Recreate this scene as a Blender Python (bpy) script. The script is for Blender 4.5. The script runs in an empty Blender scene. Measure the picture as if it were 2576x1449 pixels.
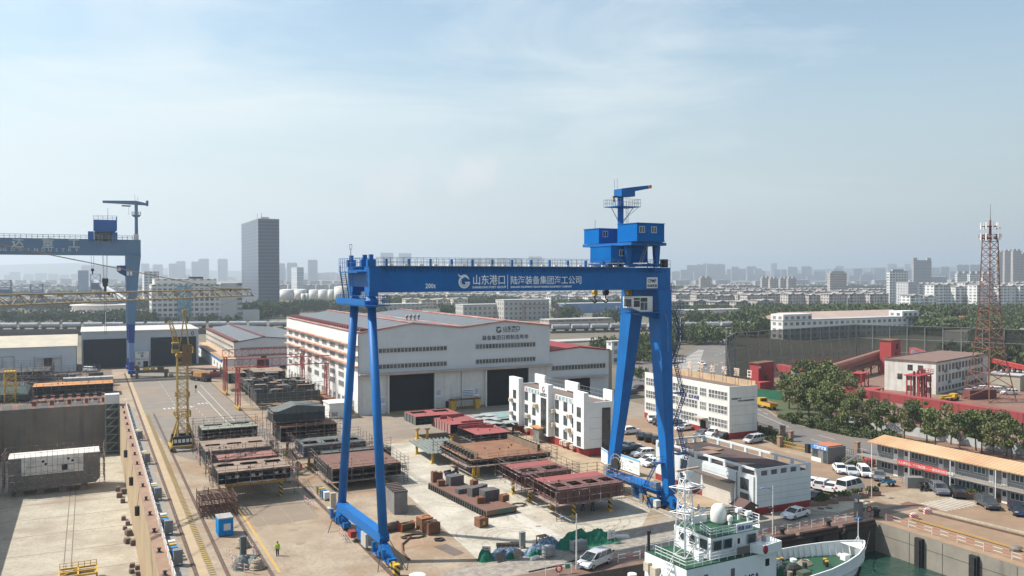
import bpy,bmesh,math,random
from mathutils import Vector,Matrix
R=math.radians
random.seed(7)
SC=bpy.context.scene
COL=SC.collection
# ---------------------------------------------------------------- camera, sky, sun, exposure
FPX,CAMH=2140.0,35.0
YAW,PITCH=math.atan(1063/2140),math.atan(34.5/2140)
cam=bpy.data.cameras.new('camera');cam.sensor_width=36;cam.lens=36*FPX/2576
cam.clip_start=1;cam.clip_end=30000
camo=bpy.data.objects.new('camera',cam);COL.objects.link(camo)
camo.location=(0,0,CAMH);camo.rotation_euler=(R(90)-PITCH,0,-YAW)
SC.camera=camo
FW=Vector((math.sin(YAW)*math.cos(PITCH),math.cos(YAW)*math.cos(PITCH),-math.sin(PITCH)))
RT=Vector((math.cos(YAW),-math.sin(YAW),0));UP=RT.cross(FW)
SUN_EL,SUN_AZ=R(50),math.atan2(-.83,.56)
wd=bpy.data.worlds.new('World');SC.world=wd;wd.use_nodes=True
nt=wd.node_tree;N=nt.nodes;L=nt.links;N.clear()
sky=N.new('ShaderNodeTexSky');sky.sky_type='NISHITA';sky.sun_disc=False
sky.sun_elevation=SUN_EL;sky.sun_rotation=SUN_AZ;sky.altitude=50
sky.air_density=1.3;sky.dust_density=1.0;sky.ozone_density=1.5
tc=N.new('ShaderNodeTexCoord');mp=N.new('ShaderNodeMapping');mp.inputs['Scale'].default_value=(1.2,1.2,5.5)
mp.inputs['Rotation'].default_value=(0,R(8),R(20))
L.new(tc.outputs['Generated'],mp.inputs['Vector'])
n1=N.new('ShaderNodeTexNoise');n1.inputs['Scale'].default_value=1.7;n1.inputs['Detail'].default_value=9
n1.inputs['Roughness'].default_value=.56;n1.inputs['Distortion'].default_value=.5
L.new(mp.outputs[0],n1.inputs['Vector'])
cr=N.new('ShaderNodeValToRGB');cr.color_ramp.elements[0].position=.47;cr.color_ramp.elements[1].position=.72
L.new(n1.outputs['Fac'],cr.inputs['Fac'])
mul=N.new('ShaderNodeMath');mul.operation='MULTIPLY';mul.inputs[1].default_value=.85
L.new(cr.outputs['Color'],mul.inputs[0])
mx=N.new('ShaderNodeMix');mx.data_type='RGBA'
L.new(mul.outputs[0],mx.inputs['Factor']);L.new(sky.outputs[0],mx.inputs['A'])
mx.inputs['B'].default_value=(6.4,6.7,6.9,1)
hs=N.new('ShaderNodeMix');hs.data_type='RGBA';hs.blend_type='MULTIPLY';hs.inputs['Factor'].default_value=1
hs.inputs['B'].default_value=(.95,.97,.92,1)

cum=[((1190,430),.020,.9),((1150,462),.016,.7),((1010,462),.026,.7),((960,480),.02,.5),((1225,412),.012,.7)]
nm_=N.new('ShaderNodeVectorMath');nm_.operation='NORMALIZE';L.new(tc.outputs['Generated'],nm_.inputs[0])
n2=N.new('ShaderNodeTexNoise');n2.inputs['Scale'].default_value=34;n2.inputs['Detail'].default_value=7;L.new(tc.outputs['Generated'],n2.inputs['Vector'])
acc=None
for(cx_,cy_),cr_r,ca in cum:
 dv=(FW+RT*((cx_-1288)/FPX)+UP*((724.5-cy_)/FPX)).normalized()
 ds=N.new('ShaderNodeVectorMath');ds.operation='DISTANCE';ds.inputs[1].default_value=dv;L.new(nm_.outputs[0],ds.inputs[0])
 ad=N.new('ShaderNodeMath');ad.operation='MULTIPLY_ADD';ad.inputs[1].default_value=-.045;L.new(n2.outputs['Fac'],ad.inputs[0]);L.new(ds.outputs['Value'],ad.inputs[2])
 mr=N.new('ShaderNodeMapRange');mr.interpolation_type='SMOOTHSTEP';mr.inputs['From Min'].default_value=cr_r-.012;mr.inputs['From Max'].default_value=-.02;mr.inputs['To Max'].default_value=ca*.75;L.new(ad.outputs[0],mr.inputs['Value'])
 if acc is None:acc=mr.outputs[0]
 else:
  q=N.new('ShaderNodeMath');q.operation='MAXIMUM';L.new(acc,q.inputs[0]);L.new(mr.outputs[0],q.inputs[1]);acc=q.outputs[0]
m3=N.new('ShaderNodeMix');m3.data_type='RGBA';m3.inputs['B'].default_value=(4.9,5.0,5.2,1);L.new(acc,m3.inputs['Factor']);L.new(mx.outputs['Result'],m3.inputs['A'])
L.new(m3.outputs['Result'],hs.inputs['A'])
bg=N.new('ShaderNodeBackground');bg.inputs['Strength'].default_value=.108

sxyz=N.new('ShaderNodeSeparateXYZ');L.new(nm_.outputs[0],sxyz.inputs[0])
fz=N.new('ShaderNodeMapRange');fz.interpolation_type='SMOOTHSTEP';fz.inputs['From Min'].default_value=-.02;fz.inputs['From Max'].default_value=.34;fz.inputs['To Min'].default_value=.95;fz.inputs['To Max'].default_value=.08;L.new(sxyz.outputs[2],fz.inputs['Value'])
dsn=N.new('ShaderNodeVectorMath');dsn.operation='DOT_PRODUCT';dsn.inputs[1].default_value=(math.sin(SUN_AZ),math.cos(SUN_AZ),0);L.new(nm_.outputs[0],dsn.inputs[0])
fs_=N.new('ShaderNodeMapRange');fs_.inputs['From Min'].default_value=-.45;fs_.inputs['From Max'].default_value=.75;L.new(dsn.outputs['Value'],fs_.inputs['Value'])
hc=N.new('ShaderNodeMix');hc.data_type='RGBA';hc.inputs['A'].default_value=(2.85,3.32,3.70,1);hc.inputs['B'].default_value=(4.75,5.3,5.55,1);L.new(fs_.outputs[0],hc.inputs['Factor'])
hz_m=N.new('ShaderNodeMix');hz_m.data_type='RGBA';L.new(fz.outputs[0],hz_m.inputs['Factor']);L.new(hs.outputs['Result'],hz_m.inputs['A']);L.new(hc.outputs['Result'],hz_m.inputs['B'])

L.new(hz_m.outputs['Result'],m3.inputs['A']);L.new(mx.outputs['Result'],hs.inputs['A'])
L.new(m3.outputs['Result'],bg.inputs['Color'])
out=N.new('ShaderNodeOutputWorld');L.new(bg.outputs[0],out.inputs['Surface'])
sl=bpy.data.lights.new('sun','SUN');sl.energy=4.7;sl.angle=R(.6);sl.color=(1,.95,.88)
so=bpy.data.objects.new('sun',sl);COL.objects.link(so)
SD=Vector((math.sin(SUN_AZ)*math.cos(SUN_EL),math.cos(SUN_AZ)*math.cos(SUN_EL),math.sin(SUN_EL)))
so.rotation_euler=SD.to_track_quat('Z','Y').to_euler()
SC.view_settings.view_transform='Standard';SC.view_settings.look='None'
SC.view_settings.exposure=0.64;SC.view_settings.gamma=1
SC.render.engine='CYCLES'
cy=SC.cycles
cy.use_denoising=True;cy.max_bounces=6;cy.diffuse_bounces=3;cy.glossy_bounces=2
cy.transmission_bounces=3;cy.transparent_max_bounces=12;cy.volume_bounces=0
cy.sample_clamp_indirect=4
# ---------------------------------------------------------------- placing helpers
def ray(x,y):return FW+RT*((x-1288)/FPX)+UP*((724.5-y)/FPX)
def G(x,y,z=0.0):
 d=ray(x,y);t=(z-CAMH)/d.z
 return Vector((d.x*t,d.y*t,z))
def at(px,Z,z=0.0):
 d=ray(px,690);h=Vector((d.x,d.y));k=Z/(h.x*math.sin(YAW)+h.y*math.cos(YAW))
 return Vector((h.x*k,h.y*k,z))
def zat(py,Z):return CAMH-(py-690)/FPX*Z
def depth(p):return p.x*math.sin(YAW)+p.y*math.cos(YAW)
# ---------------------------------------------------------------- materials
MC={}
def pm(name,c,c2=None,sc=.25,rough=.7,metal=0,bump=0,lo=.35,hi=.65,dirt=None,dsc=.05,damt=.5,streak=None,spec=.4,det=5):
 """surface with a noisy mix of two colours, optional larger dirt patches and vertical streaks (all in metres)"""
 if name in MC:return MC[name]
 m=bpy.data.materials.new(name);m.use_nodes=True;MC[name]=m
 t=m.node_tree;n=t.nodes;l=t.links;b=n['Principled BSDF']
 b.inputs['Roughness'].default_value=rough;b.inputs['Metallic'].default_value=metal
 b.inputs['Specular IOR Level'].default_value=spec
 if c2 is None:c2=tuple(x*.86 for x in c)
 g=n.new('ShaderNodeNewGeometry')
 a=n.new('ShaderNodeTexNoise');a.inputs['Scale'].default_value=sc;a.inputs['Detail'].default_value=det;a.inputs['Roughness'].default_value=.62
 l.new(g.outputs['Position'],a.inputs['Vector'])
 mr=n.new('ShaderNodeMapRange');mr.inputs['From Min'].default_value=lo;mr.inputs['From Max'].default_value=hi
 l.new(a.outputs['Fac'],mr.inputs['Value'])
 mi=n.new('ShaderNodeMix');mi.data_type='RGBA'
 mi.inputs['A'].default_value=(*c,1);mi.inputs['B'].default_value=(*c2,1)
 l.new(mr.outputs[0],mi.inputs['Factor']);o=mi.outputs['Result']
 def over(o,col,vec_scale,scale,lo2,hi2,amt):
  mp_=n.new('ShaderNodeMapping');mp_.inputs['Scale'].default_value=vec_scale;l.new(g.outputs['Position'],mp_.inputs['Vector'])
  q=n.new('ShaderNodeTexNoise');q.inputs['Scale'].default_value=scale;q.inputs['Detail'].default_value=6;q.inputs['Roughness'].default_value=.6
  l.new(mp_.outputs[0],q.inputs['Vector'])
  r2=n.new('ShaderNodeMapRange');r2.inputs['From Min'].default_value=lo2;r2.inputs['From Max'].default_value=hi2;r2.inputs['To Max'].default_value=amt
  l.new(q.outputs['Fac'],r2.inputs['Value'])
  m2=n.new('ShaderNodeMix');m2.data_type='RGBA';l.new(r2.outputs[0],m2.inputs['Factor']);l.new(o,m2.inputs['A']);m2.inputs['B'].default_value=(*col,1)
  return m2.outputs['Result']
 if det>=8:o=over(o,tuple(x*.62 for x in c2),(1,1,1),1.9,.50,.72,.7)
 if dirt:o=over(o,dirt,(1,1,1),dsc,.48,.68,damt)
 if streak:o=over(o,streak,(1,1,.06)if rough<.86 or 'concrete' not in name else(1,.12,1),.9,.52,.75,.6)
 l.new(o,b.inputs['Base Color'])
 if bump:
  bp=n.new('ShaderNodeBump');bp.inputs['Strength'].default_value=bump;bp.inputs['Distance'].default_value=.05
  l.new(a.outputs['Fac'],bp.inputs['Height']);l.new(bp.outputs[0],b.inputs['Normal'])
 return m
def ribbed(name,c,c2,axis=0,pitch=1.0,dark=.75,rough=.5,sc=.3,dirt=None):
 """profiled sheet: fine dark joints every pitch metres along one axis"""
 if name in MC:return MC[name]
 m=pm(name,c,c2,sc=sc,rough=rough,dirt=dirt,damt=.35)
 t=m.node_tree;n=t.nodes;l=t.links;b=n['Principled BSDF']
 src=b.inputs['Base Color'].links[0].from_socket
 tcn=n.new('ShaderNodeTexCoord');sp=n.new('ShaderNodeSeparateXYZ');l.new(tcn.outputs['Object'],sp.inputs[0])
 d=n.new('ShaderNodeMath');d.operation='DIVIDE';d.inputs[1].default_value=pitch;l.new(sp.outputs[axis],d.inputs[0])
 f=n.new('ShaderNodeMath');f.operation='FRACT';l.new(d.outputs[0],f.inputs[0])
 gt=n.new('ShaderNodeMath');gt.operation='LESS_THAN';gt.inputs[1].default_value=.16;l.new(f.outputs[0],gt.inputs[0])
 ml=n.new('ShaderNodeMath');ml.operation='MULTIPLY';ml.inputs[1].default_value=1-dark;l.new(gt.outputs[0],ml.inputs[0])
 x=n.new('ShaderNodeMix');x.data_type='RGBA';l.new(ml.outputs[0],x.inputs['Factor']);l.new(src,x.inputs['A']);x.inputs['B'].default_value=(c[0]*.2,c[1]*.2,c[2]*.2,1)
 l.new(x.outputs['Result'],b.inputs['Base Color'])
 if c[0]<.03:b.inputs['Specular IOR Level'].default_value=.05;b.inputs['Roughness'].default_value=.95
 return m
def glassm(name,c=(.03,.045,.055),rough=.12,c2=None):
 m=pm(name,c,c2 or tuple(x*2.2 for x in c),sc=.5,rough=rough,spec=.6,lo=.45,hi=.6);return m
def stripes(name,c,c2,period=.8,axis=(1,0,1)):
 if name in MC:return MC[name]
 m=bpy.data.materials.new(name);m.use_nodes=True;MC[name]=m
 t=m.node_tree;n=t.nodes;l=t.links;b=n['Principled BSDF'];b.inputs['Roughness'].default_value=.6
 g=n.new('ShaderNodeTexCoord');d=n.new('ShaderNodeVectorMath');d.operation='DOT_PRODUCT';d.inputs[1].default_value=tuple(x/period for x in axis)
 l.new(g.outputs['Object'],d.inputs[0])
 f=n.new('ShaderNodeMath');f.operation='FRACT';l.new(d.outputs['Value'],f.inputs[0])
 k=n.new('ShaderNodeMath');k.operation='GREATER_THAN';k.inputs[1].default_value=.5;l.new(f.outputs[0],k.inputs[0])
 x=n.new('ShaderNodeMix');x.data_type='RGBA';x.inputs['A'].default_value=(*c,1);x.inputs['B'].default_value=(*c2,1)
 l.new(k.outputs[0],x.inputs['Factor']);l.new(x.outputs['Result'],b.inputs['Base Color'])
 return m
def facade(name,wall,win,w=3.2,h=3.1,fw=.5,fh=.5,slab=None,rough=.7):
 """far-away facade: rows of windows in local x/y and z, with optional light slab bands"""
 if name in MC:return MC[name]
 m=bpy.data.materials.new(name);m.use_nodes=True;MC[name]=m
 t=m.node_tree;n=t.nodes;l=t.links;b=n['Principled BSDF'];b.inputs['Roughness'].default_value=rough
 g=n.new('ShaderNodeTexCoord');sp=n.new('ShaderNodeSeparateXYZ');l.new(g.outputs['Object'],sp.inputs[0])
 def M(op,a,bb):
  q=n.new('ShaderNodeMath');q.operation=op
  for i,v in enumerate((a,bb)):
   if v is None:continue
   if isinstance(v,(int,float)):q.inputs[i].default_value=v
   else:l.new(v,q.inputs[i])
  return q.outputs[0]
 s=M('ADD',sp.outputs[0],sp.outputs[1])
 u=M('FRACT',M('DIVIDE',s,w),None);v=M('FRACT',M('DIVIDE',sp.outputs[2],h),None)
 a=M('MULTIPLY',M('LESS_THAN',M('ABSOLUTE',M('SUBTRACT',u,.5),None),fw/2),M('LESS_THAN',M('ABSOLUTE',M('SUBTRACT',v,.5),None),fh/2))
 nz=n.new('ShaderNodeNewGeometry');s2=n.new('ShaderNodeSeparateXYZ');l.new(nz.outputs['Normal'],s2.inputs[0])
 a=M('MULTIPLY',a,M('LESS_THAN',M('ABSOLUTE',s2.outputs[2],None),.5))
 wn=n.new('ShaderNodeTexWhiteNoise');wn.noise_dimensions='2D'
 cb=n.new('ShaderNodeCombineXYZ');l.new(M('FLOOR',M('DIVIDE',s,w),None),cb.inputs[0]);l.new(M('FLOOR',M('DIVIDE',sp.outputs[2],h),None),cb.inputs[1])
 l.new(cb.outputs[0],wn.inputs['Vector'])
 a=M('MULTIPLY',a,M('ADD',M('MULTIPLY',wn.outputs['Value'],.4),.6))
 base=(*wall,1)
 x0=n.new('ShaderNodeMix');x0.data_type='RGBA';x0.inputs['A'].default_value=base
 x0.inputs['B'].default_value=(*(slab or wall),1);l.new(M('LESS_THAN',v,.2),x0.inputs['Factor'])
 x=n.new('ShaderNodeMix');x.data_type='RGBA';l.new(x0.outputs['Result'],x.inputs['A']);x.inputs['B'].default_value=(*win,1)
 l.new(a,x.inputs['Factor']);l.new(x.outputs['Result'],b.inputs['Base Color'])
 return m
# ---------------------------------------------------------------- mesh builder
class MB:
 def __init__(s):s.v=[];s.f=[];s.m=[]
 def add(s,vs,fs,m=0):
  o=len(s.v);s.v+=[tuple(p)for p in vs];s.f+=[tuple(i+o for i in f)for f in fs];s.m+=[m]*len(fs);return s
 def b(s,x0,y0,z0,x1,y1,z1,m=0):
  return s.add([(x0,y0,z0),(x1,y0,z0),(x1,y1,z0),(x0,y1,z0),(x0,y0,z1),(x1,y0,z1),(x1,y1,z1),(x0,y1,z1)],
      [(0,3,2,1),(4,5,6,7),(0,1,5,4),(1,2,6,5),(2,3,7,6),(3,0,4,7)],m)
 def c(s,x,y,z,sx,sy,sz,m=0,rz=0):
  M_=Matrix.Translation((x,y,z))@Matrix.Rotation(rz,4,'Z')
  vs=[M_@Vector((a*sx/2,bb*sy/2,cc*sz/2))for cc in(-1,1)for a,bb in((-1,-1),(1,-1),(1,1),(-1,1))]
  return s.add(vs,[(0,3,2,1),(4,5,6,7),(0,1,5,4),(1,2,6,5),(2,3,7,6),(3,0,4,7)],m)
 def tube(s,p,q,r,r2=None,n=6,m=0,cap=True):
  p=Vector(p);q=Vector(q);d=q-p
  if d.length<1e-6:return s
  d.normalize();a=d.orthogonal().normalized()if abs(d.z)>.999 else d.cross(Vector((0,0,1))).normalized()
  e=d.cross(a);r2=r if r2 is None else r2;vs=[]
  for k in range(n):
   t=2*math.pi*(k+.5)/n;w=a*math.cos(t)+e*math.sin(t)
   vs+=[p+w*r,q+w*r2]
  fs=[(2*k,2*((k+1)%n),2*((k+1)%n)+1,2*k+1)for k in range(n)]
  if cap:fs+=[tuple(2*k for k in reversed(range(n))),tuple(2*k+1 for k in range(n))]
  return s.add(vs,fs,m)
 def bar(s,p,q,w,m=0):return s.tube(p,q,w*.707,n=4,m=m)
 def poly(s,pts,m=0):return s.add(pts,[tuple(range(len(pts)))],m)
 def ext(s,pts,vec,m=0):
  n=len(pts);vec=Vector(vec);a=[Vector(p)for p in pts]
  vs=a+[p+vec for p in a]
  fs=[tuple(reversed(range(n))),tuple(range(n,2*n))]+[(k,(k+1)%n,n+(k+1)%n,n+k)for k in range(n)]
  return s.add(vs,fs,m)
 def loft(s,rings,m=0,cap=True):
  n=len(rings[0]);vs=[p for r in rings for p in r];fs=[]
  for i in range(len(rings)-1):
   for k in range(n):fs.append((i*n+k,i*n+(k+1)%n,(i+1)*n+(k+1)%n,(i+1)*n+k))
  if cap:fs+=[tuple(reversed(range(n))),tuple(range((len(rings)-1)*n,len(rings)*n))]
  return s.add(vs,fs,m)
 def lathe(s,prof,c=(0,0,0),n=16,m=0):
  return s.loft([[(c[0]+r*math.cos(2*math.pi*k/n),c[1]+r*math.sin(2*math.pi*k/n),c[2]+z)for k in range(n)]for r,z in prof],m)
 def ball(s,c,rx,ry=None,rz=None,n=10,k=6,m=0):
  ry=ry or rx;rz=rz or rx
  return s.loft([[(c[0]+rx*math.sin(math.pi*max(.02,min(.98,i/k)))*math.cos(2*math.pi*j/n),c[1]+ry*math.sin(math.pi*max(.02,min(.98,i/k)))*math.sin(2*math.pi*j/n),c[2]-rz*math.cos(math.pi*i/k))for j in range(n)]for i in range(k+1)],m)
 def wheel(s,c,r,w,axis='y',n=14,m=0):
  d={'x':Vector((w/2,0,0)),'y':Vector((0,w/2,0)),'z':Vector((0,0,w/2))}[axis];c=Vector(c)
  return s.tube(c-d,c+d,r,n=n,m=m)
 def path(s,pts,r,n=6,m=0):
  for p,q in zip(pts,pts[1:]):s.tube(p,q,r,n=n,m=m)
  return s
 def rail(s,pts,h=1.1,r=.03,step=1.5,mid=1,m=0,close=False):
  pts=[Vector(p)for p in pts]
  if close:pts.append(pts[0])
  for p,q in zip(pts,pts[1:]):
   for j in range(1,mid+2):s.tube(p+Vector((0,0,h*j/(mid+1))),q+Vector((0,0,h*j/(mid+1))),r,n=4,m=m,cap=False)
   k=max(1,round((q-p).length/step))
   for i in range(k+1):s.tube(p.lerp(q,i/k),p.lerp(q,i/k)+Vector((0,0,h)),r,n=4,m=m,cap=False)
  return s
 def lattice(s,p,q,w,h,n,rc,rb,m=0,tri=False,up=(0,0,1),w2=None,h2=None):
  """box (or triangular) lattice boom from p to q"""
  p=Vector(p);q=Vector(q);d=(q-p).normalized();up=Vector(up)
  side=d.cross(up).normalized();u=side.cross(d).normalized();w2=w if w2 is None else w2;h2=h if h2 is None else h2
  def ring(t):
   c=p.lerp(q,t);a=(w+(w2-w)*t)/2;e=(h+(h2-h)*t)/2
   if tri:return[c-side*a-u*e,c+side*a-u*e,c+u*e]
   return[c-side*a-u*e,c+side*a-u*e,c+side*a+u*e,c-side*a+u*e]
  rs=[ring(i/n)for i in range(n+1)];k=len(rs[0])
  for j in range(k):s.tube(rs[0][j],rs[-1][j],rc,n=4,m=m)
  for i in range(n+1):
   for j in range(k):
    if not tri or i%2==0:s.tube(rs[i][j],rs[i][(j+1)%k],rb,n=4,m=m,cap=False)
  for i in range(n):
   for j in range(k):
    a,e=(j,(j+1)%k)if i%2 else((j+1)%k,j)
    s.tube(rs[i][a],rs[i+1][e],rb,n=4,m=m,cap=False)
  return s
 def mesh(s,name,mats,smooth=False):
  me=bpy.data.meshes.new(name);me.from_pydata(s.v,[],s.f)
  for q in(mats if isinstance(mats,(list,tuple))else[mats]):me.materials.append(q)
  if any(s.m):me.polygons.foreach_set('material_index',s.m)
  if smooth:me.polygons.foreach_set('use_smooth',[True]*len(s.f))
  me.validate();me.update();return me
 def build(s,name,mats,parent=None,loc=None,rz=0,smooth=False,label=None):
  o=bpy.data.objects.new(name,s.mesh(name,mats,smooth));COL.objects.link(o)
  if parent is not None:o.parent=parent
  if loc is not None:o.location=loc
  if rz:o.rotation_euler=(0,0,rz)
  if label:o['label']=label
  return o
def tag(o,label=None,cat=None,group=None,kind=None):
 for k,v in(('label',label),('category',cat),('group',group),('kind',kind)):
  if v:o[k]=v
 return o
def thing(name,label,cat,loc=(0,0,0),rz=0,group=None):
 o=bpy.data.objects.new(name,None);COL.objects.link(o);o.empty_display_size=.5
 o.location=loc;o.rotation_euler=(0,0,rz);return tag(o,label,cat,group)
def inst(name,me,parent,loc=(0,0,0),rz=0,rot=None,sc=None):
 o=bpy.data.objects.new(name,me);COL.objects.link(o)
 if parent is not None:o.parent=parent
 o.location=loc;o.rotation_euler=rot or(0,0,rz)
 if sc:o.scale=sc if isinstance(sc,tuple)else(sc,)*3
 return o
def dup(root,loc,rz,label,group=None,sc=None):
 r=root.copy();COL.objects.link(r);r.location=loc;r.rotation_euler=(0,0,rz);r['label']=label
 if group:r['group']=group
 if sc:r.scale=(sc,)*3
 for ch in list(root.children):
  c=ch.copy();COL.objects.link(c);c.parent=r
  for g in list(ch.children):
   d=g.copy();COL.objects.link(d);d.parent=c
 return r
def text(s,size,m,parent,loc,rot=(R(90),0,0),name='lettering',align='LEFT',depth_=.02,sx=1,bold=0,space=1):
 c=bpy.data.curves.new('t','FONT');c.body=s;c.size=size;c.extrude=depth_;c.align_x=align;c.offset=bold
 c.space_character=space;c.resolution_u=2
 o=bpy.data.objects.new('t',c);COL.objects.link(o)
 dg=bpy.context.evaluated_depsgraph_get();me=bpy.data.meshes.new_from_object(o.evaluated_get(dg))
 me.name=name;bpy.data.objects.remove(o);bpy.data.curves.remove(c)
 me.materials.clear();me.materials.append(m)
 p=inst(name,me,parent,loc,rot=rot,sc=(sx,1,1));return p
def sheet(name,pts,z,m,kind='structure',label=None,cat=None):
 o=MB().poly([(p[0],p[1],z)for p in pts]).build(name,m)
 return tag(o,label,cat,None,kind)
# ---------------------------------------------------------------- palette
CONC=pm('yard_concrete',(.35,.285,.21),(.25,.19,.13),sc=.22,dirt=(.235,.135,.07),dsc=.07,damt=.85,rough=.85,bump=.15,det=9,streak=(.22,.16,.10))
PALE=pm('pale_concrete',(.47,.425,.34),(.36,.32,.25),sc=.3,dirt=(.27,.215,.14),dsc=.12,damt=.6,rough=.85,bump=.15,det=8)
ASPH=pm('asphalt',(.145,.135,.125),(.115,.105,.1),sc=.4,dirt=(.19,.15,.115),dsc=.05,damt=.6,rough=.85)
ASPHB=pm('brown_asphalt',(.265,.18,.115),(.21,.14,.09),sc=.3,dirt=(.16,.12,.09),dsc=.05,damt=.6,rough=.85)
EARTH=pm('earth',(.16,.13,.09),(.11,.1,.07),sc=.02,dirt=(.07,.085,.045),dsc=.008,damt=.9,rough=.95)
BLUE=pm('crane_blue',(.002,.125,.39),(.002,.105,.33),sc=.4,rough=.5,dirt=(.008,.075,.22),dsc=.25,damt=.4,streak=(.004,.085,.26),spec=.25)
WHITE=pm('white_paint',(.72,.72,.70),(.62,.61,.58),sc=.5,rough=.55)
WALL=pm('white_wall',(.66,.67,.65),(.58,.58,.55),sc=.4,rough=.8,streak=(.4,.36,.3))
RED=pm('red_band',(.30,.035,.03),(.22,.03,.025),sc=.6,rough=.75)
DARK=pm('dark_void',(.012,.013,.014),(.02,.02,.021),sc=.5,rough=.9)
STEEL=pm('grey_steel',(.28,.29,.30),(.2,.2,.2),sc=.8,rough=.5,metal=.2)
BLACK=pm('black_rubber',(.015,.015,.016),(.03,.028,.026),sc=2,rough=.8)
GLASS=glassm('window_glass')
YEL=pm('yellow_paint',(.55,.34,.03),(.42,.25,.03),sc=.8,rough=.55)
RUST=pm('rust',(.17,.075,.04),(.11,.05,.03),sc=.9,rough=.85,dirt=(.24,.12,.06),dsc=.4,damt=.6)
FRAMEW=pm('window_frame',(.62,.62,.60),rough=.6)
HAZ=stripes('hazard_stripes',(.5,.33,.02),(.02,.02,.02),.7)
CHAR=pm('dark_letter',(.02,.03,.05),rough=.6)
# ================================================================ ground, dock, basin, roads
DX0,DX1,DY0,DY1,DZ=-22.0,7.0,40.0,253.0,-13.0
BX0,BX1,BY1,WZ=25.0,99.6,84.6,-4.2
FAR=12000.0
g=MB()
for x0,y0,x1,y1 in((-FAR,DY1,FAR,FAR),(DX1,BY1,FAR,DY1),(BX1,-1500,FAR,BY1),(-FAR,-1500,DX0,DY1),(DX1,-1500,BX0,BY1)):
 g.add([(x0,y0,0),(x1,y0,0),(x1,y1,0),(x0,y1,0)],[(0,1,2,3)])
tag(g.build('ground',EARTH),kind='structure')
def rect(name,x0,y0,x1,y1,z,m):return sheet(name,[(x0,y0),(x1,y0),(x1,y1),(x0,y1)],z,m)
def pxs(name,pix,z,m):return sheet(name,[G(*p)for p in pix],z,m)
rect('yard',DX1,BY1,130,345,.004,CONC)
sheet('yard_apron',[(-150,DY1),(DX1,DY1),(DX1,345),(-150,345)],.004,pm('rusty_ground',(.19,.125,.085),(.14,.1,.075),sc=.25,dirt=(.1,.07,.055),dsc=.08,damt=.8))
sheet('yard_near',[(DX1,60),(BX0,60),(BX0,BY1),(DX1,BY1)],.004,CONC)
rect('apron',BX1,30,133,BY1,.004,ASPHB)

sheet('road',[(14,178),(19,165),(34.5,165),(34.5,345),(12.2,345),(12.2,235)],.008,pm('worn_asphalt',(.205,.175,.145),(.165,.145,.12),sc=.25,dirt=(.25,.175,.115),dsc=.05,damt=.7,rough=.85))
sheet('hall_forecourt',[(34.5,172),(85,172),(133,172),(133,205),(34.5,205)],.008,pm('forecourt',(.26,.21,.16),(.2,.165,.13),sc=.25,dirt=(.17,.14,.11),dsc=.06,damt=.7,rough=.85))
PADM=pm('pad_concrete',(.49,.455,.38),(.37,.33,.265),sc=.18,dirt=(.25,.21,.155),dsc=.16,damt=.65,rough=.85,bump=.1,det=9)
sheet('pad',[(42.4,94.8),(68.4,97.2),(74.8,104),(74.8,168),(48,168),(43.3,106)],.012,PADM)
sheet('pad_strip',[(54.2,97),(56.2,97),(56.2,112),(54.2,112)],.016,pm('pad_strip',(.5,.47,.41),(.43,.4,.35),sc=1.2))
sheet('patch',[(20.4,121),(29.2,121),(30.1,130.6),(26.5,131.5),(20.4,133.2)],.008,pm('patch_brown',(.23,.175,.125),(.19,.15,.11),sc=.3,rough=.85))
sheet('patch',[(20.4,112),(27,111),(29.5,117),(25,120.5),(20.4,119)],.009,pm('patch_brown2',(.26,.195,.135),(.31,.24,.165),sc=.3,rough=.85))
GRAV=pm('gravel',(.30,.265,.22),(.19,.17,.15),sc=1.1,lo=.4,hi=.6,dirt=(.36,.29,.21),dsc=.2,damt=.6,rough=.95,bump=.3,det=9)
sheet('gravel',[(33,BY1+3.2),(99,BY1+3.2),(99,92),(84,96),(76,101),(69,96.6),(42.6,94.2),(36,92)],.008,GRAV)
sheet('parking',[(91.7,119),(97.5,119),(97.5,95),(122.5,95),(122.5,136),(121,172),(91.7,172)],.008,ASPHB)
sheet('parking',[(76.5,99),(86,99),(86,172),(76.5,172)],.010,pm('dusty_lane',(.37,.28,.18),(.29,.215,.14),sc=.3,dirt=(.24,.17,.11),dsc=.1,rough=.9))

rect('quay_edge',BX0,BY1,99.6,BY1+3.2,.012,pm('quay_rust',(.185,.115,.085),(.14,.09,.07),sc=.5,dirt=(.10,.065,.05),dsc=.3))
rect('quay_edge',BX1,30,BX1+3,BY1,.012,pm('quay_tan',(.31,.205,.125),(.25,.16,.10),sc=.5))
rect('dock_edge',DX1,60,DX1+1.3,DY1,.012,pm('dock_edge_brown',(.27,.17,.11),(.21,.13,.09),sc=.6))
rect('walkway',DX1+1.6,60,DX1+3.1,240,.012,pm('grey_walkway',(.25,.235,.205),(.2,.19,.17),sc=.8))
rect('track_bed',DX1+4.2,60,DX1+5.2,330,.012,pm('bed_sand',(.40,.30,.18),(.34,.25,.155),sc=.4))

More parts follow.
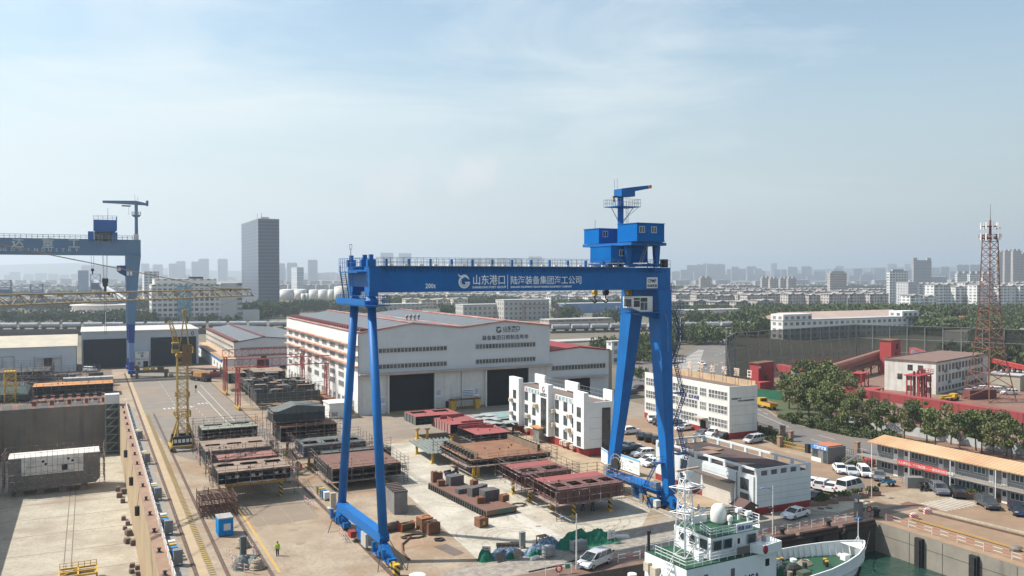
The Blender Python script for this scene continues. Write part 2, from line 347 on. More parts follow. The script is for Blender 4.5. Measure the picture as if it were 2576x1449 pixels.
tag(MB().add([(DX0,DY0,DZ),(DX1,DY0,DZ),(DX1,DY1,DZ),(DX0,DY1,DZ)],[(0,1,2,3)]).build('dock_floor',pm('dock_floor',(.41,.37,.29),(.32,.285,.22),sc=.25,dirt=(.235,.19,.14),dsc=.09,damt=.8,rough=.9,bump=.2,det=8)),kind='structure')
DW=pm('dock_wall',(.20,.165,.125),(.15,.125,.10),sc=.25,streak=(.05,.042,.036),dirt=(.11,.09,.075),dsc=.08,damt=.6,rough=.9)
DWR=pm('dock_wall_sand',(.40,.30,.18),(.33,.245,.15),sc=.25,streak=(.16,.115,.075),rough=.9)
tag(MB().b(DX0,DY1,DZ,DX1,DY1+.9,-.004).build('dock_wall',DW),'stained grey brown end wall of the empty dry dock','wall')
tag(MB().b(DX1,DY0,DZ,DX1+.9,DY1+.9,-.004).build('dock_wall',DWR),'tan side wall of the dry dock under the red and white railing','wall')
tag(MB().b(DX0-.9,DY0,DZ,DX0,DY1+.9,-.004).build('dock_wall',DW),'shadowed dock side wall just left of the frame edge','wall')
j=MB()
for y in range(70,250,12):j.b(DX0,y,DZ+.004,DX1,y+.12,DZ+.012)
for x in(-4.2,-3.1):j.b(x,60,DZ+.004,x+.16,243,DZ+.009)
tag(j.build('floor_joint',pm('joint',(.16,.13,.1))),kind='structure')

wm=bpy.data.materials.new('water');wm.use_nodes=True;wt=wm.node_tree;wb=wt.nodes['Principled BSDF']
wb.inputs['Base Color'].default_value=(.016,.048,.036,1);wb.inputs['Roughness'].default_value=.12;wb.inputs['Specular IOR Level'].default_value=.45
gn=wt.nodes.new('ShaderNodeNewGeometry')
def wn_(scale,st,dist,prev=None):
 q=wt.nodes.new('ShaderNodeTexNoise');q.inputs['Scale'].default_value=scale;q.inputs['Detail'].default_value=4
 wt.links.new(gn.outputs['Position'],q.inputs['Vector'])
 b_=wt.nodes.new('ShaderNodeBump');b_.inputs['Strength'].default_value=st;b_.inputs['Distance'].default_value=dist
 wt.links.new(q.outputs['Fac'],b_.inputs['Height'])
 if prev:wt.links.new(prev,b_.inputs['Normal'])
 return b_.outputs[0]
wt.links.new(wn_(1.6,.55,.25,wn_(.45,.5,.5)),wb.inputs['Normal'])
tag(MB().add([(BX0,-1500,WZ),(BX1,-1500,WZ),(BX1,BY1,WZ),(BX0,BY1,WZ)],[(0,1,2,3)]).build('water',wm),kind='structure')
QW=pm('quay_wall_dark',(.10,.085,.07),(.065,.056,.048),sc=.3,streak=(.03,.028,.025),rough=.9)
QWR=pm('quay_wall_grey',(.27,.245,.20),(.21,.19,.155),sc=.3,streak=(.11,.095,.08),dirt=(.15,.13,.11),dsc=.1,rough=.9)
def qwall(x0,y0,x1,y1,m,label):
 t=thing('quay_wall',label,'wall',(x0,y0,0))
 dx,dy=x1-x0,y1-y0
 b=MB()
 if abs(dx)>abs(dy):b.b(0,.002,-8,dx,1.2,-.004)
 else:b.b(.002,0,-8,1.2,dy,-.004)
 b.build('wall_face',m,t)
 return t
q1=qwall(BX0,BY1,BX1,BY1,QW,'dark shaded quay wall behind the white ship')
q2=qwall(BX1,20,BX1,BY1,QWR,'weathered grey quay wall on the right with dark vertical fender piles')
c=MB()
for y in range(24,84,5):c.b(BX1-.02,y,-8,BX1-.002,y+.07,-.15)
for z in(-1.7,):c.b(BX1-.018,20,z,BX1-.001,84.4,z+.05)
c2=inst('joint',c.mesh('joint',pm('joint_dark',(.07,.06,.05))),q2);c2.location=(-BX1,-20,0)
for y in(77.3,69.4,61.5):
 f=MB();f.b(BX1-.55,y-.55,-6,BX1-.004,y+.55,-.35);f.b(BX1-.75,y-.35,-6,BX1-.56,y+.35,-.5)
 o=f.build('fender_pile',BLACK,q2);o.location=(-BX1,-20,0)
for x in(88.5,93.0):
 o=MB().b(x-.5,BY1-.5,-6,x+.5,BY1-.004,-.6).build('fender_pile',BLACK,q1);o.location=(-BX0,-BY1,0)

FEND=pm('fender_rust',(.075,.042,.034),(.045,.028,.025),sc=1.5,rough=.9)
for x0,x1,z in((62,72,.25),(73,84,.25),(85,91.8,.25),(93,99,.3),(80,92,-.35),(93,99.2,-.35)):
 tag(MB().tube((x0,BY1-.3,z),(x1,BY1-.25,z),.24,n=8).build('log_fender',FEND),'long rusty brown tube fender lying along the quay edge by the ship','fender','tube fenders on the quay edge')

h=MB();rh=random.Random(3);prev=None
for i in range(41):
 px=-400+i*85;Z=7000;p=at(px,Z);hh=62+60*math.exp(-((px-60)/260)**2)+22*math.sin(px*.006)+rh.random()*14+(12 if px>1500 else 0)
 cur=(p,at(px,Z+900),hh)
 if prev:h.add([(prev[0].x,prev[0].y,-1),(cur[0].x,cur[0].y,-1),(cur[1].x,cur[1].y,cur[2]),(prev[1].x,prev[1].y,prev[2])],[(0,1,2,3)])
 prev=cur
tag(h.build('hills',pm('hill_green',(.06,.075,.04),(.04,.05,.03),sc=.02)),kind='structure')
# ---------------- painted markings and right-hand road
LINE=pm('road_paint',(.55,.53,.48),(.42,.39,.34),sc=.8,lo=.3)
YLINE=pm('yellow_line',(.50,.31,.06),(.38,.25,.09),sc=.8,lo=.3)
def line(p,q,w,m=LINE,z=.02,dash=None):
 p=Vector((p[0],p[1],0));q=Vector((q[0],q[1],0));d=(q-p);Ln=d.length;d.normalize();s=Vector((d.y,-d.x,0))*w/2;b=MB();t=0
 while t<Ln:
  e=min(Ln,t+(dash[0]if dash else Ln));a=p+d*t;c_=p+d*e
  b.add([(*(a-s).xy,z),(*(a+s).xy,z),(*(c_+s).xy,z),(*(c_-s).xy,z)],[(0,1,2,3)]);t=e+(dash[1]if dash else 0)
 return tag(b.build('road_marking',m),kind='structure')
line((19.75,101),(19.75,133.5),.35,YLINE)
line((20.4,133),(20.4,128),.12)
line((28.9,270),(28.9,190),.2);line((31.2,285),(30.6,178),.15);line((24.5,240),(26.5,176),.15,dash=(2,3));line((20.2,300),(20.2,200),.12,dash=(3,3))
line((17.0,238),(24.5,238.5),2.2,dash=(.55,.55));line((26,243),(29,243.3),2.2,dash=(.5,.5))
line((74.9,135),(74.9,99),.25)
for i in range(9):line((112.6+i*.95,88.2),(113.4+i*.95,83.5),.4,z=.02)

sheet('steel_plate',[G(2224,1296),G(2175,1291),G(2268,1270),G(2316,1276)],.03,pm('plate_grey',(.12,.11,.1),(.17,.1,.07),sc=.5))
sheet('steel_plate',[G(2262,1268),G(2284,1262),G(2362,1281),G(2345,1286)],.026,pm('plate_rust',(.19,.1,.06),(.15,.08,.05),sc=.6))
sheet('pale_slab',[G(1985,1262),G(2100,1246),G(2200,1262),G(2110,1290),G(2045,1283)],.02,PALE)
sheet('steel_plate',[G(1704,2145*.63889),G(1757*.63889,2142*.63889),G(1830*.63889,2178*.63889),G(1787*.63889,2190*.63889)][1:]+[G(1706*.63889,2152*.63889)],.02,pm('plate_brown',(.14,.105,.085),(.11,.085,.07),sc=.5))

rd_far=[(1903,1005),(1960,1052),(2055,1080),(2226,1108),(2420,1142),(2640,1190)]
rd_near=[(2640,1262),(2300,1200),(2180,1165),(1985,1112),(1900,1072),(1880,1040)]
sheet('road',[G(*p)for p in rd_far+rd_near],.024,ASPH)
def kerbline(pix,w,h,m,name='kerb'):
 b=MB()
 for p,q in zip(pix,pix[1:]):
  a=G(*p);c_=G(*q);d=(c_-a).normalized();s=Vector((d.y,-d.x,0))*w
  b.ext([(a.x,a.y,0),(c_.x,c_.y,0),(c_.x+s.x,c_.y+s.y,0),(a.x+s.x,a.y+s.y,0)],(0,0,h))
 return tag(b.build(name,m),kind='structure')
KERB=pm('kerb_tan',(.32,.22,.14),(.26,.18,.12),sc=.5)
kerbline([(1903,1004),(1930,1030),(1960,1051),(2055,1079),(2226,1107),(2420,1141),(2640,1189)],.5,.15,KERB)
kerbline([(1880,1062),(1905,1078),(1985,1116),(2040,1128)],.6,.15,KERB)
for a,c_,d_ in(((1905,1040),(1985,1075),None),((1988,1064),(2038,1077),None),((2040,1105),(2160,1140),(4,4)),((2150,1125),(2300,1160),(3,4)),((2060,1095),(2100,1106),None),((1903,1029),(1916,1034),None),((1920,1038),(1932,1043),None)):
 line(G(*a),G(*c_),.18,z=.032,dash=d_)
for k in range(4):line(G(2282+3*k,1154+6*k),G(2350+3*k,1164+6*k),.5,z=.032)

pts=[(1560,905),(1700,905),(1790,850),(1850,850),(1850,960),(1700,975),(1560,990)]
sheet('road',[G(*p)for p in pts],.02,ASPH)
hz=[MB()]
for k in range(16):
 y0=880+k*3.4;hz[0].add([tuple(G(1755-k*5.2,y0)+Vector((0,0,.03))),tuple(G(1770-k*1.0,y0+1)+Vector((0,0,.03))),tuple(G(1770-k*1.0,y0+2.4)+Vector((0,0,.03))),tuple(G(1755-k*5.4,y0+1.4)+Vector((0,0,.03)))],[(0,1,2,3)])
tag(hz[0].build('road_marking',LINE),kind='structure')
for a,c_ in(((1790,925),(1830,905)),((1760,935),(1800,915)),((1800,895),(1835,880))):line(G(*a),G(*c_),.3,z=.03,dash=(4,5))

sheet('red_earth',[G(*p)for p in[(1890,985),(1990,900),(2300,885),(2640,930),(2640,1185),(2420,1138),(2226,1104),(2055,1076),(1960,1048)]],.016,pm('ore_earth',(.22,.115,.075),(.16,.085,.06),sc=.15,dirt=(.2,.16,.12),dsc=.05,damt=.8))
sheet('verge',[G(*p)for p in[(1930,1000),(1990,985),(2130,1062),(2260,1098),(2226,1106),(2055,1078),(1960,1050)]],.028,pm('verge_green',(.06,.085,.03),(.09,.085,.045),sc=.4))

RAILM=pm('rail_steel',(.09,.055,.042),(.13,.085,.06),sc=1,rough=.6)
def track(x,y0,y1,label,w=.22):
 tag(MB().b(x-w/2,y0,.02,x+w/2,y1,.14).b(x-w,y0,.017,x+w,y1,.045).build('rail',RAILM),label,'rail')
track(10.9,60,330,'rusty crane rail nearest the dry dock');track(14.2,60,230,'dark crane rail left of the jib crane');track(18.8,60,230,'dark crane rail right of the jib crane')
track(31.3,86,205,'crane rail under the round blue legs',.3);track(76.7,86,172,'crane rail under the square blue legs',.3)
tag(MB().b(75.6,88,.02,75.9,172,.18).build('kerb',pm('kerb_grey',(.36,.33,.28))),kind='structure')
cov=MB()
for i in range(170):cov.b(12.3,86+i*.85,.03,13.0,86+i*.85+.55,.06)
tag(cov.build('cable_trench',stripes('trench_cover',(.44,.3,.08),(.1,.08,.06),.85,(0,1,0))),'yellow edged slotted cable trench beside the crane rail','cable trench')
for px,py,px2,py2,l in((2312,1286,2600,1357,'rusty rail along the right quay, farther from the water'),(2312,1280,2600,1348,'pale kerb rail along the right quay apron')):
 a,c_=G(px,py),G(px2,py2);tag(MB().bar((a.x,a.y,.12),(c_.x,c_.y,.12),.22).build('rail',RAILM if 'rusty' in l else PALE),l,'rail')

TYM=pm('tyre_mark',(.24,.205,.155),(.33,.29,.225),sc=2.5,lo=.4,hi=.6);rg_=random.Random(8)
def arcmark(cx,cy,r,a0,a1,w=.16,z=.02):
 b=MB();n=18
 for i in range(n):
  t0,t1=R(a0+(a1-a0)*i/n),R(a0+(a1-a0)*(i+1)/n)
  b.add([(cx+(r+k)*math.cos(t),cy+(r+k)*math.sin(t),z)for t,k in((t0,0),(t0,w),(t1,w),(t1,0))],[(0,1,2,3)])
 return b
tm=MB()
for cx,cy,r,a0,a1 in((62,101.5,3.0,150,330),(62,101.5,3.9,170,330),(64.5,102.5,3.2,190,350),(58.5,101,2.4,200,380),(61,100.8,5.0,200,300),(50.5,101,3.0,20,200),(50.5,101,2.2,40,250),(47,98.5,2.2,0,140),(49,103,4.2,100,200),(46,112,8,-30,40),(58,128,12,200,250),(46,125,14,-40,10)):
 m_=arcmark(cx,cy,r,a0,a1);tm.add(m_.v,m_.f);m_=arcmark(cx,cy,r+1.3,a0+8,a1-5);tm.add(m_.v,m_.f)
tag(tm.build('tyre_mark',TYM),kind='structure')
jt=MB()
for y in range(100,168,6):jt.b(48.2,y,.013,74.6,y+.05,.016)
for x in range(50,75,6):jt.b(x,98,.013,x+.05,168,.0165)
for y in range(90,165,8):jt.b(20.5,y,.0055,30.5,y+.06,.0095)
for x in(22,25.5,29):jt.b(x,88,.0055,x+.06,164,.0097)
tag(jt.build('slab_joint',pm('slab_joint',(.24,.19,.14),(.33,.28,.2),sc=.6)),kind='structure')
sn=MB()
for _ in range(46):
 x,y=(rg_.uniform(19,31),rg_.uniform(95,150))if rg_.random()<.45 else(rg_.uniform(42,74),rg_.uniform(96,165));r=rg_.uniform(.2,.9);k=rg_.randrange(7,11)
 sn.poly([(x+r*rg_.uniform(.5,1.2)*math.cos(6.283*i/k),y+r*rg_.uniform(.4,1.0)*math.sin(6.283*i/k),.0205+_*.00004)for i in range(k)])
tag(sn.build('oil_stain',pm('oil_stain',(.20,.155,.11),(.27,.215,.155),sc=1.5)),kind='structure')
# ================================================================ buildings of the yard
FACE={'-y':0,'-x':R(-90),'+x':R(90),'+y':R(180)}
WM={}
DGLASS=glassm('hall_glass',(.035,.038,.035),.3,(.10,.105,.10))
def win(parent,x,y,z,w,h,face='-y',nx=2,ny=2,fm=None,gm=None,fw=.08,name='window',deep=.05):
 """one window: glass with its frame as a sub-part; x, y, z is the centre on the wall face"""
 fm=fm or FRAMEW;gm=gm or GLASS;k=(w,h,nx,ny,fm.name,gm.name,fw,deep)
 if k not in WM:
  a=MB().b(-w/2,-deep*.4,-h/2,w/2,.05,h/2);f=MB();e=deep
  for i in range(nx+1):
   q=-w/2+(w-fw)*i/nx;f.b(q,-e,-h/2,q+fw,-e*.41,h/2)
  for i in range(ny+1):
   q=-h/2+(h-fw)*i/ny;f.b(-w/2-.002,-e-.003,q,w/2+.002,-e*.42,q+fw)
  WM[k]=(a.mesh(name,gm),f.mesh('frame',fm))
 o=inst(name,WM[k][0],parent,(x,y,z),FACE[face]);inst('frame',WM[k][1],o);return o
def simple(parent,name,m,x0,y0,z0,x1,y1,z1):return MB().b(x0,y0,z0,x1,y1,z1).build(name,m,parent)
def logo(parent,x,y,z,h,m,rot=(R(90),0,0),d=.03):
 """round swirl emblem: an open ring with an inner arc, a bar and a horned crest"""
 b=MB()
 def arc(r,w0,w1,a0,a1,n=22,cx=0,cz=0):
  for i in range(n):
   t0=R(a0+(a1-a0)*i/n);t1=R(a0+(a1-a0)*(i+1)/n);u0=w0+(w1-w0)*i/n;u1=w0+(w1-w0)*(i+1)/n
   p=[(cx+(r+k)*math.cos(t),cz+(r+k)*math.sin(t))for t,k in((t0,-u0),(t0,u0),(t1,u1),(t1,-u1))]
   b.ext([(q[0]*h,q[1]*h,0)for q in p],(0,0,d))
 arc(.36,.075,.05,95,350,cz=-.06);arc(.24,.015,.055,150,330,cz=-.04)
 b.ext([(a*h,c*h,0)for a,c in((.06,-.04),(.42,-.04),(.42,-.14),(.06,-.14))],(0,0,d))
 b.ext([(a*h,c*h,0)for a,c in((-.46,.5),(-.30,.36),(-.02,.44),(.16,.42),(.34,.22),(.36,.10),(.16,.24),(-.06,.30),(-.34,.28),(-.42,.36))],(0,0,d))
 return b.build('emblem',m,parent,(x,y,z))if rot is None else _rot(b.build('emblem',m,parent,(x,y,z)),rot)
def _rot(o,r):o.rotation_euler=r;return o
# ---------------- main assembly hall (two gables)
HALLW=ribbed('hall_sheet',(.54,.565,.58),(.50,.525,.54),0,.9,.93,.45)
HALLB=pm('hall_plaster',(.60,.60,.585),(.52,.52,.50),sc=.4,rough=.8,streak=(.38,.35,.31))
SOLAR=ribbed('roof_panels',(.125,.12,.122),(.10,.098,.102),1,7.0,.3,.35)
t=thing('assembly_hall','large grey white assembly hall with two gables, dark roof panels and two black doors','hall',(0,0,0))
HX0,HX1,HY0,HY1=59.6,113.4,205.0,290.0
prof=[(HX0,20.2),(73.6,22.3),(87.2,20.9),(99.6,22.2),(HX1,20.7)]
MB().ext([(HX0,HY0,10.05),(HX1,HY0,10.05)]+[(x,HY0,z)for x,z in reversed(prof)],(0,HY1-HY0,0)).build('upper_wall',HALLW,t)
MB().b(HX0-.003,HY0-.15,0,HX1+.003,HY1,10.05).build('lower_wall',HALLB,t)
b=MB();r_=MB()
for(x0,z0),(x1,z1)in zip(prof,prof[1:]):
 b.ext([(x0,HY0+.5,z0+.1),(x1,HY0+.5,z1+.1),(x1,HY0+.5,z1+.35),(x0,HY0+.5,z0+.35)],(0,HY1-HY0-1,0))
b.build('roof',SOLAR,t)
for x,z in prof:r_.b(x-.55,HY0-.1,z+.36,x+.55,HY1,z+.52)
for(x0,z0),(x1,z1)in zip(prof,prof[1:]):r_.ext([(x0,HY0-.25,z0),(x1,HY0-.25,z1),(x1,HY0-.25,z1+.45),(x0,HY0-.25,z0+.45)],(0,.24,0))
r_.build('roof_trim',pm('roof_trim',(.36,.10,.075),(.42,.30,.26),sc=.2),t)
MB().b(HX0-.25,HY0-.2,17.2,HX0-.004,HY1,20.4).build('parapet',WALL,t)
g=MB()
for i in range(34):g.b(HX0+.9,HY0+2+i*2.45,20.45,HX0+3.2,HY0+3.6+i*2.45,21.3)
g.build('red_gutter',pm('gutter_red',(.16,.035,.03),(.1,.03,.028),sc=.8),t)
MB().b(HX0-.2,HY0-.1,0,HX0-.006,HY1,17.19).build('side_wall',WALL,t)
for z in(17.05,14.45,11.95):
 MB().b(HX0-1.1,HY0-.2,z,HX0-.21,HY1,z+.28).build('ledge',pm('ledge_red',(.42,.15,.09),(.50,.33,.25),sc=.35),t)
DW_=glassm('side_glass',(.05,.052,.05),.3,(.17,.175,.17))
for i in range(9):
 y=212+i*9
 for z,h in((15.8,1.5),(13.35,1.4),(10.6,1.5),(8.6,1.6),(6.2,1.7)):win(t,HX0-.2,y,z,5.4,h,'-x',5,1,gm=DW_,fw=.14)
 for k in(-2,2):win(t,HX0-.2,y+k,1.9,2.2,2.8,'-x',2,2,gm=DW_,fw=.14)
for x0,x1,z0,z1 in((64.5,83,15.2,16.5),(91.1,109,15.2,16.6),(64.5,83,11.2,12.5),(91.1,109,11.25,12.6)):
 win(t,(x0+x1)/2,HY0,(z0+z1)/2,x1-x0,z1-z0,'-y',19,1,gm=DGLASS,fw=.15,fm=pm('window_bar',(.45,.46,.46)),deep=.12)
MB().b(HX0-.3,HY0-1.7,10.02,HX1+.4,HY0-.16,10.3).b(HX0+.6,HY0-1.5,9.75,HX1-.6,HY0-.16,10.01).build('canopy',pm('canopy_tan',(.42,.36,.32),(.34,.28,.24),sc=.4),t)
for x0,x1 in((67.1,79.2),(94,106.5)):
 d_=MB();d_.b(x0,HY0-.3,.02,x1,HY0-.16,9.7)
 o=d_.build('door',ribbed('door_black',(.02,.022,.024),(.016,.018,.02),2,.5,.9),t)
 MB().b(x0-.4,HY0-1.0,.02,x0-.02,HY0-.17,9.7).build('jamb',HALLB,o);MB().b(x1+.02,HY0-1.0,.02,x1+.4,HY0-.17,9.7).build('jamb',HALLB,o)
MB().b(HX0+7,HY0-.5,.02,93.7,HY0-.3,.45).b(HX0+47,HY0-.5,.02,HX1,HY0-.3,.45).build('kick_board',HAZ,t)
for x,z,w,h in((65.6,3.2,1.3,1.9),(80.6,4.3,1.4,1.9),(91.3,4.0,1.5,2.2),(88.8,3.6,3.6,2.6)):
 o=MB().b(x-w/2,HY0-.24,z-h/2,x+w/2,HY0-.16,z+h/2).build('notice_board',WHITE,t)
 q=MB()
 for i in range(4):q.b(x-w*.42,HY0-.26,z+h*(.30-.17*i),x+w*.42,HY0-.245,z+h*(.38-.17*i))
 q.build('printed_lines',pm('print_blue',(.10,.2,.38)),o)
MB().b(82.5,HY0-.25,.02,83.4,HY0-.16,2.1).build('side_door',DARK,t)
MB().tube((86.9,HY0-.3,0),(86.9,HY0-.3,9.7),.1).tube((HX0-.3,HY0-.3,0),(HX0-.3,HY0-.3,20),.12).build('downpipe',STEEL,t)
logo(t,97.9,HY0-.03,20.2,1.9,CHAR)
text('山东港口',1.35,CHAR,t,(99.1,HY0-.03,19.95),sx=.95,bold=.025)
text('SHANDONG PORT GROUP',.36,CHAR,t,(99.1,HY0-.03,19.45),sx=1.05)
text('装备集团日照制造基地',1.35,CHAR,t,(93.0,HY0-.03,17.6),bold=.012,space=1.05)
vn=MB()
for i in range(4):vn.ball((84+i*1.4,HY0+34+i*.5,22.6),.5,n=8,k=5).tube((84+i*1.4,HY0+34+i*.5,21.3),(84+i*1.4,HY0+34+i*.5,22.3),.25)
vn.build('roof_vent',STEEL,t)
# ---------------- red-roofed annex to the right
t=thing('annex_hall','lower grey annex with a red roof joined to the right of the big hall','hall',(0,0,0))
MB().ext([(113.6,205.3,0),(132.9,205.3,0),(132.9,205.3,13.2),(123.2,205.3,14.4),(113.6,205.3,13.6)],(0,70,0)).build('wall',HALLW,t)
MB().ext([(113.6,205.0,13.7),(123.2,205.0,14.5),(133.2,205.0,13.3),(133.2,205,13.6),(123.2,205.0,14.8),(113.6,205.0,14.0)],(0,70.4,0)).build('roof',pm('roof_red',(.26,.03,.03),(.2,.03,.03),sc=.3),t)
win(t,123,205.3,9.0,17.6,1.5,'-y',17,1,gm=DGLASS,fw=.15,fm=MC['window_bar'],deep=.12)
MB().b(114.5,203.6,6.1,132,205.2,6.4).build('canopy',MC['canopy_tan'],t)
MB().b(119.5,205.1,.02,126.5,205.29,5.8).build('door',MC['door_black'],t)
MB().b(132.95,205.2,0,133.9,206.2,13.3).build('chimney',pm('brick_tan',(.3,.25,.2)),t)
# ---------------- second hall, further left
t=thing('workshop_hall','second grey hall with one low gable behind the red gantry cranes','hall',(0,0,0))
MB().ext([(47.3,322,0),(78,322,0),(78,322,10),(57.5,322,11.6),(47.3,322,10)],(0,84,0)).build('wall',ribbed('hall_sheet2',(.46,.49,.51),(.42,.445,.465),0,.9,.93),t)
MB().ext([(47,321.7,10.05),(57.5,321.7,11.7),(78,321.7,10.05),(78,321.7,10.3),(57.5,321.7,12.0),(47,321.7,10.35)],(0,84.5,0)).build('roof',SOLAR,t)
MB().b(46.7,321.7,10.36,48.4,406,10.9).b(57.0,321.7,12.05,58,406,12.25).build('roof_trim',MC['gutter_red'],t)
win(t,57.5,322,7.7,17,1.1,'-y',16,1,gm=DGLASS,fw=.14,fm=MC['window_bar'],deep=.12)
win(t,59,322,5.3,14,.9,'-y',14,1,gm=DGLASS,fw=.14,fm=MC['window_bar'],deep=.12)
MB().b(55.1,321.7,.02,59.3,321.98,3.6).build('door',MC['door_black'],t)
SIDEB=pm('beige_wall',(.47,.42,.34),(.4,.36,.29),sc=.4)
MB().b(47.0,322.2,4,47.28,405,9.9).build('side_wall',SIDEB,t)
for i in range(10):
 win(t,47.0,328+i*8,8.2,6.2,1.3,'-x',6,1,gm=DW_,fw=.14);win(t,47.0,328+i*8,6.0,6.2,1.3,'-x',6,1,gm=DW_,fw=.14)
t=thing('site_office','low white office strip with tan roof and blue banner beside second hall','office',(0,0,0))
MB().b(42.2,316,0,46.9,398,4.6).build('wall',WALL,t)
MB().b(41.6,315.6,4.6,46.95,398.4,4.85).build('roof',pm('roof_tan',(.48,.32,.2),(.4,.27,.17),sc=.3),t)
MB().b(41.9,318,3.6,42.18,396,4.5).build('banner',pm('banner_blue',(.03,.16,.42)),t)
for i in range(9):win(t,42.2,322+i*8.3,1.7,2.2,1.5,'-x',2,1)
MB().rail([(41.7,316,4.86),(41.7,398,4.86)],1.0,.04,4).build('roof_railing',MC['gutter_red'],t)
# ---------------- twin-door shed behind the old gantry and the long shed left
SHW=ribbed('shed_sheet',(.42,.46,.50),(.38,.42,.46),0,.9,.92)
t=thing('paint_shed','pale blue grey shed with two huge dark roller doors behind the old gantry','shed',(0,0,0))
MB().b(-2.8,352,0,38,384,13.4).build('wall',SHW,t)
MB().b(-3.1,351.7,13.4,38.3,384.3,13.8).build('roof',pm('shed_roof',(.5,.48,.44)),t)
for x0,x1 in((-2.2,12.4),(20.8,37.1)):MB().b(x0,351.75,.02,x1,351.98,10.8).build('roller_door',ribbed('roller',(.028,.034,.042),(.024,.03,.038),2,.6,.8),t)
text('0',2.4,CHAR,t,(35.2,351.95,11.2),bold=.03)
o=thing('gate_booth','small two storey white booth between the two dark roller doors','booth',(0,0,0))
MB().b(15.3,349.6,0,20,351.6,5.7).build('wall',WALL,o)
win(o,17.6,349.6,4.2,1.0,1.1);win(o,16.5,349.6,1.4,1.0,1.0);MB().b(18,349.5,.02,19.7,349.59,2.2).build('door',DARK,o)
text('安全第一',.8,CHAR,o,(15.9,349.57,4.95));text('质量至上争创一流',.55,CHAR,o,(15.4,349.57,2.75))
t=thing('long_shed','long white shed with a cream pitched roof at the left edge','shed',(0,0,0))
MB().b(-70,345,0,-4.6,372,9.2).build('wall',ribbed('shed_white',(.56,.60,.63),(.5,.54,.57),0,.9,.93),t)
MB().ext([(-70,344.4,9.25),(-70,372.4,9.25),(-70,358,12.6)],(66,0,0)).build('roof',pm('roof_cream',(.50,.44,.34),(.42,.37,.29),sc=.2),t)
MB().b(-14.7,344.8,.02,-12.1,344.98,5.2).build('door',DARK,t)
MB().b(-17,343.2,5.3,-9.8,344.9,5.6).build('canopy',MC['shed_roof'],t)
pp=MB()
for x in(-44,-27.6,-24,-17.8,-9.4):pp.b(x,344.85,.02,x+.18,344.98,6)
pp.b(-44,344.85,6,-23.8,344.98,6.18);pp.build('conduit',STEEL,t)
# ---------------- three-storey office with fins (white, red base)
t=thing('fin_office','white three storey office with red base and tall corner fins by hull blocks','office',(0,0,0))
OX0,OX1,OY0,OY1=85.5,91.6,139.1,171.3
OW=pm('office_panel',(.70,.71,.69),(.65,.66,.64),sc=.5,rough=.6)
wall_=MB().b(OX0,OY0,1.55,OX1,OY1,9.9)
wall_.b(OX0,OY0,9.9,OX0+.3,OY1,10.35).b(OX0+.3,OY0,9.9,OX1,OY0+.3,10.35).b(OX1-.3,OY0+.3,9.9,OX1,OY1,10.35).b(OX0+.3,OY1-.3,9.9,OX1-.3,OY1,10.35)
wall_.build('wall',OW,t)
MB().b(OX0-.05,OY0-.05,0,OX1+.05,OY1+.05,1.55).build('plinth',RED,t)
MB().b(OX0+.3,OY0+.3,9.95,OX1-.3,OY1-.3,10.0).build('roof',pm('roof_brown',(.17,.12,.10),(.13,.10,.085),sc=.4),t)
def fin(x0,y0,x1,y1,z0,z1):MB().b(x0,y0,z0,x1,y1,z1).build('parapet_fin',OW,t)
fin(OX0-1.1,166.6,OX0-.003,171.32,1.56,12.1);fin(OX0-1.1,OY0-.02,OX0-.003,143.0,1.56,12.3)
fin(OX0-1.2,153.0,OX0-.003,157.0,1.56,12.2)
for y0,y1 in((139.2,142.4),(152,157.5),(166.5,171.2)):fin(OX1-.75,y0,OX1-.35,y1,10.36,12.4)
rl=MB();rl.rail([(OX1-.8,142.5,10.36),(OX1-.8,152,10.36)],1.7,.04,1.2,1).rail([(OX1-.8,157.6,10.36),(OX1-.8,166.4,10.36)],1.7,.04,1.2,1);rl.build('roof_railing',STEEL,t)
MB().b(OX0-1.23,153.8,2.0,OX0-1.205,156.2,9.3).build('stair_glazing',glassm('dark_glazing',(.02,.025,.03),.1,(.05,.055,.06)),t)
OF=pm('dark_frame',(.10,.085,.07))
for y in(165.0,161.5,158.3,151.4,148.0,144.6):
 for z in(2.75,5.6,8.4):win(t,OX0,y,z,1.5,1.9,'-x',2,2,fm=OF,fw=.09)
for y in(140.9,168.6):
 for z in(2.75,5.6,8.4):win(t,OX0-1.1,y,z,1.5,1.9,'-x',2,2,fm=OF,fw=.09)
AC=pm('ac_cream',(.52,.44,.34),(.45,.38,.3),sc=1)
def ac(parent,x,y,z,s=1.0):
 o=MB().b(x-.75*s,y-.55*s,z-.4*s,x-.01,y+.55*s,z+.4*s).build('air_conditioner',AC,parent)
 MB().wheel((x-.76*s,y,z),.3*s,.02,'x',12).build('fan_grille',STEEL,o)
for y,z in((160.2,6.95),(163.8,4.2),(152.6,6.9),(152.6,4.1),(145.9,6.8),(146.4,4.0),(143.5,4.0),(158.4,1.2),(164.2,1.2),(148.6,1.1),(147,1.1),(144.5,1.0)):ac(t,OX0,y,z)
for y,z in((169.9,7.0),(169.9,4.1),(170.6,1.4)):ac(t,OX0-1.1,y,z,.9)
MB().b(OX0-2.6,154.6,2.9,OX0-.01,158.6,3.1).build('porch_roof',pm('porch_orange',(.46,.22,.09),(.36,.18,.08),sc=1),t)
MB().b(OX0-2.3,154.9,0,OX0-.06,157.8,2.88).build('porch',pm('porch_glass',(.12,.12,.11),(.2,.2,.18),sc=1,rough=.2),t)
MB().b(88.5,OY0-.12,1.2,90.4,OY0-.052,9.2).build('end_glazing',MC['dark_glazing'],t)
MB().b(OX1+.06,140.5,0,OX1+1.6,146,4.2).build('side_bay',pm('bay_pale',(.5,.5,.48)),t)
jl=MB()
for z in(3.2,5.3,7.4):jl.b(OX0+.2,OY0-.012,z,OX1,OY0-.002,z+.05)
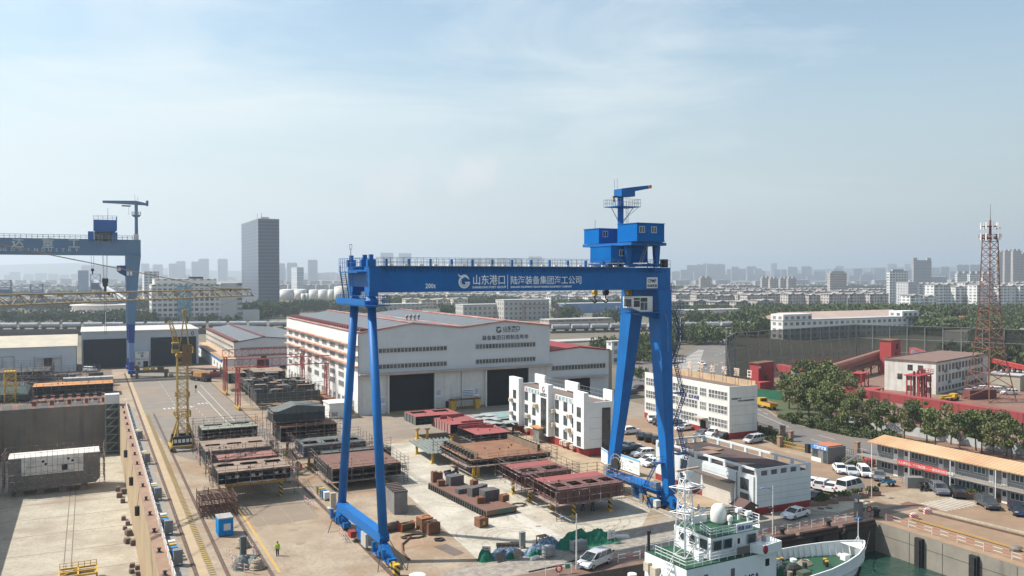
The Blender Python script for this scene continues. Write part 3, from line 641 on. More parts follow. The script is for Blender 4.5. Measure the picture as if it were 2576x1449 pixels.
jl.build('panel_joint',pm('joint_grey',(.3,.31,.31)),t)
SGN=pm('sign_blue',(.05,.28,.34));SR=pm('sign_red',(.45,.05,.05))
for ys,s in(((164.9,163.5,162.1,160.7,159.3,158.0),'技行修造越精'),((151.6,150.2,148.8,147.4,146.0,144.6),'卓越安全生产')):
 for i,y in enumerate(ys):
  o=MB().b(OX0-.08,y-.5,9.35,OX0-.004,y+.5,10.3).build('sign_panel',WHITE,t)
  MB().b(OX0-.1,y-.5,10.18,OX0-.081,y+.5,10.3).build('panel_trim',SGN,o)
  text(s[i],.75,SR if i<1 else SGN,o,(OX0-.1,y+.37,9.5),(R(90),0,R(-90)))
logo(t,OX0-1.22,155.0,11.1,1.3,pm('emblem_mix',(.04,.07,.13),(.45,.25,.08),sc=.8),(R(90),0,R(-90)))
text('山东港口',.75,CHAR,t,(OX0-1.22,156.6,9.7),(R(90),0,R(-90)),bold=.02)
# ---------------- long three-storey office with ribbon windows and roof letters
t=thing('ribbon_office','white three storey office with long ribbon windows and letters on its roof','office',(0,0,0))
PX0,PX1,PY0,PY1=121.3,129.0,140.6,171.3
pw=MB().b(PX0,PY0,1.3,PX1,PY1,10.4)
pw.b(PX0,PY0,10.4,PX0+.25,PY1,11.15).b(PX0+.25,PY0,10.4,PX1,PY0+.25,11.15);pw.build('wall',pm('office_cream',(.66,.655,.61),(.6,.595,.55),sc=.4,streak=(.5,.46,.4)),t)
MB().b(PX0-.04,PY0-.04,0,PX1+.04,PY1+.04,1.3).build('plinth',RED,t)
MB().b(PX0+.25,PY0+.25,10.42,PX1,PY1,10.47).build('roof',MC['roof_brown'],t)
MB().b(PX1-.3,PY0+.3,10.48,PX1,PY1,11.9).build('sign_board',pm('sign_board',(.50,.36,.22),(.36,.25,.16),sc=.5),t)
RG=glassm('ribbon_glass',(.09,.095,.095),.2,(.20,.205,.2))
for z in(3.0,5.95,9.0):
 for y0,y1,n in((141.2,147.4,6),(148.1,150.4,3),(151.1,157.3,6),(158.0,164.2,6),(165.0,170.8,6)):
  if z<4 and y0==148.1:continue
  win(t,PX0,(y0+y1)/2,z,y1-y0,1.9,'-x',n,2,gm=RG,fw=.13)
MB().b(PX0-.2,148.3,0,PX0-.05,149.9,2.7).build('door',DARK,t)
MB().b(PX0-1.8,147.6,3.3,PX0-.01,151.2,3.5).build('porch_roof',pm('porch_stone',(.4,.36,.3)),t)
jl=MB()
for z in(2.9,4.9,6.9,8.6):jl.b(PX0+.2,PY0-.012,z,PX1,PY0-.002,z+.05)
jl.build('panel_joint',MC['joint_grey'],t)
NAVY=pm('navy_letter',(.03,.035,.14))
text('创新开拓 追求卓越',.95,NAVY,t,(PX0-.03,158.5,7.15),(R(90),0,R(-90)),bold=.015)
text('建设国内一流',.42,CHAR,t,(121.9,PY0-.03,8.35));text('世界知名的高端装备制造商',.38,CHAR,t,(123.6,PY0-.03,7.85))
text('01',.4,SGN,t,(122.0,PY0-.03,1.7))
RL=pm('roof_letter',(.62,.55,.48),(.5,.35,.25),sc=1)
for i,ch in enumerate('日照港达船重工'):
 y=142.6+i*4.1
 o=text(ch,1.9,RL,t,(PX1-.35,y-.9,12.6),(R(90),0,R(90)),name='roof_letter',bold=.03,depth_=.08)
 MB().tube((PX1-.3,y-.5,10.5),(PX1-.3,y-.5,13.2),.06,n=4).tube((PX1-.3,y+.6,10.5),(PX1-.3,y+.6,13.2),.06,n=4).build('letter_post',MC['gutter_red'],t)
# ---------------- white workshop with open parapet and dark roof
t=thing('quay_workshop','white two storey workshop with dark flat roof and open parapet beside the quay','workshop',(0,0,0))
WX0,WX1,WY0,WY1=86.6,97.2,94.4,119.0
WSW=pm('workshop_wall',(.60,.64,.64),(.54,.575,.575),sc=.4,streak=(.45,.47,.46))
MB().b(WX0,WY0,1.0,WX1,WY1,5.55).build('wall',WSW,t)
MB().b(WX0-.04,WY0-.04,0,WX1+.04,WY1+.04,1.0).build('plinth',RED,t)
MB().b(WX0+.3,WY0+.3,5.56,WX1-.3,WY1-.3,5.6).build('roof',pm('roof_bitumen',(.05,.038,.034),(.10,.062,.052),sc=.16,rough=.9,lo=.45,hi=.55),t)
pr=MB()
for x0,y0,x1,y1 in((WX0,WY0,WX0+.3,WY1),(WX1-.3,WY0,WX1,WY1),(WX0+.3,WY0,WX1-.3,WY0+.3),(WX0+.3,WY1-.3,WX1-.3,WY1)):
 pr.b(x0,y0,6.35,x1,y1,6.65)
 n=7 if y1-y0>3 else 5
 for i in range(n+1):
  u=i/n
  if y1-y0>3:yy=y0+(y1-y0-.5)*u;pr.b(x0,yy,5.56,x1,yy+.5,6.35)
  else:xx=x0+(x1-x0-.5)*u;pr.b(xx,y0,5.56,xx+.5,y1,6.35)
pr.build('parapet',WSW,t)
for y in(97.0,111.3,115.5):
 win(t,WX0,y,4.0,1.8,1.7,'-x',4,3,fm=OF,fw=.05)
win(t,WX0,97.0,1.75,1.8,1.8,'-x',4,3,fm=OF,fw=.05);win(t,WX0,111.3,1.6,1.8,1.5,'-x',4,3,fm=OF,fw=.05)
MB().b(WX0-.15,99.4,.02,WX0-.05,106.5,3.6).build('sliding_door',ribbed('door_cream',(.56,.52,.46),(.48,.44,.38),2,.45,.85),t)
MB().b(WX0-1.3,99.0,3.75,WX0-.01,107,3.95).build('canopy',pm('canopy_brown',(.16,.11,.09),(.11,.08,.07),sc=.6),t)
MB().b(WX0-.06,99.2,4.3,WX0-.004,106.7,5.2).build('name_panel',WSW,t)
dp=MB()
for y in(94.9,98.6,114):dp.tube((WX0-.12,y,.1),(WX0-.12,y,5.5),.07,n=5)
dp.build('downpipe',STEEL,t)
jl=MB()
for z in(1.9,2.8,3.7,4.6):jl.b(WX0,WY0-.012,z,WX1,WY0-.002,z+.04)
jl.build('panel_joint',MC['joint_grey'],t)
b=MB().c(91,110.5,5.72,3.2,2.2,.1).c(93.5,112.5,5.75,2,3,.15,rz=.3).c(89.5,113,5.7,1.6,.5,.2,rz=.5)
b.build('roof_sheets',pm('loose_sheets',(.17,.10,.075),(.28,.19,.13),sc=1.2),t)

t=thing('tool_shelter','small shelter with brown pitched roof in front of the cream sliding door','shelter',G(1872,1300))
MB().b(-1.2,-1,0,1.2,1,1.7).build('wall',pm('plank_brown',(.13,.08,.06)),t)
MB().ext([(-1.6,-1.4,1.7),(1.6,-1.4,1.7),(0,-1.4,2.6)],(0,2.8,0)).build('roof',pm('tile_brown',(.11,.06,.05),(.085,.05,.045),sc=2),t)
# ---------------- two-storey cabins with orange roof
t=thing('cabin_block','two storey grey cabin block with long orange ribbed roof and red banner','cabins',(0,0,0))
CX,CY0,CY1=124.6,58.0,105.6
CABW=pm('cabin_grey',(.22,.23,.24),(.19,.2,.21),sc=.5)
MB().b(CX,CY0,0,CX+5.2,CY1,5.35).build('wall',CABW,t)
rf=MB().ext([(CX-1.7,CY0-.5,5.35),(CX+2.6,CY0-.5,6.15),(CX+5.8,CY0-.5,5.4),(CX+5.8,CY0-.5,5.55),(CX+2.6,CY0-.5,6.32),(CX-1.7,CY0-.5,5.5)],(0,CY1-CY0+1.2,0))
rf.build('roof',ribbed('roof_orange',(.43,.25,.13),(.52,.36,.20),1,.75,.55,sc=.12),t)
MB().b(CX-1.6,CY0,2.62,CX-.01,CY1+3,2.82).build('gallery',pm('gallery_grey',(.3,.27,.24)),t)
gr=MB().rail([(CX-1.55,CY0,2.83),(CX-1.55,CY1+3,2.83)],1.0,.025,.45,0);gr.build('gallery_railing',STEEL,t)
for y in[CY1-.2-7.6*i for i in range(7)]:MB().b(CX-1.62,y-.06,0,CX-1.5,y+.06,5.3).build('post',FRAMEW,t)
def bay(y,z,flip):
 win(t,CX,y+(1.0 if flip else-1.0),z+.25,2.1,1.1,'-x',3,1)
 d_=MB().b(CX-.06,y-.45+(-1 if flip else 1),z-1.2,CX-.004,y+.45+(-1 if flip else 1),z+.85).build('door',WHITE,t)
 MB().b(CX-.08,y-.3+(-1 if flip else 1),z-.1,CX-.062,y+.3+(-1 if flip else 1),z+.7).build('door_pane',GLASS,d_)
for i in range(10):
 y=CY1-2.9-i*4.1-(i//2)*.5
 for z in(1.3,4.1):bay(y,z,i%2==0)
o=MB().b(CX-1.68,90.6,2.7,CX-1.6,100.1,3.6).build('banner',pm('banner_red',(.5,.07,.06),(.44,.06,.055),sc=.5),t)
text('人人讲安全、个个会应急 —— 查找身边安全隐患',.5,WHITE,o,(CX-1.69,99.9,2.95),(R(90),0,R(-90)),space=.93)
st=MB()
for i in range(14):st.b(CX-1.4,CY1+3.2+i*.25,2.6-i*.19,CX-.2,CY1+3.45+i*.25,2.66-i*.19)
st.bar((CX-1.4,CY1+3.1,2.7),(CX-1.4,CY1+6.7,0),.1).bar((CX-.2,CY1+3.1,2.7),(CX-.2,CY1+6.7,0),.1).rail([(CX-1.4,CY1+3.1,2.75),(CX-1.4,CY1+6.6,.1)],1,.025,1)
for y in(CY1+.6,CY1+2.9):st.bar((CX-1.4,y,0),(CX-1.4,y,2.6),.1)
st.build('stair',STEEL,t)
# ---------------- gatehouse
gp=G(2082,1168)
t=thing('gatehouse','small grey gatehouse with blue sign board and orange roof by the gate','gatehouse',(gp.x,gp.y,0))
MB().b(0,0,0,4.6,3.9,3.0).build('wall',pm('gate_grey',(.2,.19,.185),(.17,.16,.155),sc=1),t)
MB().b(.3,.3,3.01,4.3,3.6,3.2).build('roof',pm('gate_roof',(.44,.15,.07),(.34,.12,.06),sc=.8),t)
MB().b(-.12,-.1,2.35,-.004,4.0,3.25).build('sign_board',pm('gate_blue',(.04,.2,.48)),t)
text('门卫值班室',.6,WHITE,t,(-.14,3.2,2.55),(R(90),0,R(-90)),bold=.02)
win(t,0,3.0,1.6,1.3,1.4,'-x',1,1,fm=OF);win(t,0,.6,1.2,.9,2.2,'-x',1,1,fm=OF)
MB().b(-.06,1.5,.02,-.003,3.9,.8).build('plinth',WHITE,t)
# ================================================================ the blue 200 t gantry crane
T=thing('gantry_crane','tall bright blue gantry crane spanning the yard with white lettering on its girder','gantry crane',(31.5,107.6,0),R(2.9))
GZ0,GZ1=32.7,36.0
gd=MB()
for y0 in(-4.2,2.3):
 gd.b(-.3,y0,GZ0,48.0,y0+1.9,GZ1)
 for i in range(90):gd.b(1.5+i*.51,y0-.12,35.25,1.58+i*.51,y0,35.72)
 gd.b(1.2,y0-.12,35.73,47,y0,35.80)
gd.b(-.28,-2.3,33.4,.9,2.3,35.6).b(46.2,-2.3,33.4,47.9,2.3,35.6)
gd.build('girder',BLUE,T)
MB().b(1.0,-4.75,GZ1+.002,39,-2.4,GZ1+.09).b(1,2.3,GZ1+.002,46,4.6,GZ1+.09).build('walkway',pm('walk_grey',(.20,.21,.21),(.16,.16,.16),sc=.6),T)
rl=MB().rail([(.5,-4.7,GZ1+.09),(38.6,-4.7,GZ1+.09)],1.05,.03,.9,1).rail([(.5,4.5,GZ1+.09),(47.5,4.5,GZ1+.09)],1.05,.03,.9,1)
rl.rail([(44.5,-4.4,GZ1),(47.8,-4.4,GZ1),(47.8,4.4,GZ1)],1.1,.03,.8,1);rl.build('railing',pm('rail_grey',(.16,.18,.2),rough=.5),T)
lm=MB()
for i in range(19):lm.b(2.2+i*2.05,-4.62,GZ1+.12,2.75+i*2.05,-4.3,GZ1+.3)
lm.build('floodlights',WHITE,T)
cb=MB()
for i in range(12):cb.b(2+i*3.05,-3.9,GZ1+.1,2.25+i*3.05,-3.6,GZ1+1.0)
cb.build('cable_post',BLUE,T)

for s in(-1,1):
 l_=MB().tube((.0,s*8.1,2.6),(.3,s*3.3,30.9),.58,.55,n=20)
 o=l_.build('leg',BLUE,T,smooth=False)
 for p in o.data.polygons:
  if len(p.vertices)==4:p.use_smooth=True
 MB().tube((.3,s*3.3,30.7),(.3,s*3.25,31.6),.62,.9,n=16).tube((.3,s*3.25,31.6),(.3,s*3.25,32.2),.9,.45,n=16).b(-.3,s*3.25-.8,32.2,.9,s*3.25+.8,32.69).build('leg_head',BLUE,T)
pl=MB().b(-1.4,-5.6,31.0,1.8,5.6,31.12);
pl.build('platform',BLUE,T)
MB().rail([(-1.4,-5.6,31.12),(1.8,-5.6,31.12),(1.8,5.6,31.12),(-1.4,5.6,31.12)],1.15,.035,.8,1,close=True).b(-1.45,-5.65,31.13,-1.38,5.65,31.9).build('platform_railing',BLUE,T)
MB().b(-1.5,-3,35.2,.5,4.2,35.35).rail([(-1.5,-3,35.36),(-1.5,4.2,35.36)],1.7,.035,.7,2).rail([(-1.5,-3,35.36),(.5,-3,35.36)],1.7,.035,.7,2).build('end_gallery',BLUE,T)
ld=MB()
for i in range(16):ld.b(-1.35,4.1+.02*i-i*.11,35.2-i*.27,-.65,4.35-i*.11,35.25-i*.27)
ld.bar((-1.35,4.3,35.4),(-1.35,2.4,31.2),.09).bar((-.65,4.3,35.4),(-.65,2.4,31.2),.09).rail([(-1.35,4.3,35.3),(-1.35,2.4,31.2)],.9,.025,1);ld.build('ladder',pm('ladder_dark',(.03,.05,.09)),T)
an=MB().tube((-.8,1.5,36),(-.8,1.5,38.3),.05).tube((-.95,1.5,38.3),(-.65,1.5,38.3),.04)
for dx in(-.15,.15):an.tube((-.8+dx,1.5,38.3),(-.8+dx,1.5,38.9),.03)
an.tube((-.95,1.5,38.9),(-.65,1.5,38.9),.04).build('anemometer',STEEL,T)
for y in(-4.4,-2.1,3.2):MB().b(-.6,y,36.0,.5,y+.6,36.9).b(-.3,y+.1,36.9,.2,y+.5,37.5).build('junction_box',BLUE,T)

MB().ext([(-.62,-8.3,2.3),(-.62,8.3,2.3),(-.62,8.6,3.0),(-.62,8.3,3.5),(-.62,-8.3,3.5),(-.62,-8.6,3.0)],(1.24,0,0)).build('base_beam',BLUE,T)
MB().ext([(-.35,-1.9,2.29),(-.35,1.2,2.29),(-.35,.5,.55),(-.35,-.9,.55)],(.7,0,0)).build('strut',BLUE,T)
MB().b(-.75,-2.9,.5,-.45,-2.0,2.2).b(-.8,-3.9,.5,-.45,-3.0,2.2).build('control_cabinet',pm('cabinet_grey',(.4,.39,.35)),T)
MB().b(-1.2,.6,.6,-.4,1.8,1.4).build('winch_box',RED,T)
def bogie(cx,cy,s):
 b=MB().ext([(cx-.4,cy-2.4,1.15),(cx-.4,cy+2.4,1.15),(cx-.4,cy+1.2,1.8),(cx-.4,cy+.5,2.29),(cx-.4,cy-.5,2.29),(cx-.4,cy-1.2,1.8)],(.8,0,0))
 for d in(-1.7,1.7):b.b(cx-.5,cy+d-1.1,.45,cx+.5,cy+d+1.1,1.14)
 o=b.build('bogie',BLUE,T)
 for d in(-2.4,-1.0,1.0,2.4):
  MB().wheel((cx,cy+d,.47),.36,.34,'x',14).build('wheel',BLACK,o)
 for d in(-1.7,1.7):MB().tube((cx-.75,cy+d,.9),(cx-.75,cy+d,2.1),.26,n=10).build('motor',BLUE,o)
 MB().b(cx-.45,cy+s*3.1-.3,.25,cx+.45,cy+s*3.1+.3,.9).build('buffer',HAZ,o)
for cx,y in((0,8.4),(45.3,7.4)):
 bogie(cx,-y,-1);bogie(cx,y,1)

def rleg(s):
 def sec(cx,cy,z,wx,wy):return[(cx-wx/2,cy-wy/2,z),(cx+wx/2,cy-wy/2,z),(cx+wx/2,cy+wy/2,z),(cx-wx/2,cy+wy/2,z)]
 MB().loft([sec(45.4,s*7.2,2.3,1.35,1.3),sec(45.9,s*5.55,13,1.7,1.75),sec(46.5,s*3.6,28.2,2.3,2.7),sec(46.6,s*3.1,32.69,2.6,3.0)]).build('leg',BLUE,T)
rleg(-1);rleg(1)
MB().b(45.4,-1.6,28.6,47.6,1.6,32.69).build('leg_tie',BLUE,T)
MB().ext([(44.8,-7.2,1.7),(44.8,7.2,1.7),(44.8,7.6,2.3),(44.8,7.2,2.9),(44.8,-7.2,2.9),(44.8,-7.6,2.3)],(1.2,0,0)).build('base_beam',BLUE,T)
MB().b(43.4,-6.6,2.75,44.78,6.6,2.85).build('base_platform',BLUE,T)
MB().rail([(43.4,-6.6,2.86),(43.4,6.6,2.86)],1.1,.035,.9,1).build('platform_railing',BLUE,T)
b=MB()
for s in(-1,1):b.ext([(45,s*.25,.55),(45,s*.9,.55),(45,s*1.7,1.69),(45,s*.9,1.69)],(.8,0,0))
b.b(45,-.7,.2,45.8,.7,.54).build('strut',BLUE,T)
rw=MB();
for k in range(12):
 a=2*math.pi*k/12;rw.tube((44.3,4.6,4.5),(44.3,4.6+1.65*math.cos(a),4.5+1.65*math.sin(a)),.035,n=4)
for r0 in(1.65,1.1):
 pts=[(44.3,4.6+r0*math.cos(2*math.pi*k/24),4.5+r0*math.sin(2*math.pi*k/24))for k in range(25)];rw.path(pts,.05,4)
rl_=rw.build('cable_reel',pm('reel_rim',(.42,.33,.22)),T);MB().wheel((44.3,4.6,4.5),1.0,.5,'x',20).build('cable_coil',BLACK,rl_)
MB().b(43.6,5.9,3.0,44.5,6.6,4.2).b(43.7,-6.2,2.87,44.6,-4.9,3.9).build('machine_box',STEEL,T)

zs=MB()
lev=[2.9,8.0,12.5,17.0,21.5,26.0,29.5]
for i,(z0,z1)in enumerate(zip(lev,lev[1:])):
 f=lambda z:46.75+(z-2.3)*.055
 y0=-7.3+(z0-2.3)*.13;y1=-7.3+(z1-2.3)*.13;xa,xb=(f(z0)+.1,f(z1)+1.7)if i%2==0 else(f(z0)+1.7,f(z1)+.1)
 n=14
 for k in range(n):zs.c(xa+(xb-xa)*k/n,(y0+y1)/2-.4,z0+(z1-z0)*k/n,.3,.65,.05)
 for dy in(-.75,-.05):zs.bar((xa,(y0+y1)/2+dy,z0),(xb,(y0+y1)/2+dy,z1),.1);zs.bar((xa,(y0+y1)/2+dy,z0+.9),(xb,(y0+y1)/2+dy,z1+.9),.05)
 zs.b(f(z1)-.2,y1-.9,z1-.08,f(z1)+2.0,y1+.5,z1);zs.rail([(f(z1),y1-.9,z1),(f(z1)+2,y1-.9,z1),(f(z1)+2,y1+.5,z1)],1,.03,.7,1)
zs.build('stair',pm('stair_blue',(.01,.055,.19),rough=.5),T)
ls=MB()
for k in range(12):ls.c(43.2+k*.02,-5.4+k*.2,.3+k*.23,.6,.25,.04)
ls.bar((42.9,-5.5,.1),(42.9,-3,2.9),.09).bar((43.5,-5.5,.1),(43.5,-3,2.9),.09);ls.build('ladder',MC['stair_blue'],T)
ls=MB()
for k in range(16):ls.c(43.9,-3.5-k*.16,2.95+k*.24,.6,.2,.04)
ls.bar((43.6,-3.4,2.9),(43.6,-6.1,6.9),.09).bar((44.2,-3.4,2.9),(44.2,-6.1,6.9),.09).b(43.3,-6.8,6.8,45.0,-5.6,6.9).rail([(43.3,-6.8,6.9),(43.3,-5.6,6.9)],1,.03,.6).rail([(43.3,-6.8,6.9),(45,-6.8,6.9)],1,.03,.6);ls.build('ladder',MC['stair_blue'],T)
MB().path([(46.0,-7.95,3.0),(46.4,-5.85,15),(46.7,-5.15,27.5),(46.4,-4.9,29)],.05).build('power_cable',STEEL,T)
MB().b(48.0,-3.5,32.4,49.3,-1.2,32.5).rail([(48.05,-3.5,32.5),(49.3,-3.5,32.5),(49.3,-1.2,32.5)],1.1,.035,.6,1).build('side_platform',BLUE,T)

HB=ribbed('house_blue',(.003,.13,.41),(.003,.11,.35),0,.7,.85,.4)
tr=MB()
for y in(-3.25,3.25):
 for x in(40.6,46.0):tr.ext([(x-.35,y-.3,36.6),(x+.35,y-.3,36.6),(x+.55,y-.3,39.3),(x-.55,y-.3,39.3)],(0,.6,0))
 tr.b(39.6,y-.4,36.15,46.8,y+.4,36.6)
tr.b(39.6,-5.4,39.3,46.2,-3.0,39.75).b(39.6,-3.0,39.3,46.2,7.3,39.72).ext([(40.2,-6.0,39.9),(45.4,-6.0,39.9),(44.4,-4.6,39.2),(41.4,-4.6,39.2)],(0,2,0))
tr.build('trolley_frame',BLUE,T)
def house(x0,y0,z0,x1,y1,z1,wins):
 o=MB().b(x0,y0,z0,x1,y1,z1).build('machine_house',HB,T)
 MB().b(x0-.08,y0-.08,z1,x1+.08,y1+.08,z1+.1).b(x0-.06,y0-.06,z0-.12,x1+.06,y1+.06,z0-.002).build('roof',BLUE,o)
 for(wx,wz)in wins:
  w_=MB().b(wx-.42,y0-.03,wz-.4,wx+.42,y0-.005,wz+.4).build('window',GLASS,o)
  MB().b(wx-.5,y0-.06,wz-.48,wx-.42,y0-.031,wz+.48).b(wx+.42,y0-.06,wz-.48,wx+.5,y0-.031,wz+.48).b(wx-.5,y0-.065,wz+.4,wx+.5,y0-.032,wz+.48).b(wx-.5,y0-.065,wz-.48,wx+.5,y0-.032,wz-.4).b(wx-.04,y0-.06,wz-.4,wx+.04,y0-.031,wz+.4).build('frame',FRAMEW,w_)
house(37.9,-2.7,36.9,44.8,2.7,39.2,[(39.9,38.2)])
house(40.2,-6.0,40.0,45.3,-1.3,42.5,[(41.1,41.6),(43.3,41.6)])
house(39.8,3.1,39.9,44.8,7.2,42.1,[(41.0,41.3)])
MB().b(37.5,-2.6,36.2,44.6,2.6,36.6).build('trolley_base',MC['stair_blue'],T)
MB().tube((40.4,5,42.2),(40.4,5,43.6),.04).tube((39,-3,36.1),(39,-3,37),.1).build('aerial',STEEL,T)
mc=MB().tube((42.7,1.4,39.7),(42.7,1.4,47.2),.48,.46,n=16).build('mast',BLUE,T)
pz=MB().b(40.8,-.4,45.4,45.2,3.2,45.5);pz.build('mast_platform',BLUE,T)
MB().rail([(40.8,-.4,45.5),(45.2,-.4,45.5),(45.2,3.2,45.5),(40.8,3.2,45.5)],1.1,.03,.55,1,close=True).build('platform_railing',STEEL,T)
MB().bar((40.9,1.4,45.4),(42.3,1.4,43.2),.08).bar((45.1,1.4,45.4),(43.1,1.4,43.0),.08).bar((44.9,-.3,45.4),(43.0,1.2,43.4),.06).build('brace',BLUE,T)
lk=MB()
for k in range(18):lk.b(43.4,.9,40.2+k*.3,43.8,.95,40.24+k*.3)
lk.bar((43.4,.92,40),(43.4,.92,45.6),.05).bar((43.8,.92,40),(43.8,.92,45.6),.05).build('ladder',STEEL,T)
MB().loft([[(42.0,1.0-.8,47.0),(42.0,1.0+1.2,47.0),(42.0,1.0+1.2,48.2),(42.0,1.0-.8,48.2)],[(44.6,.2,47.1),(44.6,2.2,47.1),(44.6,2.2,48.6),(44.6,.2,48.6)]]).build('slewing_house',BLUE,T)
MB().loft([[(44.6,.5,47.9),(44.6,1.5,47.9),(44.6,1.5,48.6),(44.6,.5,48.6)],[(47.6,-.1,48.5),(47.6,.6,48.5),(47.6,.6,49.0),(47.6,-.1,49.0)]]).build('jib',BLUE,T)
MB().b(47.0,-.15,48.45,47.4,-.08,48.9).build('warning_plate',pm('orange_plate',(.6,.22,.03)),T)
MB().tube((41.5,1.4,48.3),(41.5,1.4,49.7),.03).tube((41.9,1.2,48.3),(41.9,1.2,49.9),.03).build('aerial',STEEL,T)
MB().b(41.3,1.1,46.9,42.3,1.6,47.1).tube((41.4,1.35,46.9),(41.4,1.35,46.2),.14).build('hook',BLACK,T)
tp=MB().b(42.5,-5.6,35.9,45,-4.25,36.0).rail([(42.5,-5.6,36),(45,-5.6,36)],1.2,.03,.4,1).bar((42.5,-5.5,36),(43.6,-4.3,36.9),.1).bar((44,-5.5,36),(43.2,-4.3,36.9),.1).b(45.2,-4.2,36.1,45.6,-3.7,37.6)
tp.build('trolley_platform',BLUE,T)
MB().b(46.8,-4.1,36.05,47.6,-3.2,37.3).build('cable_drum',BLACK,T)
tst=MB()
for k in range(11):tst.c(41.3+.12*k,-5.4,36.5+k*.28,.3,.6,.04)
tst.bar((41.2,-5.7,36.4),(42.5,-5.7,39.5),.06).bar((41.2,-5.1,36.4),(42.5,-5.1,39.5),.06).build('ladder',STEEL,T)

cb=MB().ext([(40.2,-5.0,30.0),(40.2,-5.0,31.7),(43.9,-5.0,31.7),(43.9,-5.0,29.4),(41.6,-5.0,29.4)],(0,2.4,0)).build('cab',WHITE,T)
MB().b(40.4,-5.03,30.15,41.5,-5.005,31.1).b(41.65,-5.03,29.7,42.3,-5.005,30.8).b(42.4,-5.03,29.7,42.9,-5.005,30.8).b(41.65,-5.03,30.9,42.9,-5.005,31.5).b(40.4,-5.03,31.2,41.5,-5.005,31.5).b(40.17,-4.7,30.2,40.195,-2.9,31.3).build('cab_window',GLASS,cb)
MB().b(39.6,-5.6,29.2,45.0,-2.2,29.32).rail([(39.6,-5.6,29.32),(39.6,-2.2,29.32)],1,.03,.6).rail([(44,-5.6,29.32),(45,-5.6,29.32)],1,.03,.5).ext([(41,-4.2,29.2),(45.6,-4.2,29.2),(45.6,-4.2,28.2)],(0,1.2,0)).build('cab_platform',BLUE,T)
for x,col_,sz in((36.9,YEL,.5),(38.9,BLACK,.62),(43.3,YEL,.62)):
 h=MB()
 for d in(-.25,.25):h.tube((x+d,0,32.2),(x+d,0,36.2),.03,n=4)
 o=h.build('hoist_rope',STEEL,T)
 bk=MB().wheel((x,0,32.3),sz*.75,.5,'y',12).b(x-sz*.5,-.3,31.8,x+sz*.5,.3,32.4);bk.build('hook_block',col_,o)
 hk=MB().path([(x,0,31.8),(x,0,31.3),(x+.28,0,31.1),(x+.3,0,30.85),(x,0,30.7),(x-.3,0,30.85),(x-.32,0,31.1)],.1,6);hk.build('hook',BLACK,o)

YF=-4.22;WL=pm('letter_white',(.80,.82,.82),rough=.5)
text('200t',.85,WL,T,(7.3,YF,33.2),sx=.85,space=1.1,bold=.02)
logo(T,12.9,YF,34.08,2.0,WL)
text('山东港口',1.42,WL,T,(14.1,YF,33.72),sx=.90,bold=.012)
text('SHANDONG PORT GROUP',.43,WL,T,(14.1,YF,33.12),sx=.98,bold=.01)
MB().b(19.45,YF-.02,33.0,19.53,YF+.01,34.95).build('lettering',WL,T)
text('陆海装备集团海工公司',1.25,WL,T,(19.9,YF,33.72),sx=.945,bold=.010)
text('SEALAND EQUIPMENT GROUP MARINE EQUIPMENT COMPANY',.36,WL,T,(19.95,YF,33.14),sx=.98,bold=.01)
o=MB().b(43.4,YF-.05,32.9,45.45,YF-.005,34.55).build('sign_plate',WHITE,T)
text('CPMP',.72,NAVY,o,(43.55,YF-.07,33.75),sx=.9,bold=.005);text('陆海装备',.48,NAVY,o,(43.5,YF-.07,33.1),sx=.97)

for p,q in(((-.6,-9,2.2),(-2.0,-11.5,.05)),((.4,-8.6,3),(1.2,-12.6,.05)),((-.6,8.4,3.0),(-2.5,6.2,.05))):
 MB().tube(p,q,.05,n=5).build('tie_chain',BLACK,T);
# ================================================================ the town behind
cY,sY=math.cos(YAW),math.sin(YAW)
def corner_box(pxl,pxc,pxr,Z,ytop,zt=None):
 """yard-aligned block whose near vertical edge shows at pxc: returns corner, width (x), depth (y), height"""
 C=at(pxc,Z);cr_=C.x*cY-C.y*sY;u=(pxr-1288)/FPX;w=(u*Z-cr_)/(cY-u*sY)
 if pxl<pxc:u=(pxl-1288)/FPX;d=(u*Z-cr_)/(-sY-u*cY)
 else:d=15
 return C,w,max(4,d),(zat(ytop,Z)if zt is None else zt)
def tower(name,label,cat,pxl,pxc,pxr,ytop,Z,m,group=None,roof=None,extra=None,dmax=60):
 C,w,d,h=corner_box(pxl,pxc,pxr,Z,ytop);d=min(d,dmax*max(1,Z/2200))
 t=thing(name,label,cat,(C.x,C.y,0),0,group)
 MB().b(0,0,0,w,d,h).build('wall',m,t)
 r=MB().b(-.2,-.2,h,w+.2,d+.2,h+.5)
 if extra:
  for fx0,fx1,eh in extra:r.b(w*fx0,d*.2,h+.5,w*fx1,d*.8,h+.5+eh)
 r.build('roof',roof or pm('city_roof',(.42,.41,.40),(.33,.32,.31),sc=.05),t)
 return t,w,d,h
A1=facade('apt_pale',(.44,.44,.45),(.14,.16,.19),3.4,3.0,.45,.55)
A2=facade('apt_grey',(.33,.335,.35),(.12,.14,.17),4.2,3.0,.5,.6,(.42,.42,.43))
A3=facade('apt_white',(.62,.62,.60),(.10,.11,.125),4.6,3.0,.60,.58,(.70,.70,.68))
A4=facade('apt_cream',(.52,.45,.33),(.08,.085,.09),4.0,3.0,.52,.52,(.62,.6,.55))
A5=facade('apt_blue',(.26,.34,.44),(.12,.19,.28),3.0,3.6,.7,.7)
A6=facade('apt_rose',(.43,.385,.36),(.08,.08,.085),3.6,3.0,.5,.6,(.52,.49,.46))
A7=facade('block_grey',(.40,.385,.365),(.10,.10,.10),4.0,3.6,.42,.5)

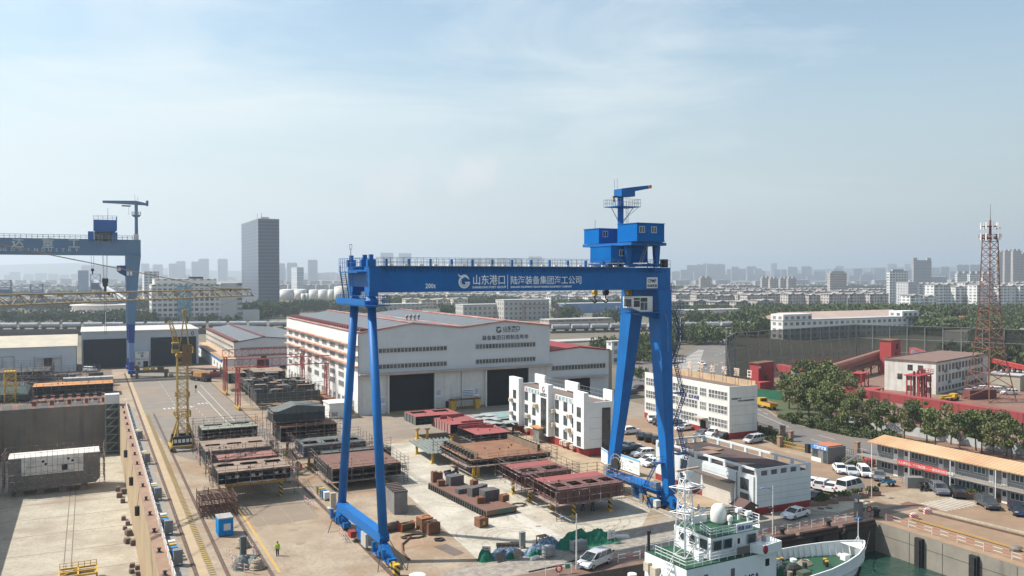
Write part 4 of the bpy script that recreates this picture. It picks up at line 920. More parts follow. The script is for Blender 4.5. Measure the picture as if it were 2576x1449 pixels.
DTM=facade('tower_glass',(.085,.105,.145),(.045,.068,.11),1.6,3.4,.8,.62,(.13,.145,.18),.3)
tt,w,d,h=tower('office_tower','very tall dark glass office tower standing alone left of the big hall','tower',608,650,703,551,840,DTM,extra=[(.3,.7,3)],dmax=120)
q=MB().tube((w*.4,d*.5,h),(w*.4,d*.5,h+9),.25).tube((w*.6,d*.5,h),(w*.6,d*.5,h+10),.25);q.build('aerial',STEEL,tt)

C,w,d,h=corner_box(381,381,556,612,716)
t=thing('institute_building','wide pale seven storey institute with glass middle, in front of the dark tower','office building',(C.x,C.y,0))
INS=facade('institute_wall',(.60,.575,.54),(.05,.06,.07),3.6,3.65,.66,.54)
INP=pm('institute_plain',(.52,.50,.475),(.46,.445,.42),sc=.1)
MB().b(0,0,4,w,26,h).build('wall',INS,t)
MB().b(-.4,-.4,0,w*.98,-.02,4).build('ground_floor',pm('inst_base',(.3,.29,.28)),t)
MB().b(w*.36,-1.2,4,w*.56,-.02,h-1).build('glass_front',glassm('inst_glass',(.09,.17,.21),.2),t)
MB().b(2,3,h,w-3,24,h+4.2).build('upper_floor',facade('inst_top',(.66,.63,.58),(.2,.2,.2),5,4.2,.5,.5),t)
MB().b(w*.55,5,h+4.2,w*.75,15,h+5.6).build('roof_panel',DARK,t)
wR=corner_box(556,556,612,612,712)[1]
MB().b(w+.02,1,0,w+wR*.68,22,h+1).build('wing',INP,t)
MB().b(w+wR*.68,1.5,0,w+wR,22,h+1).build('stair_wing',facade('inst_stair',(.45,.44,.42),(.1,.11,.12),6,3.65,.6,.5),t)
MB().b(w+wR,-2,0,w+wR+12,18,8).build('low_annex',INP,t)

def blk(name,label,cat,*a,**k):return tower(name,label,cat,*a,**k)
blk('white_block','white stepped office block right behind the old gantry leg','office building',358,362,400,684,950,A3)
blk('glass_tower','blue glass office tower with white frame left of the old gantry leg','tower',194,196,223,681,1350,A5)
blk('slab_office','white striped slab office just right of the dark tower','tower',733,747,764,673,1700,facade('slab',(.55,.57,.6),(.2,.22,.25),60,3.4,1,.5))
blk('factory_block','long grey concrete factory block behind the hall roof','factory',1268,1268,1381,756,640,A7,dmax=18)
blk('factory_wing','lower grey wing joined to the left of the grey factory block','factory',1165,1165,1266,768,640,A7,dmax=18)
blk('factory_block','flat grey building between the round legs and the factory wing','factory',943,943,1062,767,720,A7,dmax=18)
t,w,d,h=blk('blue_warehouse','wide blue warehouse with white letters under the crane girder','warehouse',1423,1423,1640,765,760,pm('blue_sheet',(.09,.19,.38),(.16,.26,.42),sc=.08,lo=.4),roof=pm('grey_sheet',(.4,.42,.44)),dmax=25)
text('中发东方',3.2,WHITE,t,(w*.56,-.1,h*.42),bold=.05);text('中国发展造船',1.5,WHITE,t,(3,-.1,h*.3))
blk('dormitory','pink beige three storey building with open galleries right of hall roof','building',1381,1381,1541,806,545,facade('gallery',(.40,.32,.27),(.13,.12,.115),6,3.4,.86,.5,(.44,.36,.31)),dmax=12)
t,w,d,h=blk('long_workshop','long white four storey workshop building behind the grey dust net','workshop',1970,1970,2345,808,455,facade('long_white',(.60,.60,.59),(.10,.095,.09),4.2,3.3,.55,.5),dmax=9)
MB().b(0,-.3,h+.5,w*.175,9,h+3.6).build('stair_tower',facade('long_white2',(.60,.60,.59),(.10,.095,.09),4.2,3.3,.55,.5),t)
MB().b(w*.78,-.3,h+.5,w*.9,9,h+3.6).build('stair_tower',MC['long_white2'],t)
MB().ext([(w*.18,9.2,h-1),(w*.18,42,h-1),(w*.18,26,h+3.2)],(w*.8,0,0)).build('rear_roof',pm('roof_salmon',(.42,.31,.25),(.36,.27,.22),sc=.06),t)
blk('canopy_shop','flat white building with a red stripe right of the blue crane leg','filling station',1686,1686,1906,783,640,facade('red_stripe',(.55,.52,.5),(.36,.1,.09),300,8,1,.22),dmax=20)
blk('site_house','small white house with cream roof beside the junction','house',1764,1764,1830,829,520,A7,roof=pm('roof_cream2',(.5,.44,.35)),dmax=12)
blk('low_shed','low sand roofed shed behind the dust net at the far right','shed',2440,2440,2600,838,430,pm('shed_sand',(.3,.29,.27)),roof=pm('sand_roof',(.42,.36,.29)),dmax=30)
t,w,d,h=blk('orange_house','small house with bright orange roof behind the telecom mast','house',2400,2400,2480,800,600,pm('cream_h',(.5,.46,.38)),roof=pm('roof_orange2',(.45,.16,.08)),dmax=14)

c=at(252,700);t=thing('round_hall','low round pale exhibition hall left of the old gantry leg','hall',(c.x,c.y,0))
MB().lathe([(34,0),(34,3.5),(36,3.8),(36,4.6),(8,5.2)],n=40).build('base_drum',pm('round_beige',(.52,.46,.41)),t)
MB().lathe([(21,4.4),(21,9.2),(22.5,9.6),(22.5,10.2),(4,11)],n=36).build('upper_drum',facade('round_win',(.58,.55,.5),(.16,.17,.18),4,10,.5,.3),t)
MB().lathe([(13,10.5),(13,15),(3,15.6)],n=30).build('dark_drum',pm('drum_grey',(.22,.23,.24)),t)
TKM=pm('tank_white',(.62,.60,.55),(.56,.54,.50),sc=.05)
for a,b_,yt,Z in((704,738,727,1160),(741,771,727,1200),(777,801,728,1110),(801,824,728,1100),(824,842,728,1130),(841,880,719,1090),(757,768,738,1080),(768,777,738,1080)):
 c=at((a+b_)/2,Z);r=(b_-a)/2/FPX*Z;h=zat(yt,Z)
 t=thing('storage_tank','round white oil storage tank with shallow domed roof between dark tower and round crane legs','tank',(c.x,c.y,0),0,'oil tanks right of the dark tower')
 MB().lathe([(r,0),(r,h-r*.12)],n=28).build('shell',TKM,t,smooth=True)
 MB().lathe([(r*1.01,h-r*.12),(r*.6,h-r*.03),(.2,h)],n=28).build('roof',TKM,t)
 st=MB()
 for k in range(10):a2=-1.9+k*.09;st.c((r+.4)*math.cos(a2),(r+.4)*math.sin(a2),h*.1+k*h*.08,1.0,1.0,.3)
 st.build('stair',STEEL,t)

rc=random.Random(11)
def slab(pxc,pxr,ytop,Z,m,label,group,dep=11,stair=True):
 C,w,d,h=corner_box(pxc,pxc,pxr,Z,ytop)
 t=thing('apartment_block',label,'apartments',(C.x,C.y,0),0,group)
 b=MB().b(0,0,0,w,dep,h)
 if stair:
  k=max(1,int(w/11))
  for i in range(k):b.b(w*(i+.2)/k,-1.3,2.5,w*(i+.62)/k,0,h-1)
 b.build('wall',m,t)
 r=MB().ext([(-.5,-.6,h),(-.5,dep+.6,h),(-.5,dep*.62,h+1.1),(-.5,dep*.38,h+1.1)],(w+1,0,0))
 if stair:
  for i in range(k):r.ext([(w*(i+.15)/k,-1.4,h),(w*(i+.67)/k,-1.4,h),(w*(i+.41)/k,-1.4,h+1.5)],(0,4,0))
 r.build('roof',MC.get('apt_roof')or pm('apt_roof',(.36,.33,.31),(.20,.185,.175),sc=.15),t)
Lb={'c':('cream six storey apartment block under the left half of the girder','cream blocks behind the hall',A4),'w':('white balconied apartment block under the right half of the girder','white blocks behind the blue warehouse',A3),
  'g':('beige six storey apartment block in the rows right of the crane','beige apartment rows right of the crane',A6),'b':('tall white balcony slab at the far right of town','white balcony slabs at the right',A3),'r':('hazy low apartment block behind the beige rows, right of the crane','far low blocks right of the crane',A1),'m':('hazy low apartment block far behind, under the girder','far low blocks under the girder',A1),'l':('pale low apartment block far behind the tanks and institute','low blocks far on the left',A1)}
def row(kind,x0,x1,ytop,Z,n,jit=2,ov=.92):
 for i in range(n):
  a=x0+(x1-x0)*i/n;b_=a+(x1-x0)/n*ov;l,g_,m=Lb[kind]
  slab(a,b_,ytop+rc.uniform(-jit,jit),Z+rc.uniform(-15,15),m,l,g_)
row('c',1020,1180,753,860,4);row('c',1180,1420,748,980,5);row('c',960,1400,742,1150,8);row('w',1385,1620,745,900,5);row('w',1440,1640,739,1080,4)
row('w',1000,1640,735,1400,10,1.5);row('c',900,1020,752,950,2)
row('g',1700,1960,742,900,5);row('g',1880,2240,741,860,7);row('g',1690,2230,733,1060,9);row('g',1720,2240,727,1350,9,1.5);row('g',1730,1900,718,1500,4)
row('g',1690,1960,758,720,5,2,.8);row('b',2350,2620,720,850,5,4);row('b',2290,2360,745,800,2);row('b',2300,2620,712,1080,5,3)
row('r',1690,2330,716,2000,13,3,.8);row('r',1700,2600,707,2700,18,4,.75);row('r',2290,2600,700,2000,6,4,.8);row('l',690,900,706,2600,7,3,.8);row('m',960,1650,716,2300,13,3,.8);row('l',0,380,704,2900,10,4,.75);row('l',690,900,716,1800,6,2);row('l',0,320,722,1500,8,4,.8);row('l',0,380,712,2100,8,4,.7);row('l',20,300,745,1050,4,3,.6)

def sky_towers(label,group,lst,Z,m,jag=True):
 for a,b_,yt in lst:
  zz=(Z+rc.uniform(-150,150))*(2.0 if Z>1900 else 1.1)
  ex=[(.12,.42,3),(.58,.88,3)]if jag else None
  tower('apartment_tower',label,'tower block',a-1.5,a,b_,yt,zz,m,group,extra=ex,dmax=26)
sky_towers('hazy blue grey residential tower on the skyline between old gantry and dark tower','towers left of the dark tower',[(355,376,664),(385,410,666),(425,446,664),(444,467,658),(482,504,659),(500,526,652),(548,573,652),(408,424,692),(468,480,694)],2300,A2)
sky_towers('hazy residential tower behind the hook ropes of the old gantry','towers behind the old gantry ropes',[(205,232,669),(232,268,668),(268,300,670),(300,318,668)],2200,A1)
sky_towers('faint tower block on the skyline just right of the dark tower','towers right of the dark tower',[(703,717,664),(722,748,662),(775,799,655)],2100,A2)
sky_towers('faint glassy tower peeking over the left part of the girder','twin glass towers over the girder',[(958,990,636),(1004,1035,637)],2700,A5,False)
sky_towers('faint slab block peeking over the middle of the girder','slabs over the girder',[(1150,1175,652),(1178,1215,651),(1220,1245,650),(1250,1316,650),(1330,1364,646)],2800,A2)
sky_towers('faint blue grey tower block on the skyline right beside the crane','skyline right of the crane',[(1690,1735,684),(1728,1752,668),(1752,1778,666),(1778,1824,665),(1840,1858,672),(1858,1878,677),(1878,1902,671),(1905,1925,682),(1982,2006,672),(2016,2042,671),(2046,2076,684),(1990,2040,690)],2500,A2)
sky_towers('beige twelve storey tower block rising from the apartment rows','mid towers right of the crane',[(1762,1790,700),(1917,1937,700),(1937,1957,702),(1963,1983,702),(1983,2003,701)],1250,A6)
tower('apartment_tower','beige fifteen storey tower block standing alone above the rows','tower block',2084,2088,2130,687,1100,A6,extra=[(.1,.9,2)],dmax=22)
tower('apartment_tower','tall white banded tower block with balconies left of the telecom mast','tower block',2233,2238,2284,683,950,A3,extra=[(.2,.8,2)],dmax=22)
tower('apartment_tower','narrow white block touching the white banded tower block','tower block',2285,2285,2308,711,900,A1,dmax=18)
tower('hotel_tower','large grey tower with notched top on the right skyline','tower',2297,2298,2343,655,1700,A2,extra=[(0,.22,5),(.78,1,5)],dmax=30)
sky_towers('faint tower block on the skyline left of the telecom mast','skyline left of the mast',[(2270,2300,690),(2300,2345,688),(2345,2368,690),(2366,2388,672),(2390,2410,684),(2407,2440,667),(2440,2471,667),(2135,2160,694),(2165,2200,692)],2100,A2)
sky_towers('tall rose grey apartment tower at the right edge behind the mast','rose towers at the right edge',[(2508,2528,634),(2527,2549,632),(2548,2569,631),(2569,2600,640)],1500,A6)
sky_towers('white mid rise block with notched roof just left of the mast','white blocks by the mast',[(2408,2440,688),(2440,2472,689),(2472,2500,690)],1150,A3)
sky_towers('faint low block on the far skyline left of the institute','far left skyline',[(60,85,690),(150,175,692),(120,140,696),(10,30,692),(815,850,686),(870,890,692)],2700,A1)
rs=random.Random(77)
def far_band(label,group,x0,x1,n,y0,y1,m,Z):
 sky_towers(label,group,[(x,x+rs.uniform(12,30),rs.uniform(y0,y1))for x in(x0+(x1-x0)*(i+rs.uniform(.1,.8))/n for i in range(n))],Z,m,rs.random()<.5)
far_band('faint pale block in the hazy band right of the crane on the skyline','hazy skyline band right of the crane',1690,2560,26,674,694,A2,2450)
far_band('faint very distant tower in the skyline haze right of the crane','most distant skyline right of the crane',1690,2560,18,662,688,A1,3100)
far_band('faint pale block in the hazy band behind the old gantry','hazy skyline band on the left',0,600,18,678,698,A1,2500)
far_band('faint block in the hazy band between dark tower and round crane legs','hazy skyline band by the tanks',705,900,8,676,697,A2,2600)

CF=pm('frame_blue',(.10,.16,.26),(.08,.12,.2),sc=.2)
def gallery(name,label,p,q,w,h,leg,m=CF,seg=8):
 t=thing(name,label,'conveyor',(0,0,0));p=Vector(p);q=Vector(q);d=(q-p).normalized();s=d.cross(Vector((0,0,1))).normalized()*w/2;u=Vector((0,0,h))
 MB().ext([p-s,p+s,p+s+u,p-s+u],q-p).build('gallery',m,t)
 f=MB();fr=MB()
 for i in range(seg+1):
  c=p.lerp(q,i/seg)
  if 0<i<seg or leg=='all':
   for g_ in(-1,1):f.bar(c+s*g_,(c.x+s.x*g_*1.3,c.y+s.y*g_*1.3,0),.35)
   f.bar(c+s,(c.x-s.x*1.3,c.y-s.y*1.3,c.z*.4),.2)
  fr.b(0,0,0,0,0,0)if False else fr.tube(c+s*1.01,c+s*1.01+u,.06,n=4)
 f.build('trestle',pm('trestle_dark',(.06,.045,.04)),t);fr.build('frame',pm('gallery_rib',(.25,.1,.09)),t);return t
a=at(240,900);b_=at(320,800)
gallery('conveyor_gallery','pale inclined conveyor gallery behind the old gantry leg',(a.x,a.y,26),(b_.x,b_.y,8),4,3,'',pm('gal_pale',(.45,.47,.49)))
a=at(110,760);b_=at(345,760)
gallery('conveyor_gallery','long level blue conveyor gallery left of the old gantry leg',(a.x,a.y,10),(b_.x,b_.y,10),4,3,'')
for px,Z,yt,l in((12,700,705,'blue steel transfer tower at the left edge of the picture'),(92,720,715,'blue steel transfer tower right of the one at the left edge'),(240,880,690,'slender blue steel transfer tower at the top of the pale conveyor')):
 c=at(px,Z);t=thing('transfer_tower',l,'steel tower',(c.x,c.y,0));h=zat(yt,Z)
 MB().lattice((0,0,0),(0,0,h),9,9,5,.35,.25,up=(0,1,0)).build('frame',CF,t);MB().b(-4,-4,h*.55,4,4,h*.75).build('cabin',CF,t)

WG=pm('wagon_grey',(.36,.38,.40),(.28,.29,.30),sc=.3,streak=(.14,.13,.12));WGB=pm('wagon_under',(.05,.045,.042))
me_t=MB().tube((-5.3,0,2.6),(5.3,0,2.6),1.45,n=16).tube((0,0,4.0),(0,0,4.5),.5,n=8).mesh('tank',WG)
me_u=MB().b(-5.9,-1.2,.9,5.9,1.2,1.2).b(-4.9,-1.1,.1,-3,1.1,.9).b(3,-1.1,.1,4.9,1.1,.9).mesh('undercarriage',WGB)
def train(pa,Za,pb,Zb,n,label,group,first=0):
 a=at(pa,Za);b_=at(pb,Zb);d=(b_-a);rz=math.atan2(d.y,d.x)
 for i in range(n):
  p=a+d.normalized()*(i+.5)*12.4
  t=thing('tank_wagon',label,'rail wagon',(p.x,p.y,1.2),rz,group);inst('tank',me_t,t);inst('undercarriage',me_u,t)
A_,B_=at(-10,520),at(735,545);train(-10,520,735,545,int((B_-A_).length/12.4),'grey railway tank wagon in the long train behind the roller door shed','tank wagons on the left')
A_,B_=at(1385,505),at(1960,545);train(1385,505,1960,545,int((B_-A_).length/12.4),'pale railway tank wagon in the train right of the hall roof','tank wagons on the right')
for pa,Za,pb,Zb,h in((-10,518,735,543,1.2),(1385,503,1960,543,1.2)):
 a,b_=at(pa,Za),at(pb,Zb);e=MB().ext([(a.x,a.y,0),(b_.x,b_.y,0),(b_.x-1,b_.y+8,0),(a.x-1,a.y+8,0)],(0,0,h));tag(e.build('rail_embankment',pm('ballast',(.12,.11,.10),(.09,.08,.075),sc=.6)),kind='structure')
def wall_px(name,label,pa,Za,pb,Zb,h,m,cat='wall',th=.5):
 a,b_=at(pa,Za),at(pb,Zb);d=(b_-a).normalized();s=Vector((-d.y,d.x,0))*th
 t=MB().ext([a,b_,b_+s,a+s],(0,0,h)).build(name,m);return tag(t,label,cat)
wall_px('boundary_wall','long dark brown boundary wall below the left tank wagons',-10,480,730,505,2.6,pm('wall_darkbrown',(.10,.085,.08)))
for px,Z,yt,l in((265,430,785,'tall white lamp post behind the old gantry hook'),(1648,420,800,'white lamp post between the square crane legs'),(1712,400,800,'white lamp post beside the junction'),(2132,620,748,'white lamp post rising from the trees right of the net')):
 c=at(px,Z);t=thing('lamp_post',l,'lamp post',(c.x,c.y,0));h=zat(yt,Z)
 MB().tube((0,0,0),(0,0,h),.16,.09,n=6).build('pole',WHITE,t);MB().tube((0,0,h),(1.6,0,h+.4),.07,n=5).b(1.3,-.2,h+.3,2.1,.2,h+.42).build('lamp_arm',WHITE,t)
# ---------------- trees
def leafm(name,c,c2):
 m=pm(name,c,c2,sc=.8,lo=.38,hi=.62,rough=.75,spec=.2);return m
LF1=leafm('leaf_green',(.095,.12,.04),(.17,.185,.075));LF2=leafm('leaf_dark',(.06,.085,.032),(.11,.13,.055));LF4=leafm('leaf_olive',(.125,.125,.05),(.19,.175,.085));LF3=leafm('leaf_far',(.06,.085,.04),(.10,.12,.06))
BARK=pm('bark',(.09,.065,.045),(.06,.045,.035),sc=2)
def crown(rn,n,blobs,leaf,mb=None,off=(0,0,0),s=1.0):
 mb=mb or MB();vs=[];fs=[]
 for _ in range(n):
  cx,cy_,cz,r=rn.choice(blobs)
  th=rn.uniform(0,6.283);ph=math.acos(rn.uniform(-1,1));q=r*(rn.random()**.4)
  p=Vector((cx+q*math.sin(ph)*math.cos(th),cy_+q*math.sin(ph)*math.sin(th),cz+q*.8*math.cos(ph)))
  a=Vector((rn.gauss(0,1),rn.gauss(0,1),rn.gauss(0,.6))).normalized();e=a.orthogonal().normalized()*leaf*rn.uniform(.6,1.3);a=a.cross(e).normalized()*leaf*rn.uniform(.5,1.1)
  k=len(vs)
  for v in(p-e-a*.6,p+e*.7-a,p+e+a*.6,p-e*.6+a):vs.append((v.x*s+off[0],v.y*s+off[1],v.z*s+off[2]))
  fs.append((k,k+1,k+2,k+3))
 return mb.add(vs,fs)
def tree_mesh(seed,h,r,n,leaf,base=.3,nb=14):
 rn=random.Random(seed);bl=[]
 for i in range(nb):
  z=h*(base+(1-base)*rn.uniform(.08,.95));f=1-abs((z/h-.62))*1.25
  a=rn.uniform(0,6.283);q=r*f*rn.uniform(.25,.85);bl.append((q*math.cos(a),q*math.sin(a),z,r*rn.uniform(.26,.58)))
 tr=MB();tr.tube((0,0,0),(.1,.05,h*base*1.15),h*.022,h*.015,n=7)
 for b_ in bl[:9]:tr.tube((.1,.05,h*base*1.1),b_[:3],h*.011,h*.004,n=5)
 return crown(rn,n,bl,leaf).mesh('crown',(LF1,LF4,LF2,LF1)[seed%4]),tr.mesh('trunk',BARK)
TM=[tree_mesh(i,8.5,3.1,1350,.21,.24,11)for i in range(4)]
SM=[tree_mesh(20+i,7.0,2.2,900,.19,.26,9)for i in range(4)]
def tree(kind,x,y,s,label,group,k,z=0):
 t=thing('tree',label,'tree',(x,y,z),k*1.3,group);t.scale=(s,s,s);c,tr=kind[k%4];inst('crown',c,t);inst('trunk',tr,t);return t
rt_=random.Random(5)
for k,(px,py,s)in enumerate([(1985,1028,1.0),(2008,1043,1.05),(2035,1052,1.1),(2062,1060,1.05),(2090,1066,.95),(2000,1000,1.15),(2030,1012,1.2),(2065,1020,1.25),(2098,1030,1.2),(2128,1042,1.05),(2020,985,1.1),(2075,990,1.15),(2110,1000,1.05),(2140,1012,.95),(1975,1012,.9),(2050,1036,1.0),(2120,1062,.8),(2048,1003,1.2),(2090,1010,1.15),(2022,1030,1.0),(2078,1045,.95),(2105,1050,.9),(2145,1032,.9),(2130,1018,1.0),(2155,1048,.8)]):
 p=G(px,py);tree(TM,p.x,p.y,s,'broad bushy tree in the green clump at the bend of the road','trees in the clump at the road bend',k)
for k,(px,py,s)in enumerate([(2122,1088,1.0),(2166,1094,1.0),(2218,1106,1.1),(2190,1070,.9),(2250,1086,.9),(2275,1112,1.05),(2300,1096,.95),(2332,1110,1.0),(2352,1128,1.1),(2392,1118,1.0),(2414,1140,1.1),(2445,1120,.95),(2470,1142,1.1),(2497,1150,1.0),(2520,1130,1.05),(2545,1155,1.1),(2585,1160,1.0),(2230,1060,.8),(2290,1078,.9),(2315,1082,.95),(2370,1098,1.0),(2430,1104,.95),(2490,1120,1.0),(2150,1068,.9),(2205,1088,.95),(2342,1094,.9),(2455,1134,1.1),(2532,1146,1.0)]):
 p=G(px,py);tree(SM,p.x,p.y,s,'slim young tree in the row along the road above the orange roof','young roadside trees',k)
shm=[]
for i in range(3):
 rn=random.Random(40+i);shm.append(crown(rn,700,[(rn.uniform(-.5,.5),rn.uniform(-.5,.5),.9+rn.uniform(-.2,.3),.8)for _ in range(5)],.13).mesh('clipped_shrub',LF2))
for k,(px,py,s)in enumerate([(1998,1066,1.2),(2012,1052,1.0),(2033,1076,1.3),(2055,1070,1.3),(2072,1082,1.2),(2096,1087,1.3),(2112,1076,1.0),(2140,1092,1.4),(2152,1082,1.2),(2180,1096,1.4),(2197,1104,1.2),(2240,1112,1.6),(2262,1118,1.2),(2178,1082,1.2),(1985,1056,1.1)]):
 p=G(px,py);o=inst('clipped_shrub',shm[k%3],None,(p.x,p.y,0),k,sc=s);tag(o,'rounded dark green shrub along the kerb of the curving road','shrub','round shrubs along the road kerb')
def hedge(label,pts,w,h,seed,m=LF2,leaf=.16,dens=60):
 rn=random.Random(seed);vs=MB()
 for p,q in zip(pts,pts[1:]):
  n=int((q-p).length/.7)+1
  bl=[(p.x+(q.x-p.x)*i/n,p.y+(q.y-p.y)*i/n,h*.5,w*.62)for i in range(n+1)]
  crown(rn,int(n*dens),[(a,b_,c+rn.uniform(-.1,.15)*h,r)for a,b_,c,r in bl],leaf,vs)
 o=vs.build('hedge',m);return tag(o,label,'hedge')
hedge('low clipped hedge along the inner kerb of the curving road',[G(*p)for p in((1962,1052),(2000,1066),(2055,1079),(2140,1098),(2226,1108),(2330,1124))],1.2,1.0,1)
hedge('dark hedge behind the iron fence right of the ribbon office',[G(*p)for p in((1908,1085),(1950,1100),(1985,1122))],1.5,1.4,2)
hedge('lower dark hedge in front of the iron fence by the ribbon office',[G(*p)for p in((1905,1100),(1940,1110),(1968,1124))],1.3,1.0,3)

cm=[]
for i in range(5):
 rn=random.Random(60+i);bl=[(rn.uniform(-.55,.55),rn.uniform(-.55,.55),rn.uniform(.3,.95),rn.uniform(.25,.42))for _ in range(9)]
 c=crown(rn,190,bl,.085);cm.append((c.v,c.f))
def belt(label,spans,m=LF3,dens=1.0,seed=0):
 rn=random.Random(seed);mb=MB()
 for px0,Z0,px1,Z1,width,hh in spans:
  a,b_=at(px0,Z0),at(px1,Z1);d=b_-a;Ln=d.length;d.normalize();s=Vector((-d.y,d.x,0));n=int(Ln*width/26*dens)
  for _ in range(n):
   p=a+d*rn.uniform(0,Ln)+s*rn.uniform(0,width);sc_=hh*rn.uniform(.6,1.1);v,f=cm[rn.randrange(5)];cs,sn=math.cos(rn.uniform(0,6)),math.sin(rn.uniform(0,6))
   ar=sc_*rn.uniform(.55,.8)
   mb.add([(p.x+(x*cs-y*sn)*ar,p.y+(x*sn+y*cs)*ar,z*sc_+.4)for x,y,z in v],f)
 return tag(mb.build('tree_belt',m),label,'trees',None,'stuff')
belt('belt of trees around the round hall and institute on the left',[(-20,590,380,600,40,8),(240,560,380,575,20,9),(590,640,760,680,60,10),(640,760,900,800,50,9),(0,820,360,830,60,8),(380,590,600,595,12,6)],seed=1)
belt('trees around the apartment blocks behind the big hall',[(880,690,960,690,20,10),(1110,700,1180,700,30,9),(1190,690,1260,690,20,8),(960,920,1300,920,60,9),(1395,640,1460,640,30,10),(1500,585,1600,585,25,9),(1400,830,1620,830,30,9)],seed=2)
belt('wide dark wood between the apartment rows and the long workshop',[(1690,560,1960,560,26,9),(1700,450,1790,450,20,8),(1860,470,1960,470,18,10),(1900,640,2330,640,60,10),(2150,570,2420,570,70,11),(2330,480,2460,480,50,10),(2380,620,2640,620,60,10),(2460,420,2640,420,20,8),(1700,690,1900,690,40,8),(2500,520,2640,520,40,8)],LF2,seed=3)
belt('bushes behind the telecom mast and the far dust net',[(2400,330,2480,330,12,7),(2480,300,2640,300,20,8)],LF2,2,seed=4)
belt('low greenery around the junction between the square crane legs',[(1560,330,1690,330,18,5),(1545,280,1620,270,8,4),(1620,360,1700,360,10,6),(1540,360,1640,390,14,6),(1690,420,1830,420,22,7),(1650,390,1700,400,20,6)],LF2,2,seed=5)
belt('scattered far trees below the horizon',[(-50,1300,900,1300,60,8),(-50,1900,2640,1900,80,8)],LF3,.3,seed=6)
blk('staff_house','white four storey block seen just left of the square crane legs behind the annex','building',1536,1540,1572,862,330,facade('staff_white',(.58,.58,.57),(.08,.085,.09),3.4,3.2,.5,.5),dmax=30)
blk('low_store','long low grey roofed store behind the red roofed annex','building',1400,1400,1530,862,430,A7,dmax=12)
t=thing('pipe_gantry','rusty overhead pipe gantry crossing behind the hall roof near the grey factory','pipe gantry',at(1318,560));zt_=zat(770,560)
m_=MB();
for x in(0,24):m_.lattice((x,0,0),(x,0,zt_),1.5,1.5,8,.12,.08,up=(0,1,0))
m_.lattice((-3,0,zt_),(27,0,zt_),1.6,1.8,12,.14,.08);m_.build('lattice',pm('gantry_brown',(.16,.12,.11)),t);t.rotation_euler=(0,0,-.1)
# ================================================================ ore plant, dust net and mast on the right
PR=pm('plant_red',(.40,.045,.045),(.32,.045,.045),sc=.3,rough=.7,streak=(.18,.05,.04))
PRC=ribbed('conveyor_red',(.31,.05,.05),(.26,.045,.042),0,3.6,.55,.7,sc=.3,dirt=(.2,.09,.06))
ROT=R(16)
p=Vector((220.4,166.4,0))
t=thing('plant_office','stained white three storey plant office with brown flat roof beside the telecom mast','office',p,ROT)
MB().b(0,0,0,42,15,9.2).build('wall',pm('plant_white',(.62,.61,.57),(.52,.5,.45),sc=.3,streak=(.33,.26,.21)),t)
MB().b(-.3,-.3,9.2,42.3,15.3,9.35).b(-.3,-.3,9.36,42.3,-.1,9.6).b(-.3,15.1,9.36,42.3,15.3,9.6).b(-.3,-.09,9.36,-.1,15.09,9.6).build('roof',pm('roof_rust',(.20,.12,.09),(.16,.1,.08),sc=.3),t)
PG=glassm('plant_glass',(.03,.028,.026),.3)
for y,zs in((2.0,(1.1,4.4)),(4.4,(1.1,4.4,7.3)),(7.4,(1.1,4.4,7.3)),(10.4,(4.4,))):
 for z in zs:win(t,0,y,z,1.5,1.7,'-x',2,2,fm=OF,gm=PG)
for i in range(14):
 x=2.5+i*2.6
 for z,h in((1.3,1.2),(4.4,1.9),(7.4,1.9)):win(t,x,0,z,1.1 if i<4 else 1.7,h,'-y',2,1,fm=OF,gm=PG)
for x,z in((6,6),(9,2.6),(16,6.1),(20,2.7)):
 MB().b(x,-.6,z,x+1,-.02,z+.8).build('air_conditioner',STEEL,t)
def red_house(label,px0,px1,ybase,ytop,Z,dep=8):
 c=at(px0,Z);w=(px1-px0)/FPX*Z/math.cos(YAW-ROT);h=zat(ytop,Z)
 t=thing('transfer_house',label,'plant building',(c.x,c.y,0),ROT)
 MB().b(0,0,zat(ybase,Z)if ybase else 0,w,dep,h).build('wall',PR,t)
 MB().b(-.3,-.3,h,w+.3,dep+.3,h+.25).build('roof',RUST,t)
 return t,w,h
t,w,h=red_house('red sheet metal transfer house with outside stair next to the ribbon office',1909,1982,0,916,258,3.0)
MB().b(w*.42,-.1,1.8,w*.55,-.01,4).build('door',DARK,t)
s_=MB()
for k in range(12):s_.c(w*(.1+.33*k/12),-.7,6.0-k*.36,.5,.9,.06)
s_.bar((w*.08,-1.1,6.1),(w*.44,-1.1,1.8),.14).bar((w*.08,-.3,6.1),(w*.44,-.3,1.8),.14).rail([(w*.08,-1.1,6.2),(w*.44,-1.1,1.9)],1,.04,1);s_.build('stair',RUST,t)
MB().b(.1,-.15,6.4,1.2,-.02,7.0).build('sign_board',WHITE,t)
t,w,h=red_house('red sheet metal transfer house behind the white plant office',2243,2298,0,858,300,4)
MB().b(w*.5,-.1,h-3.2,w*.72,-.01,h-1.2).b(w*.42,-.1,h-5.2,w*.56,-.01,h-4.3).build('window',DARK,t)
def conv(label,p,q,w,h,m=PRC,seg=10):return gallery('conveyor_gallery',label,p,q,w,h,'',m,seg)
conv('long red panelled conveyor sloping down in front of the white plant office',(172.5,156.5,4.3),(184.5,100,2.4),2.6,2.1,seg=14)
conv('red conveyor leaving the transfer house next to the ribbon office',tuple(G(1960,932,5.2)),tuple(G(2098,960,4.2)),2.4,2.0)
sg=MB()
a=G(1992,936,6.2);b_=G(2025,946,5.8)
conv('red conveyor leaving the farther transfer house toward the mast',tuple(at(2296,302,6.8)),tuple(at(2366,286,5.0)),2.4,2.2)
conv('bright red covered conveyor running off right behind the telecom mast',tuple(at(2500,265,7.5)),tuple(at(2640,255,4.8)),2.6,1.2,pm('conv_bright',(.45,.05,.04),(.38,.05,.04),sc=.3))
